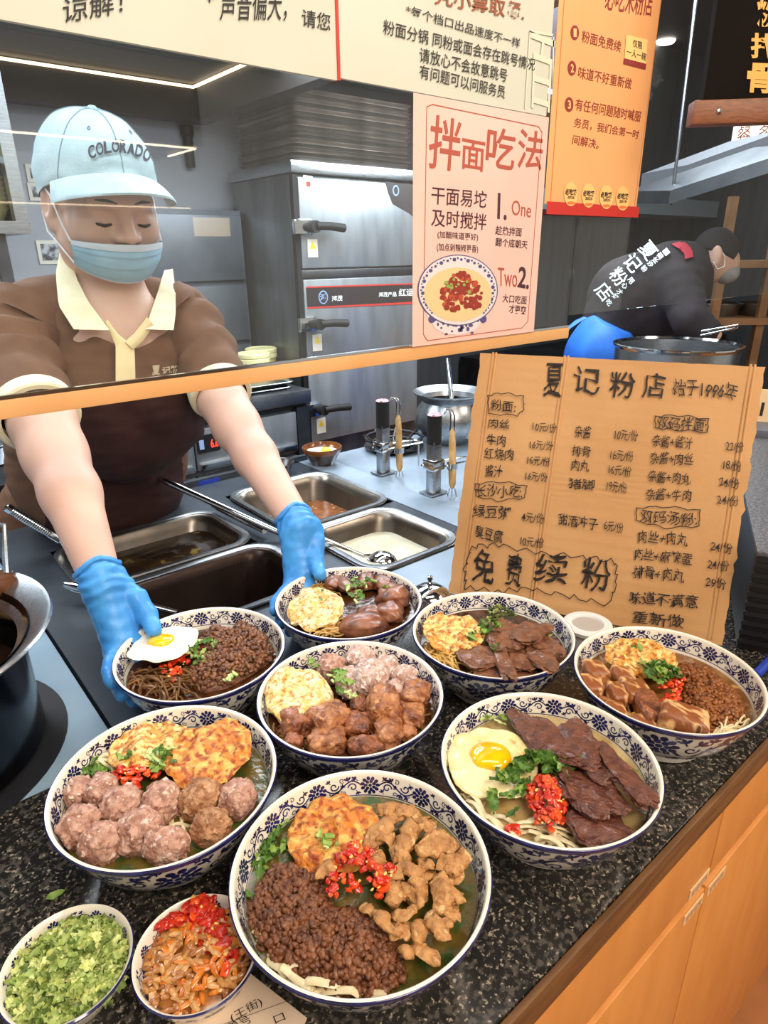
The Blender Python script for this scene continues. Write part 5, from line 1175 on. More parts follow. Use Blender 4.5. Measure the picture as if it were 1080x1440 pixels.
greens('wilted greens floating in the broth of the front-most bowl', K, [(140, 430), (200, 320), (300, 240), (300, 330), (230, 400), (150, 560)], 26, .001, LV-.0025, .014, .006, wts=(0, 0, 0, 1), scal=.1)

# ------------------------------------------------------------------ beef bowl
K = crop(590, 960, .33333)
broth('beef', 'pale broth in the beef bowl', M_SOUPW)
noodles('pale flat noodles under the egg and chilli of the beef bowl', 'beef', K, [(130, 420), (240, 480), (330, 560), (430, 620), (640, 650), (700, 690), (520, 690), (330, 630), (180, 540)], 34, M_NW, .0022, .055, ((200, 520), (620, 670)), .4, .006, LV-.003)
sunny('runny sunny-side fried egg in the beef bowl', K, (303, 330), 372, 282, (300, 312), 172, M_EGGC, 2.2)
BF = [('beef slice at the far edge of the beef bowl beside the egg', 470, 200, 120, 150, dict(yaw=.3)), ('second beef slice along the far rim of the beef bowl', 550, 240, 150, 180, dict(yaw=.4)), ('beef slice with a charred rim in the centre of the far row', 650, 270, 180, 170, dict(yaw=-.2)), ('beef slice beneath the charred one, near the greens', 600, 310, 200, 100, dict(yaw=.2, z=LV+.005)), ('beef slice between the charred slice and the side rim', 745, 330, 150, 180, dict(yaw=.2)),
      ('large smooth beef slice standing against the side rim', 865, 400, 120, 240, dict(yaw=.15, tilt=.35, z=LV+.013)), ('beef slice lying next to the chilli pile', 705, 460, 170, 180, dict(yaw=.1, z=LV+.013)), ('small beef slice poking out beneath the greens', 610, 440, 110, 110, dict(yaw=0, z=LV+.009)), ('beef slice overlapping the lowest one', 790, 500, 130, 120, dict(yaw=.3, z=LV+.008)), ('lowest beef slice, nearest the near rim of the beef bowl', 765, 605, 240, 165, dict(yaw=.1, z=LV+.010))]
pieces('beef_slice', 'meat', 'beef slices in the beef bowl', K, BF, M_BEEF, dict(th=.0024, amp=.12, freq=1.8, sub=5, slab=True, bend=-.06, fine=.10, roll=-.12, vert=1.15, ruff=.0020), .011)
greens('coriander leaves heaped between egg and beef', K, [(280, 520), (300, 450), (370, 420), (440, 350), (560, 350), (670, 345), (670, 380), (600, 420), (480, 440), (440, 500), (400, 590), (330, 580)], 46, .009, LV+.010, .019, .0085, scal=.0, wts=(0, 0, 1))
chilli('chopped red chilli heaped below the coriander in the beef bowl', K, [(430, 480), (500, 425), (570, 450), (620, 530), (610, 630), (540, 660), (480, 630), (470, 560)], 110, .014, LV+.006, .0026)
chilli('stray chilli bits on the noodles of the beef bowl', K, [(335, 630), (390, 600), (435, 620), (420, 655), (360, 660)], 14, .001, LV+.002, .0025)
greens('pale lettuce shreds behind the egg in the beef bowl', K, [(200, 180), (330, 140), (430, 150), (420, 190), (300, 180)], 12, .002, LV+.001, .016, .006, wts=(1, 2), scal=0)

# ------------------------------------------------------------------ bowl with two golden eggs
K = crop(30, 970, .34259)
broth('left', 'herb-flecked broth in the two-egg meatball bowl', M_SOUPG)
noodles('white noodles in the broth of the two-egg bowl', 'left', K, [(560, 530), (700, 520), (720, 620), (600, 600)], 10, M_NW, .0016, .04, None, .6)
noodles('glassy white shreds beside the back egg of the two-egg bowl', 'left', K, [(330, 240), (390, 240), (400, 330), (350, 300)], 8, M_NW, .0018, .03, None, .5, .006, LV-.001)
greens('cabbage shreds floating in the two-egg bowl broth', K, [(230, 340), (270, 290), (350, 260), (360, 320), (280, 360)], 18, .002, LV-.001, .016, .007, scal=.1)
omelette('flat yellow fried egg at the back of the two-egg bowl', K, (520, 225), 300, 215, M_OM[0], 8.4, .3, 0, -.12, LV+.010)
omelette('round orange fried egg overlapping the flat yellow one', K, (772, 258), 325, 255, M_OM[1], 5.2, 0, 0, .05, LV+.014)
MBL = [('small meatball at the far end of the back row, by the green broth', 235, 418, 100, 120), ('second meatball of the back row, touching the chilli', 330, 415, 125, 130), ('meatball below the chilli with a pointed top', 410, 482, 155, 155), ('round meatball just below the chopped greens', 578, 462, 160, 155), ('browned meatball under the orange egg', 737, 455, 165, 160, dict(M=M_MBB)), ('pinkish meatball between orange egg and bowl rim', 888, 450, 145, 155),
       ('meatball at the bowl edge above the granite corner', 243, 562, 155, 165), ('front meatball nearest the dish of greens', 330, 632, 168, 155), ('tall meatball in the middle of the front', 490, 580, 172, 185), ('lumpy twin-shaped meatball at the near rim', 590, 642, 185, 130), ('half sunk browned meatball by the red oil', 780, 568, 160, 135, dict(M=M_MBB))]
pieces('meatball', 'meatball', 'meatballs in the two-egg bowl', K, MBL, M_MB, dict(amp=.085, freq=1.9, sub=4, boxy=2.3, fine=.17, vert=.80, tz=1.0), .006)
chilli('chopped red chilli between the eggs and meatballs', K, [(375, 395), (400, 370), (470, 340), (560, 330), (560, 400), (500, 430), (430, 415)], 50, .008, LV+.010, .0026)
greens('chopped scallion and coriander on the chilli of the two-egg bowl', K, [(405, 345), (480, 300), (560, 290), (640, 310), (690, 385), (600, 400), (540, 370), (430, 370)], 34, .008, LV+.014, .015, .006, scal=.35)

# ------------------------------------------------------------------ bowl with frosted meatballs and rib chunks
K = crop(350, 890, .25926)
broth('mid', 'brown sauce in the rib and meatball bowl', M_SAUCE, LV-.004)
noodles('brown noodles around the rib chunks', 'mid', K, [(110, 500), (200, 520), (330, 600), (300, 640), (180, 590), (120, 540)], 26, M_NB, .0012, .045, ((120, 510), (300, 620)), 1., .006)
noodles('brown noodles along the far side of the rib bowl', 'mid', K, [(640, 480), (960, 430), (960, 480), (900, 540), (660, 560)], 26, M_NB, .0012, .045, None, 1., .006)
omelette('pale folded fried egg in the rib and meatball bowl', K, (265, 340), 355, 270, M_OM[2], 11.7, .55, -.08, .1, LV+.013, .0085)
FM = [('frosted meatball next to the folded egg, darker than the rest', 450, 195, 150, 112, dict(M=M_MB)), ('frosted meatball at the far rim of the rib bowl', 607, 148, 152, 108), ('frosted meatball second along the far rim from the egg', 745, 192, 132, 115), ('frosted meatball close to the side rim above the rib end', 842, 245, 142, 95), ('frosted meatball behind the green leaf', 540, 270, 135, 145), ('large frosted meatball in the centre of the rib bowl', 662, 250, 195, 165, dict(z=LV+.012)), ('small frosted meatball wedged against the rib chunk', 792, 312, 102, 95)]
pieces('meatball', 'meatball', 'frosted meatballs in the rib bowl', K, FM, M_MBW, dict(amp=.085, freq=1.9, sub=4, boxy=2.3, fine=.17, vert=.9, tz=1.0), .008)
RB = [('dark rib chunk under the folded egg', 270, 497, 180, 115, dict(M=M_RIBD, yaw=.4)), ('rib chunk below the green leaf', 430, 475, 195, 145, dict(yaw=.6, z=LV+.009)), ('square rib chunk in the centre front', 590, 503, 150, 118, dict(M=M_RIBD)), ('big ragged rib chunk against the meatballs', 730, 392, 175, 155, dict(z=LV+.013)), ('rib chunk with bone end at the side rim', 905, 337, 140, 135, dict(yaw=-.4, z=LV+.008)), ('rib chunk below the bone-ended one', 880, 452, 132, 118), ('ragged rib chunk in the near corner', 760, 545, 155, 150), ('long pale rib chunk at the near rim', 425, 592, 205, 105, dict(yaw=.25)), ('smooth dark red rib chunk at the near rim', 632, 612, 190, 90, dict(M=M_RIBD, boxy=2.4, fine=.03)), ('small rib bit at the near side rim', 865, 545, 85, 62), ('small dark rib bit beside the brown noodles', 243, 592, 100, 62, dict(M=M_RIBD)), ('small rib chunk under the scallion', 600, 392, 95, 85, dict(M=M_RIBD))]
pieces('rib_chunk', 'meat', 'rib chunks in the rib bowl', K, RB, M_RIB, dict(amp=.13, freq=2.0, sub=4, boxy=4.5, fine=.10, vert=.85, tz=.85, tilt=.1), .004)
greens('scallion and leaf bits on the rib bowl', K, [(440, 300), (500, 290), (580, 330), (580, 440), (500, 420), (470, 370)], 14, .004, LV+.018, .016, .009, scal=.35)
greens('two leaf bits on the folded egg', K, [(280, 195), (320, 195), (430, 280), (390, 300)], 4, .001, LV+.019, .010, .005, scal=0, wts=(1,))

# ------------------------------------------------------------------ trotter bowl
K = crop(380, 800, .2037)
broth('top', 'dark sauce in the trotter bowl', M_SAUCE, LV-.004)
noodles('thin brown noodles below the egg of the trotter bowl', 'top', K, [(330, 430), (480, 360), (540, 440), (400, 455)], 26, M_NY, .0011, .04, ((340, 450), (520, 390)), 1., .006, LV-.003)
noodles('thin noodles behind the egg of the trotter bowl', 'top', K, [(130, 190), (200, 110), (330, 80), (420, 110), (300, 130), (180, 200)], 24, M_NY, .0011, .045, ((140, 190), (400, 100)), 1., .006, LV-.003)
omelette('pale gold fried egg in the trotter bowl', K, (312, 272), 385, 290, M_OM[2], 21.3, .1, 0, .05, LV+.009)
TR = [('curled trotter piece at the far rim near the glove thumb', 430, 92, 100, 80), ('grey skinned trotter piece behind the coriander', 520, 112, 105, 110, dict(yaw=.5)), ('trotter piece at the far rim, middle of the back', 662, 85, 120, 100), ('amber trotter piece at the far rim towards the bell', 775, 92, 130, 110), ('large glossy trotter piece by the bell side rim', 850, 188, 215, 115, dict(yaw=-.2, z=LV+.010)), ('long smooth trotter slice at the near rim', 645, 392, 318, 108, dict(yaw=.05, z=LV+.006)), ('dark ragged trotter piece at the near side', 822, 302, 185, 112), ('amber trotter piece under the scallion', 690, 312, 160, 75)]
pieces('trotter_piece', 'meat', 'trotter pieces in the trotter bowl', K, TR, M_TROT, dict(amp=.12, freq=1.7, sub=4, boxy=3.2, fine=.05, vert=.9, tz=.6, bend=-.12), .005)
greens('coriander and scallion rounds on the trotter pieces', K, [(500, 160), (590, 110), (740, 140), (740, 180), (640, 200), (700, 280), (600, 290), (520, 260)], 22, .003, LV+.014, .014, .007, scal=.4)
greens('coriander sprig on the large glossy trotter piece', K, [(760, 215), (840, 205), (840, 245), (780, 245)], 5, .001, LV+.019, .010, .006, scal=0)
greens('herb specks on the pale gold egg', K, [(310, 200), (420, 200), (370, 290), (320, 280)], 5, .001, LV+.015, .009, .004, scal=.2)

# ------------------------------------------------------------------ bowl held by the first glove
K = crop(150, 840, .24074)
broth('held', 'thin dark sauce in the white egg bowl', M_SAUCE, LV-.008)
noodles('dark brown noodles at the near side of the white egg bowl', 'held', K, [(150, 470), (250, 410), (350, 420), (520, 470), (520, 545), (330, 540), (180, 510)], 70, M_NB, .0013, .045, ((160, 480), (420, 520)), 1., .010, LV-.008)
mince('browned minced pork heaped across the white egg bowl', K, [(520, 270), (560, 210), (640, 165), (720, 195), (760, 150), (850, 165), (930, 220), (975, 300), (950, 350), (850, 420), (700, 500), (560, 530), (500, 500), (470, 430), (540, 350)], .015, 520, mat('minced_pork_brown', (132, 84, 54), .35, 0, (84, 48, 28), 120, 3, .4, .62, .3, 400, col3=(150, 104, 66), scale3=240, lo3=.58, hi3=.68), base=LV-.004)
sunny('white fried egg with off-centre yolk, tilted on the bowl in the glove', K, (336, 268), 360, 255, (318, 252), 150, M_EGGW, 7.7, .0, -.12, LV+.011)
chilli('red chilli beside the egg of the white egg bowl', K, [(310, 410), (400, 370), (500, 300), (620, 270), (630, 300), (540, 330), (480, 400), (410, 500), (350, 490)], 60, .005, LV+.003, .0026)
greens('chopped scallion and coriander on the white egg bowl', K, [(390, 400), (450, 310), (600, 280), (710, 310), (690, 350), (600, 430), (520, 430), (450, 370)], 36, .006, LV+.008, .013, .006, scal=.4)
greens('pale scallion rounds at the near edge of the mince', K, [(650, 480), (720, 440), (790, 450), (780, 480), (680, 500)], 9, .002, LV+.003, .010, .006, scal=.9)

# ------------------------------------------------------------------ sliced meat bowl
K = crop(570, 830, .22222)
broth('slice', 'thin sauce in the sliced meat bowl', M_SAUCE, LV-.005)
noodles('thin yellow noodles under the egg of the sliced meat bowl', 'slice', K, [(100, 330), (200, 370), (330, 390), (310, 510), (200, 460), (110, 390)], 56, M_NY, .0012, .045, ((140, 370), (300, 500)), 1., .008, LV-.006)
omelette('thick golden fried egg in the sliced meat bowl', K, (305, 268), 385, 205, M_OM[0], 31.4, 0, 0, .1, LV+.010, .007)
SM = [('meat slice at the back beside the dark pickles', 600, 232, 160, 75, dict(yaw=-.35)), ('long meat slice across the middle of the sliced meat bowl', 690, 305, 190, 130, dict(yaw=-.6)), ('meat slice along the far rim below the pickles', 790, 278, 200, 130, dict(yaw=-.55)), ('broad folded meat slice beside the coriander', 620, 330, 190, 90, dict(yaw=.1, z=LV+.013)), ('big meat slice below the golden egg', 465, 425, 240, 115, dict(yaw=.1)), ('upright round-ended meat slice in the near middle', 620, 460, 88, 215, dict(z=LV+.012)), ('meat slice right of the round-ended one', 725, 420, 135, 150, dict(z=LV+.008)), ('round meat slice at the side facing the pork belly bowl', 868, 430, 165, 150, dict(z=LV+.012)), ('meat slice at the near rim below the egg', 505, 525, 150, 105, dict(z=LV+.005)), ('meat slice at the near rim towards the pork belly bowl', 745, 525, 165, 85, dict(z=LV+.005)), ('meat slice tip at the side rim of the sliced meat bowl', 935, 370, 95, 105), ('meat slice hidden under its neighbours near the far rim', 840, 345, 120, 90, dict(z=LV+.006))]
pieces('meat_slice', 'meat', 'meat slices in the sliced meat bowl', K, SM, M_BEEFB, dict(th=.0022, amp=.12, freq=1.8, sub=5, slab=True, bend=-.06, fine=.08, roll=-.14, vert=1.35, ruff=.0014), .009)
greens('coriander beside the golden egg', K, [(350, 380), (440, 320), (500, 260), (590, 250), (600, 290), (520, 330), (430, 385)], 26, .006, LV+.012, .014, .007, scal=.15, wts=(0, 1, 1))
greens('leaf bits on the big meat slice', K, [(530, 420), (570, 420), (600, 460), (540, 460)], 5, .001, LV+.015, .010, .005, scal=0)
greens('dark chopped pickled greens at the far rim of the sliced meat bowl', K, [(510, 185), (540, 130), (600, 120), (690, 170), (690, 200), (600, 200), (540, 210)], 50, .008, LV+.004, .007, .005, name='pickled_greens', cat='pickles', scal=.2, mats=[mat('pickle_dark', (52, 68, 28), .35), mat('pickle_mid', (78, 92, 38), .35), mat('pickle_pale', (146, 152, 84), .35)])
greens('scattered pickle crumbs along the far rim', K, [(740, 220), (860, 260), (930, 300), (900, 300), (800, 250)], 14, .001, LV+.003, .006, .004, name='pickled_greens', cat='pickles', scal=.3, mats=[MATS['pickle_dark'], MATS['pickle_mid'], MATS['pickle_pale']])

# ------------------------------------------------------------------ pork belly bowl
K = crop(800, 880, .25926)
broth('right', 'light broth in the pork belly bowl', M_SOUPA, LV-.006)
noodles('thin pale noodles at the near rim of the pork belly bowl', 'right', K, [(750, 590), (860, 540), (950, 560), (900, 610), (780, 635)], 34, M_NW, .0012, .035, ((760, 620), (920, 570)), 1., .007, LV-.003)
noodles('noodles showing between the pork belly cubes', 'right', K, [(300, 460), (390, 480), (420, 540), (320, 540)], 14, M_NY, .0012, .03, None, 1., .005, LV-.003)
omelette('flat golden fried egg at the back of the pork belly bowl', K, (385, 168), 385, 155, M_OM[0], 41.2, .05, 0, .12, LV+.011, .007)
mince('amber minced pork filling the far side of the pork belly bowl', K, [(530, 260), (590, 205), (700, 215), (800, 270), (890, 340), (955, 430), (955, 530), (880, 560), (760, 565), (690, 520), (620, 450), (610, 380), (620, 320), (560, 300)], .013, 520, M_MINCE2)
BC = [('pork belly cube at the far left rim, rounded and dark', 140, 258, 122, 98), ('pork belly cube with pale fat edge at the side rim', 118, 335, 118, 108), ('thin pork belly slice behind the striped cube', 205, 330, 62, 92), ('dark pork belly cube below the flat egg', 288, 282, 115, 92), ('striped pork belly cube with a fat stripe', 260, 370, 95, 108, dict(z=LV+.010)), ('pork belly cube joined to the striped one', 335, 352, 90, 120, dict(z=LV+.010)), ('small pork belly cube beside the coriander', 392, 335, 62, 85), ('dark lean pork belly wedge below the coriander', 430, 450, 130, 175, dict(M=M_RIBD, z=LV+.008)), ('triangular pork belly bit near the noodles', 252, 470, 102, 90), ('pork belly scrap at the near side rim', 195, 430, 85, 62, dict(z=LV+.002)), ('long pork belly block with a fatty end, at the near rim', 615, 525, 245, 115, dict(yaw=-.42, z=LV+.013, boxy=8., amp=.04)), ('pale pork belly piece at the near rim', 400, 548, 125, 85, dict(z=LV+.003)), ('pale pork belly bit beside the long block', 475, 575, 90, 65, dict(z=LV+.003))]
pieces('pork_belly_cube', 'meat', 'pork belly cubes', K, BC, M_BELLY, dict(amp=.07, freq=1.8, sub=4, boxy=5.5, fine=.03, vert=.85, tz=.85, tilt=.12), .006)
greens('coriander sprig in the middle of the pork belly bowl', K, [(370, 270), (450, 255), (590, 290), (590, 340), (510, 350), (470, 410), (430, 330)], 26, .006, LV+.012, .017, .008, scal=0, wts=(0, 0, 1))
greens('leaf bits on the flat golden egg', K, [(290, 180), (400, 155), (390, 190), (350, 240), (320, 240)], 7, .001, LV+.017, .013, .005, scal=0)
chilli('red chilli between the coriander and amber mince', K, [(480, 350), (590, 290), (620, 310), (600, 400), (610, 440), (550, 470), (490, 440), (540, 400)], 46, .007, LV+.006, .0024)

# ------------------------------------------------------------------ two small dishes
def dish_mesh():
    b = B(); k = .46
    prof = [(.024, 0), (.0245, .003), (.033, .012), (.0405, .0235), (.0450, .0345), (.0462, .0372), (.0452, .0384), (.0438, .0376), (.042, .034), (.0385, .025), (.030, .013), (.018, .006), (0, .005)]
    mis = [0]*12; mis[4] = mis[5] = 1; b.lathe(prof, n=72, mis=mis)
    inner = [(.0385, .025), (.042, .034), (.0438, .0376)]; outer = [(.0245, .003), (.033, .012), (.0405, .0235), (.0450, .0345)]
    def putter(prof, z0, z1, Lw, Rm, lift):
        def put(poly):
            v = []
            for (s, w) in poly: r, z = on_prof(prof, z0+(z1-z0)*max(0, min(1, w/Lw)), lift); a = s/Rm; v.append((r*math.cos(a), r*math.sin(a), z))
            b.add(v, [tuple(range(len(v)))], 1)
        return put
    for pr, z0, z1, Lw, Rm, N, R in ((inner, .0252, .0355, .011, .041, 8, .0048), (outer, .006, .033, .030, .038, 5, .0085)):
        _, rib, fl, l3, cu = motif(putter(pr, z0, z1, Lw, Rm, -.00025 if pr is inner else .00025), 0); per = 2*math.pi*Rm/N
        for i in range(N):
            x = i*per; y = Lw*.5; up = 1 if i % 2 else -1; fl(x, y, R); m = x+per/2
            rib([(x+R+j*(per-2*R)/10, y+up*R*.5*math.sin(j/10*6.28)) for j in range(11)], R*.13); cu(m-R*.7, y, R*.45, 0, up); cu(m+R*.7, y, R*.45, 3.1, up)
            for dx, dy, th in ((-.9, .7, 1), (0, .75, 1.4), (.7, -.7, -1), (0, -.7, -1.3)): l3(m+dx*R, y+up*dy*R, th*up, R*.3)
    return b
d1, d2 = (.022, .396), (.098, .343)
do = solo('garnish_dish', dish_mesh(), [M_PORC, M_BLUE], 'small blue-and-white dish heaped with chopped greens', 'dish', 'small blue-and-white garnish dishes', loc=(0, 0, 0), angle=.9); do.location = (*d1, 1.0005); do.scale = (1.0, 1.0, 1.0)
dq = dup(do, (*d2, 1.0005), 'small blue-and-white dish of chilli and pickled radish', .8)
ZD = 1.032
K0 = crop(0, 1220, .38889); KD = lambda x, y, z=ZD: K0(x, y, z)
KW = lambda x, y, z=0: Vector((x, y, z))
circ = lambda c, R: [(c[0]+R*math.cos(k*.2618), c[1]+R*math.sin(k*.2618)) for k in range(24)]
greens('heap of chopped celery greens filling the small dish', KW, circ(d1, .0415), 400, .016, ZD-.004, .013, .0075, rad=.0022, scal=.25, wts=(0, 1, 1, 1, 2, 2), soft=.03, bed=(d1, .0385),
       mats=[mat('celery_leaf', (126, 148, 76), .45, 0, (100, 124, 56), 70), mat('celery_mid', (176, 194, 116), .42, 0, (152, 174, 92), 90), mat('celery_stalk', (220, 226, 156), .35, 0, (200, 212, 126), 120)])
M_PK = [mat('radish_brown', (186, 122, 62), .22, 0, (150, 92, 44), 90, coat=.3), mat('radish_pale', (212, 162, 100), .22, 0, (186, 130, 70), 90, coat=.3), mat('radish_orange', (222, 132, 42), .2, 0, (196, 104, 30), 90, coat=.3)]
b = B(); P = circ(d2, .0385)
for (x, y) in scatter(P, 230, .0021):
    s = min(1, dpoly(P, x, y)/.018); a = random.uniform(0, 6.3); L = random.uniform(.003, .0075); d = Vector((math.cos(a), math.sin(a), random.uniform(-.3, .3)))*L; c = Vector((x, y, ZD-.004+.011*s))
    tubef(b, [c-d, c-d*.3+Vector((0, 0, .001)), c+d*.3+Vector((0, 0, .001)), c+d], [.0012, .0023, .0022, .0012], 7, .65, .3, x*90, random.choice((0, 0, 1, 1, 2)))
bedding(b, d2, .0375, 1.0275, .007); solo('pickled_radish', b, M_PK, 'chopped brown pickled radish in the small dish beside the receipt', 'pickles', kind='stuff')
chilli('chopped red chilli filling the far side of the pickle dish', KD, [(560, 230), (640, 180), (700, 125), (760, 115), (795, 170), (835, 280), (845, 340), (820, 390), (790, 330), (720, 270), (650, 220)], 120, .008, ZD+.004, .0032, soft=.014, wts=(0, 0, 0, 0, 0, 1, 2))
b = B(); p = K0(205, 97, 1.004); leafy(b, p, .017, .007, -.3, -.15, 0, False, .3); b.v = [tuple(q) for q in b.v]; solo('loose_leaf', b, M_GR[1], 'single green leaf dropped on the granite above the greens dish', 'leaf')
# receipt
a_, b_, c_, d_ = W(330, 1352, z=1.0012), W(432, 1432, z=1.0012), W(380, 1560, z=1.0012), W(225, 1462, z=1.0012)
r = root('receipt', 'printed paper slip lying between the front-most bowl and the pickle dish', 'paper', (a_+c_)/2)
b = B(); b.grid(lambda u, v: tuple(a_*(1-u)*(1-v)+b_*u*(1-v)+c_*u*v+d_*(1-u)*v+Vector((0, 0, .0006*math.sin(u*5)*math.sin(v*4)+.0004))), 12, 12); part('sheet', b, mat('slip_paper', (232, 208, 184), .7), r)
PR = Plane((0, 0, 1.0028), (1, 0, 0), (0, 1, 0), .0002); b = B()
write(b, PR, '单号', (326, 1450), (356, 1437), (317, 1440), .0); write(b, PR, '(王街)', (328, 1440), (371, 1415), (322, 1426), .0); write(b, PR, '口', (388, 1440), (402, 1434), (384, 1430), .0)
line(b, PR, [(300, 1446), (420, 1402)], .0004); part('lettering', b, M_INK, r)
# ================================================================== THE COOK BEHIND THE GLASS
from mathutils.bvhtree import BVHTree
M_SKIN = mat('skin', (216, 178, 160), .5, 0, (210, 168, 150), 14, 3, .35, .65, .05, 300, sss=.12)
M_SHIRT = mat('brown_shirt', (114, 78, 55), .85, 0, (102, 69, 48), 30, 4, .35, .65, .10, 500)
M_CREAM = mat('cream_collar', (240, 232, 200), .75, 0, (232, 222, 188), 40, bump=.1, bscale=600)
M_APRON = mat('maroon_apron', (58, 26, 22), .8, 0, (48, 20, 17), 12)
M_CAP = mat('pale_blue_cap', (196, 217, 223), .85, 0, (178, 201, 209), 24, 5, .35, .65, .25, 300)
M_MASK = mat('blue_mask', (160, 200, 224), .8, 0, (148, 188, 214), 20, bump=.05, bscale=400); M_MASKE = mat('mask_edge', (206, 216, 228), .8)
M_GLOVE = mat('blue_nitrile', (74, 156, 226), .38, 0, (60, 138, 212), 30, 4, .35, .65, .35, 70, stretch=(1, 1, .45), spec=.4)
M_HAIR = mat('black_hair', (24, 21, 20), .6); M_LASH = mat('lash', (34, 26, 24), .6); M_CAPTX = mat('cap_print', (70, 66, 78), .8)
def bvh_of(b): return BVHTree.FromPolygons([Vector(p) for p in b.v], b.f)
FALL = 1.2
def cast(t, px, py, lift=.001):
    d = ray(px, py).normalized(); h = t.ray_cast(CAM, d)
    if h[0] is None:
        n = t.find_nearest(CAM+d*FALL); return n[0]+n[1]*lift
    return h[0]-d*lift
def write_on(b, t, s, BL, BR, TL, bold=.0, mi=0, lift=.0012, flat=False):
    if flat:
        d = ray((BR[0]+TL[0])/2, (BR[1]+TL[1])/2).normalized(); h = t.ray_cast(CAM, d)
        if h[0] is None: return
        n = h[1] if h[1].dot(d) < 0 else -h[1]
        def on(x, y): e = ray(x, y).normalized(); return CAM+e*((h[0]-CAM).dot(n)/e.dot(n))+n*lift
        v, f = glyphs(s, bold); b.add([on(BL[0]+q[0]*(BR[0]-BL[0])+q[1]*(TL[0]-BL[0]), BL[1]+q[0]*(BR[1]-BL[1])+q[1]*(TL[1]-BL[1])) for q in v], f, mi); return
    v, f = glyphs(s, bold); b.add([cast(t, BL[0]+q[0]*(BR[0]-BL[0])+q[1]*(TL[0]-BL[0]), BL[1]+q[0]*(BR[1]-BL[1])+q[1]*(TL[1]-BL[1]), lift) for q in v], f, mi)
def patch(b, t, outer, inner, lift, n=10, m=6, thick=.0025, mi=0):
    """a strip of cloth laid on a surface between two chains of photo pixels"""
    def at(ch, s):
        s *= len(ch)-1; i = min(int(s), len(ch)-2); q = s-i; return (ch[i][0]*(1-q)+ch[i+1][0]*q, ch[i][1]*(1-q)+ch[i+1][1]*q)
    lf = lift if callable(lift) else (lambda u, v: lift)
    def fn(u, v):
        a, c = at(outer, u), at(inner, u); return tuple(cast(t, a[0]*(1-v)+c[0]*v, a[1]*(1-v)+c[1]*v, lf(u, v)))
    k = b.n; b.grid(fn, n, m, mi=mi)
    top = b.v[k:]; off = [Vector(p)+ray(540, 500).normalized()*thick for p in top]
    k2 = b.n; b.add(off, [tuple(reversed([i-k for i in q])) for q in b.f[-(n-1)*(m-1):]], mi)
    ring = [i for i in range(n)]+[j*n+n-1 for j in range(1, m)]+[(m-1)*n+i for i in range(n-2, -1, -1)]+[j*n for j in range(m-2, 0, -1)]
    q = len(ring); b.f += [(k+ring[i], k2+ring[i], k2+ring[(i+1) % q], k+ring[(i+1) % q]) for i in range(q)]; b.m += [mi]*q
    return b
HP, HY = math.radians(15), math.radians(4)
HC = Vector((.383, 1.165, 1.586)); HS = .92; BO = Vector((.027, .05, -.003))
RH = Matrix.Rotation(HY, 3, 'Z') @ Matrix(((1, 0, 0), (0, -math.cos(HP), -math.sin(HP)), (0, -math.sin(HP), math.cos(HP))))  # columns: lateral, forward, up
def hd(l, f, u): return HC+RH @ Vector((l*HS, f*HS, u*HS))
RHn = np.array([[RH[i][j] for j in range(3)] for i in range(3)])
# RH maps local to world with columns (lateral, forward, up)
RHc = Matrix(((1, 0, 0), (0, -math.cos(HP), -math.sin(HP)), (0, -math.sin(HP), math.cos(HP))))
def set_head():
    global RH, RHn
    f = Vector((0, -math.cos(HP), -math.sin(HP))); u = Vector((0, -math.sin(HP), math.cos(HP))); l = Vector((1, 0, 0)); Z = Matrix.Rotation(HY, 3, 'Z')
    l, f, u = Z @ l, Z @ f, Z @ u; RH = Matrix(((l.x, f.x, u.x), (l.y, f.y, u.y), (l.z, f.z, u.z))); RHn = np.array([list(r_) for r_ in RH])
set_head()
cook = root('person', 'person in pale blue cap, face mask and brown polo, setting down bowls with blue gloves', 'person', (.36, 1.45, 0))
S = SDF((.06, .74, 1.08), (.64, 1.38, 1.78), .0032)
E = lambda l, f, u, r, k=.02, sub=False: S.ell(hd(l, f, u), np.array(r)*HS, RHn, k*HS, sub)
E(0, -.012, .052, (.079, .098, .084), .02); E(0, .035, -.008, (.068, .064, .085), .03); E(0, .048, -.068, (.052, .05, .042), .03)
for s in (-1, 1):
    E(s*.044, .062, -.020, (.028, .028, .03), .02); E(s*.060, .02, -.045, (.02, .035, .04), .02)
E(0, .083, .030, (.056, .016, .014), .016)
for s in (-1, 1):
    E(s*.033, .106, .006, (.021, .017, .010), .012, True); E(s*.033, .079, .001, (.0175, .0155, .0125), .006)
S.cap(hd(0, .092, .014), hd(0, .112, -.020), .0085*HS, .0125*HS, .012)
for s in (-1, 1): E(s*.0145, .102, -.024, (.0095, .011, .0085), .008)
E(0, .094, -.050, (.026, .014, .010), .012)
for s in (-1, 1):
    E(s*.082, -.008, .002, (.010, .021, .034), .008); E(s*.090, -.004, .006, (.006, .012, .020), .004, True); E(s*.079, .000, -.028, (.009, .012, .012), .006)
S.cap(hd(0, -.02, -.03), (.382, 1.185, 1.417), .054, .060, .03)
S.ell((.382, 1.175, 1.367), (.12, .075, .10), None, .03)
ARML = [(.220, 1.15, 1.37), (.203, 1.00, 1.298), (.196, .89, 1.225), (.1895, .795, 1.140)]
ARMR = [(.500, 1.14, 1.37), (.490, 1.02, 1.282), (.482, .91, 1.213), (.474, .785, 1.140)]
S.chain(ARML, [.048, .043, .0365, .0245], .015); S.ell((.200, .955, 1.262), (.039, .042, .045), None, .02)
S.chain(ARMR, [.045, .039, .0340, .0245], .015); S.ell((.486, .975, 1.248), (.036, .040, .042), None, .02)
part('body', skin_b(S), M_SKIN, cook, angle=0)
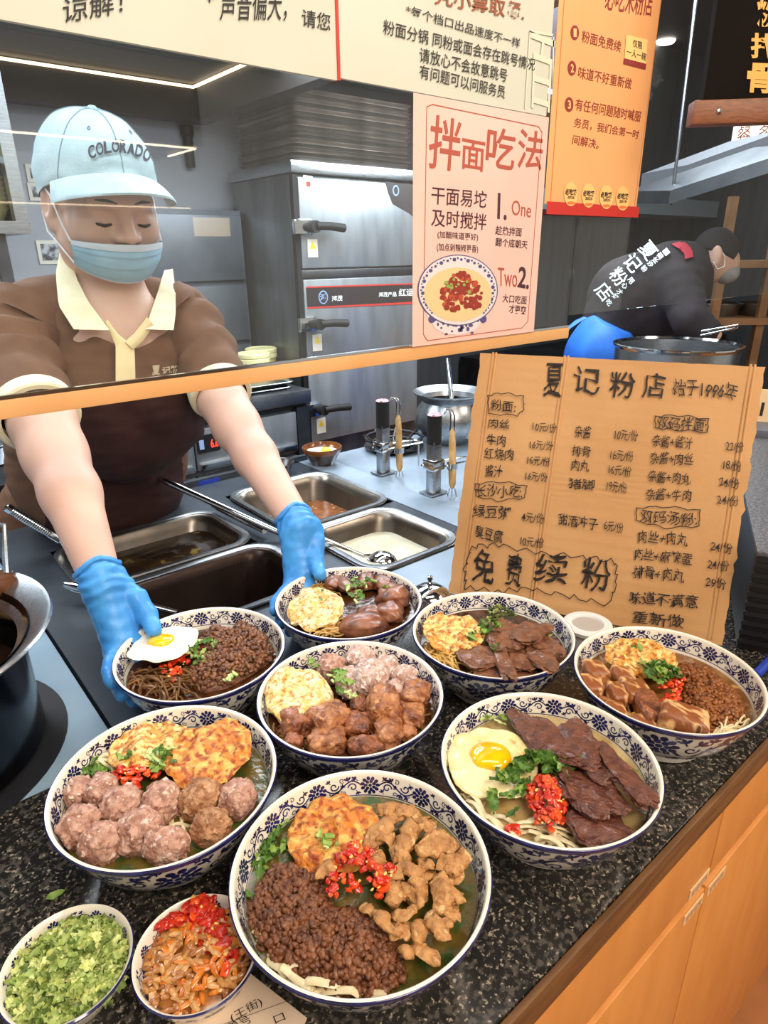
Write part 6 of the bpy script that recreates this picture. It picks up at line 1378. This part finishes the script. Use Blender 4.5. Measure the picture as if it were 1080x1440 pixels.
# brows, lashes
for s in (-1, 1):
    g = B().tube([hd(s*x, f, u) for x, f, u in ((.014, .0985, .0285), (.028, .0965, .0315), (.044, .0895, .0305), (.056, .077, .0255))], [.0026, .0042, .004, .0014], 8, flat=.6); part('eyebrow', g, M_HAIR, cook)
    g = B().tube([hd(s*x, f, u) for x, f, u in ((.0165, .0885, -.004), (.024, .0945, -.0045), (.034, .0958, -.006), (.044, .0915, -.0045), (.049, .085, -.002))], [.0008, .0019, .0024, .0020, .0008], 8); part('eyelash', g, M_LASH, cook)
# hair below the cap
S2 = SDF(tuple(hd(0, 0, 0)-Vector((.12, .14, .12))), tuple(hd(0, 0, 0)+Vector((.12, .14, .18))), .004)
S2.ell(hd(0, -.02, .038), (.0825*HS, .094*HS, .08*HS), RHn, .01); S2.cut(hd(0, .038, 0), RH @ Vector((0, 1, 0))); S2.cut(hd(0, 0, .0), RH @ Vector((0, .35, -1)))
part('hair', skin_b(S2), M_HAIR, cook, angle=0)
# cap
def crown(phi, s, off=0.):
    a, c, h = .094+off, .112+off, .108+off
    lo, hi = .1, 2.2
    def pt(th): return (a*math.sin(th)*math.cos(phi), -.010+c*math.sin(th)*math.sin(phi), .046+h*math.cos(th)*(1 if th < 1.57 else 1.0))
    for _ in range(24):
        m = (lo+hi)/2; p = pt(m)
        if p[2]-(.028+.44*p[1]) > 0: lo = m
        else: hi = m
    th = lo*s; p = pt(th); flat = 1-.05*math.cos(th)**6
    w = .0016*nz((p[0]*1., p[1], p[2]), 34)+.0022*nz(p, 14, 3.)+.0012*math.sin(p[2]*150+4*nz(p, 18))*max(0, min(1, (s-.7)*4))
    k = 1+w/.1; return hd(p[0]*k, (p[1]+.010)*k-.010, .046+(p[2]-.046)*k*flat)
cap = root('cap', '-', '-', (0, 0, 0)); bpy.data.objects.remove(cap)
b = B().grid(lambda u, v: tuple(crown(2*math.pi*u, max(.004, v))), 96, 40, True)
b.grid(lambda u, v: tuple(crown(2*math.pi*u, 1-.06*v, -.004)), 96, 4, True)
bc = bvh_of(b)
capo = part('cap', b, M_CAP, cook, 'pale blue cotton cap', angle=1.2)
g = B()
for ph in (math.pi/2, math.pi/2+1.05, math.pi/2-1.05, -math.pi/2, -math.pi/2+1.05, -math.pi/2-1.05): g.tube([crown(ph, .02+.97*i/20, .0006) for i in range(21)], .0009, 5)
part('seam', g, mat('cap_seam', (140, 160, 172), .9), capo)
g = B()
for ph in (math.pi/2-.55, math.pi/2+.55): g.tube([crown(ph+.03*math.cos(k*.785), .52+.022*math.sin(k*.785), .0008) for k in range(9)], .0009, 5, caps=False)
part('eyelet', g, MATS['cap_seam'], capo)
tp = crown(0, .004); g = B().lathe([(.007, -.001), (.0065, .0025), (.004, .0045), (0, .005)], tp, 16, Matrix(((RH[0][0], RH[0][1], RH[0][2], 0), (RH[1][0], RH[1][1], RH[1][2], 0), (RH[2][0], RH[2][1], RH[2][2], 0), (0, 0, 0, 1)))); part('button', g, M_CAP, capo)
def brim(u, v, o=0.):
    a = (u-.5)*2; ph = math.pi/2-a*1.22; p0 = crown(ph, .985, .001); L = .047*(1-abs(a)**2.6*.62)
    l = math.cos(ph); d = RH @ Vector((l*.45, 1.0, -.10-.0*abs(a))).normalized(); q = p0+d*L*v*1.18
    q += RH @ Vector((0, 0, -1))*(.011*v*a*a+.010*v*v); return tuple(q+RH @ Vector((0, 0, -o)))
g = B().grid(brim, 40, 10); k = g.n; g.grid(lambda u, v: brim(u, v, .003), 40, 10)
ring = [9*40+i for i in range(40)]; g.f += [(ring[i], ring[i+1], k+ring[i+1], k+ring[i]) for i in range(39)]; g.m += [0]*39
part('brim', g, M_CAP, capo, angle=1.0)
g = B()
for i, ch in enumerate('COLORADO'):
    t_ = i/7; cx = 129+78*t_; cy = 213.5-40*t_*(1-t_)+3.6*t_; an = (-.36+.80*t_); hw_, hh_ = 5.3, 9.2
    rx, ry = math.cos(an), math.sin(an)*1.0; ux, uy = math.sin(an)*.6, -1
    write_on(g, bc, ch, (cx-rx*hw_-ux*hh_, cy-ry*hw_-uy*hh_), (cx+rx*hw_-ux*hh_, cy+ry*hw_-uy*hh_), (cx-rx*hw_+ux*hh_, cy-ry*hw_+uy*hh_), .025, 0, .0030)
part('lettering', g, M_CAPTX, capo, 'dark arched lettering', smooth=False)
# mask
def maskp(a, v, o=0.):
    x = a*1.22; lat = .0785*math.sin(x)/math.sin(1.22); fo = .030+.090*math.cos(x)**.9
    top = -.030-.006*(a*a)+.000; bot = -.098+.020*abs(a)**1.6
    u = top+(bot-top)*v; fo -= .020*v*v*(1-.3*abs(a)); fo += .004*math.sin(math.pi*v); lat *= 1-.10*v*v
    fo += .0016*(((v*3.2) % 1)-.5)*(1 if .15 < v < .9 else 0)+.0012*nz((a*3, v*5, 0), 1.)
    return hd(lat*(1+o*8), fo+o, u)
g = B().grid(lambda u, v: tuple(maskp(u*2-1, v)), 44, 34); k = g.n; g.grid(lambda u, v: tuple(maskp(u*2-1, v, -.0025)), 44, 34)
mk = part('face_mask', g, M_MASK, cook, 'pale blue pleated face mask', angle=.9)
g = B().grid(lambda u, v: tuple(maskp(u*2-1, v*.16-.01, .0009)), 44, 4).grid(lambda u, v: tuple(maskp(u*2-1, .965+v*.04, .0007)), 44, 3); part('edge_band', g, M_MASKE, mk, 'whitish edge band', angle=.9)
for s in (-1, 1):
    g = B().tube([maskp(s, .04), hd(s*.083, .040, -.012), hd(s*.088, .018, .022), hd(s*.090, -.012, .036)], .0014, 6).tube([maskp(s, .92), hd(s*.084, .028, -.052), hd(s*.087, -.010, -.040), hd(s*.086, -.028, -.012)], .0014, 6)
    part('ear_loop', g, mat('white_elastic', (232, 234, 238), .7), mk)
# shirt
S = SDF((.02, .98, .80), (.72, 1.72, 1.53), .0048)
_e = lambda c, r, R=None, k=.03: S.ell(Vector(c)+BO, r, R, k)
_c = lambda a, c, ra, rb, k=.03, sub=False: S.cap(Vector(a)+BO, Vector(c)+BO, ra, rb, k, sub)
_e((.353, 1.155, 1.30), (.168, .125, .165)); _c((.225, 1.155, 1.418), (.482, 1.155, 1.408), .060, .060, .04); _c((.353, 1.14, 1.462), (.24, 1.155, 1.43), .042, .05); _c((.353, 1.14, 1.462), (.468, 1.155, 1.42), .042, .05)
S.ell((.375, 1.375, 1.13), (.180, .12, .20), None, .05).ell((.370, 1.545, .98), (.185, .11, .15), None, .05)
_c((.354, 1.105, 1.52), (.353, 1.055, 1.425), .068, .048, .008, True); _c((.352, 1.03, 1.435), (.347, .985, 1.392), .034, .012, .008, True)
def wr(p):
    q = .0035*math.sin(p.x*46+p.z*30+5*nz(p, 7))*max(0, min(1, (1.40-p.z)*8))*.6; return q+.005*nz(p, 13, 2.)+.0022*nz((p.x*1., p.y*1., p.z*2.2), 30, 5.)
bs = skin_b(S, wr); bvs = bvh_of(bs)
shirt = part('shirt', bs, M_SHIRT, cook, 'brown polo shirt', angle=0)
def sleeve(path, rs, seed):
    path = [Vector(p) for p in path]; N = 26; P = []; R_ = []
    for i in range(N):
        s = i/(N-1)*(len(path)-1); k = min(int(s), len(path)-2); q = s-k; P.append(path[k].lerp(path[k+1], q)); R_.append(rs[k]*(1-q)+rs[k+1]*q)
    for _ in range(2): P = [P[0]]+[(P[i-1]+P[i]*2+P[i+1])/4 for i in range(1, N-1)]+[P[-1]]
    b = B(); b.tube(P, R_, 44, caps=False)
    out = []
    for i, p in enumerate(b.v):
        p = Vector(p); c = P[min(N-1, i//44)]; d = (p-c).normalized(); s = (i//44)/(N-1)
        out.append(tuple(p+d*((0.0062*math.sin(s*30+3.5*nz(p, 16, seed)+d.x*2.6)*math.sin(math.pi*min(1, s*1.02)))+.004*nz(p, 22, seed))))
    b.v = out; return b, P
def cuffb(P, r):
    c = P[-1]; d = (P[-1]-P[-4]).normalized(); q = d.to_track_quat('Z', 'Y').to_matrix().to_4x4()
    return B().lathe([(r-.006, .004), (r+.0005, .0045), (r+.0035, .002), (r+.004, -.008), (r+.003, -.020), (r+.001, -.0215), (r-.006, -.020)], c, 44, q)
b, P = sleeve([(.478, 1.21, 1.42), (.508, 1.185, 1.392), (.505, 1.11, 1.345), (.492, 1.03, 1.293)], [.066, .068, .060, .050], 3.)
sl = part('sleeve', b, M_SHIRT, cook, angle=0); part('cuff_band', cuffb(P, .0500), M_CREAM, sl, 'cream cuff band')
b, P = sleeve([(.262, 1.21, 1.427), (.222, 1.185, 1.39), (.200, 1.11, 1.35), (.200, 1.005, 1.306)], [.068, .072, .066, .054], 8.)
sl = part('sleeve', b, M_SHIRT, cook, angle=0); part('cuff_band', cuffb(P, .0540), M_CREAM, sl, 'cream cuff band')
# collar, placket, chest embroidery
def flap(b, t, outer, inner, n=14, m=8, thick=.003, lift=.005):
    """cloth between two chains of (px, py, Y): at its own depth, or just off the shirt where that is nearer"""
    def at(ch, s):
        s *= len(ch)-1; i = min(int(s), len(ch)-2); q = s-i; return [ch[i][k]*(1-q)+ch[i+1][k]*q for k in range(3)]
    def fn(u, v):
        a, c = at(outer, u), at(inner, u); e = [a[k]*(1-v)+c[k]*v for k in range(3)]; p = W(e[0], e[1], Y=e[2]); h = t.ray_cast(CAM, ray(e[0], e[1]).normalized())
        if h[0] is not None and h[0].y-lift < p.y: p = h[0]-ray(e[0], e[1]).normalized()*lift
        return tuple(p-Vector((0, .003*math.sin(math.pi*v), 0)))
    k = b.n; b.grid(fn, n, m); off = [Vector(p)+Vector((0, thick, 0)) for p in b.v[k:]]; k2 = b.n
    b.add(off, [tuple(reversed([i-k for i in q])) for q in b.f[-(n-1)*(m-1):]])
    ring = [i for i in range(n)]+[j*n+n-1 for j in range(1, m)]+[(m-1)*n+i for i in range(n-2, -1, -1)]+[j*n for j in range(m-2, 0, -1)]
    q = len(ring); b.f += [(k+ring[i], k2+ring[i], k2+ring[(i+1) % q], k+ring[(i+1) % q]) for i in range(q)]; b.m += [0]*q
g = B()
flap(g, bvs, [(88, 335, 1.225), (79, 385, 1.165), (83, 430, 1.115), (104, 463, 1.085)], [(102, 335, 1.215), (106, 388, 1.150), (124, 424, 1.105), (154, 464, 1.072)])
flap(g, bvs, [(243, 378, 1.205), (247, 410, 1.160), (247, 442, 1.115), (244, 464, 1.085)], [(232, 380, 1.195), (222, 412, 1.145), (213, 438, 1.105), (205, 463, 1.075)])
part('collar', g, M_CREAM, cook, 'cream turned-down collar', angle=.9)
g = B()
flap(g, bvs, [(146, 452, 1.085), (156, 470, 1.078), (163, 486, 1.072), (163, 515, 1.06), (163, 552, 1.05)], [(152, 450, 1.085), (166, 470, 1.078), (189, 487, 1.072), (190, 515, 1.06), (191, 552, 1.05)], 24, 5, .002, .004)
flap(g, bvs, [(176, 481, 1.070), (190, 468, 1.075), (207, 446, 1.085)], [(187, 492, 1.068), (201, 480, 1.073), (216, 458, 1.083)], 12, 5, .002, .005)
part('placket', g, mat('placket', (226, 206, 158), .75), cook, 'cream front placket', angle=.9)
g = B(); write_on(g, bvs, '夏', (214, 528), (225, 527), (214, 514), .03, 0, .002); write_on(g, bvs, '记粉', (228, 527), (252, 524), (228, 516), .03, 0, .002)
part('embroidery', g, mat('embroidery', (206, 186, 160), .8), cook, smooth=False)
# apron: cloth lying on the front of the torso
g = B(); idx = {}; nr = {}
sel = []
for q in bs.f:
    c = sum((Vector(bs.v[i]) for i in q), Vector())/4; n = (Vector(bs.v[q[1]])-Vector(bs.v[q[0]])).cross(Vector(bs.v[q[3]])-Vector(bs.v[q[0]])).normalized()
    if c.z < 1.315 and abs(c.x-.375) < .120+.06*(1.315-c.z) and n.y < .25 and c.y < 1.62:
        sel.append(q)
        for i in q: nr[i] = nr.get(i, Vector())+n
used = sorted(nr); idx = {i: k for k, i in enumerate(used)}
g.add([Vector(bs.v[i])+nr[i].normalized()*.006 for i in used], [tuple(idx[i] for i in q) for q in sel])
part('apron', g, M_APRON, cook, 'dark maroon apron front', angle=0)
S = SDF((.14, 1.36, -.01), (.60, 1.74, 1.0), .008); S.chain([(.29, 1.555, .95), (.285, 1.55, .5), (.285, 1.55, .09)], [.105, .078, .062], .02).chain([(.45, 1.555, .95), (.45, 1.55, .5), (.45, 1.55, .09)], [.105, .078, .062], .02)
part('trousers', skin_b(S), mat('dark_trousers', (34, 32, 34), .85), cook, angle=0)
for x in (.285, .45): part('shoe', B().box((x-.05, 1.42, 0), (x+.05, 1.64, .085), bev=.025), M_BLACK, cook)
# gloves
def ro(z): return on_prof([(r_, z_) for r_, z_ in OUTER], z, 0)[0]
def glove(C, wrist, fore, thumb, a0, a1, knk, seed):
    C = Vector(C); w = Vector(wrist); S = SDF((min(w.x, C.x)-.14, C.y-.03, .985), (max(w.x, C.x)+.10, w.y+.09, 1.23), .0021)
    kn = []; zs = [.060, .043, .027, .0135]; Ls = [1.0, 1.08, 1.0, .80]
    for z, l in zip(zs, Ls):
        aa = [a0+(a1-a0)*l*t for t in (0, .36, .70, 1.0)]; gp = [.016, .010, .006, .0015]
        pts = [(C.x+(ro(z)+.0085+g_)*math.cos(math.radians(a)), C.y+(ro(z)+.0085+g_)*math.sin(math.radians(a)), 1.0005+z) for a, g_ in zip(aa, gp)]
        S.chain(pts, [.0105, .0098, .0090, .0078], .003); kn.append(Vector(pts[0]))
    for k_ in kn: S.cap(w+(k_-w)*.18, k_, .017, .0115, .012)
    S.cap(w, (kn[0]+kn[3])/2, .022, .020, .016); S.cap(w+(kn[0]-w)*.2, thumb[0], .018, .0150, .014)
    S.chain(thumb, [.0155, .0130, .0122, .0100], .006); S.cap(thumb[0], kn[0], .013, .0115, .014)
    f = (Vector(fore)-w).normalized(); S.cap(w-f*.012, w+f*.03, .025, .0285, .010); S.cut(w+f*.012, f)
    def fold(p):
        q = (p-w).dot(f); return .0012*nz((p.x, p.y, p.z*1.6), 60, seed)+.0011*math.sin(q*420+6*nz(p, 26, seed))*max(.15, min(1, 1+q*18))
    o = part('glove', skin_b(S, fold), M_GLOVE, cook, 'blue nitrile glove', angle=0)
    c = w+f*.010; sx = f.cross(Vector((0, 0, 1))).normalized(); sy = f.cross(sx)
    g = B().tube([c+(sx*math.cos(k*.2094)+sy*math.sin(k*.2094))*(.0270+.0010*math.sin(k*2.3))+f*.003*math.sin(k*.63) for k in range(31)], .0030, 8, caps=False, flat=1.2)
    part('cuff_roll', g, M_GLOVE, o)
glove((.2505, .6505, 0), ARML[3], ARML[2], [(.206, .784, 1.126), (.219, .760, 1.112), (.2225, .742, 1.0965), (.2210, .719, 1.085)], 126, 162, 0, 1.)
glove((.456, .631, 0), ARMR[3], ARMR[2], [(.491, .770, 1.128), (.487, .752, 1.114), (.473, .736, 1.0945), (.4635, .710, 1.083)], 96, 139, 0, 5.)

# ================================================================== THE COOK BENDING OVER THE HUGE POT
T2 = 2.5; FALL = 2.72
ck = root('person', 'person in dark shirt with white back lettering, bending towards the far counter', 'person', (2.2, 1.42, 0))
hip, mid, sh, nk, hdp = W(845, 480, t=T2+.03), W(886, 420, t=T2+.03), W(945, 396, t=T2-.02), W(984, 366, t=T2-.04), W(1003, 364, t=T2-.06)
S = SDF((1.6, .75, 1.0), (3.0, 1.85, 1.85), .0075)
S.ell(hdp, (.070, .070, .085), None, .02); S.ell(hdp+_cx*.045+_cy*.02, (.045, .05, .055), None, .03); S.cap(hdp-_cx*.02, sh, .052, .07, .03)
ear = W(1007, 361, t=T2-.135); S.ell(ear, (.014, .022, .040), None, .006)
hand = W(1000, 470, t=T2-.25); S.cap(W(975, 448, t=T2-.22), hand, .040, .034, .02)
part('body', skin_b(S), M_SKIN, ck, angle=0)
S = SDF((1.5, .75, .85), (3.0, 1.95, 1.80), .0075)
S.cap(hip, mid, .10, .145, .05).cap(mid, sh, .150, .145, .05).cap(sh, nk, .12, .060, .05)
el = W(972, 452, t=T2-.22); S.cap(W(955, 405, t=T2-.12), el, .082, .058, .04); S.cap(el, W(992, 466, t=T2-.24), .056, .050, .03); S.cap(W(930, 410, t=T2+.14), W(985, 460, t=T2+.1), .08, .06, .04); S.cap(mid, W(920, 450, t=T2), .12, .10, .05)
b2_ = skin_b(S, lambda p: .006*nz(p, 9)+.003*nz(p, 24)); bv2 = bvh_of(b2_)
part('shirt', b2_, mat('black_shirt', (40, 34, 38), .9, 0, (32, 27, 31), 14), ck, 'black work shirt', angle=0)
g = B(); u_ = (.76, -.65); r_ = (.62, .78)
def col(chars, cs, h, w, bold):
    for ch, (x, y) in zip(chars, cs):
        write_on(g, bv2, ch, (x-r_[0]*w-u_[0]*h, y-r_[1]*w-u_[1]*h), (x+r_[0]*w-u_[0]*h, y+r_[1]*w-u_[1]*h), (x-r_[0]*w+u_[0]*h, y-r_[1]*w+u_[1]*h), bold, 0, .012, True)
col('夏记粉店', [(912, 356), (890, 373), (871, 391), (852, 411)], 11.5, 11.5, .010)
col('一碗长沙粉', [(937, 358), (929, 363), (922, 369), (914, 374), (906, 380)], 4.2, 4.2, .02); col('用心才好吃', [(887, 396), (879, 403), (872, 411), (866, 418), (858, 426)], 4.2, 4.2, .02)
part('back_lettering', g, mat('white_letter', (226, 240, 242), .6), ck, 'white back lettering', smooth=False)
g = B(); patch(g, bv2, [(944, 343), (956, 350), (963, 357), (964, 364)], [(960, 338), (969, 345), (974, 353), (975, 361)], .014, 12, 5, .006); part('collar', g, mat('red_collar', (168, 38, 56), .7), ck, 'red collar', angle=1.2)
S = SDF(tuple(hdp-Vector((.16, .16, .16))), tuple(hdp+Vector((.18, .16, .18))), .006); S.ell(hdp+Vector((0, .0, .022)), (.080, .080, .088), None, .01); S.cut(hdp-_cx*.02+_cy*.002, _cx*-.35+_cy*.95); part('dark_cap', skin_b(S), mat('dark_cap', (40, 36, 38), .85), ck, angle=0)
g = B().tube([ear+_cx*.006-_cy*.03-_fw*.01, ear+_cx*.03-_fw*.004, ear+_cx*.03+_cy*.035, ear+_cx*.005+_cy*.045, ear-_cx*.014+_cy*.02-_fw*.006], .0022, 6); part('ear_loop', g, MATS['white_elastic'], ck)
mc = hdp+_cx*.050+_cy*.052; g = B(); blob(g, mc, (.046, .046, .040), 0, 0, 0, .04, 2., 3., 3); part('face_mask', g, mat('grey_mask', (150, 152, 156), .8), ck, 'pale face mask')
S = SDF((1.55, .85, .2), (2.75, 1.95, 1.30), .010); ap = W(845, 482, t=T2-.02)
S.ell(ap+Vector((0, 0, -.06)), (.125, .125, .16), None, .02).cap(ap+Vector((0, 0, -.2)), ap+Vector((0, .02, -.75)), .12, .15, .03); S.cut(W(842, 450, t=T2), (_u*1.0+_cx*.45))
part('apron', skin_b(S, lambda p: .008*math.sin(p.x*40+p.y*30)+.004*nz(p, 12)), mat('bright_blue_apron', (36, 112, 214), .7, 0, (28, 96, 196), 10), ck, 'bright blue apron', angle=0)
k0 = W(822, 447, t=T2-.17); g = B().tube([k0, W(812, 452, t=T2-.18), W(800, 461, t=T2-.19), W(794, 469, t=T2-.19)], [.012, .014, .010, .004], 8, flat=.35); part('apron_string', g, MATS['bright_blue_apron'], ck)
S = SDF((1.75, 1.0, -.01), (2.7, 1.9, .75), .012); fx = ap; S.chain([(fx.x-.02, fx.y+.08, .6), (fx.x-.02, fx.y+.08, .05)], [.1, .07], .02).chain([(fx.x+.02, fx.y-.1, .6), (fx.x+.02, fx.y-.1, .05)], [.1, .07], .02)
part('trousers', skin_b(S), MATS['dark_trousers'], ck, angle=0)
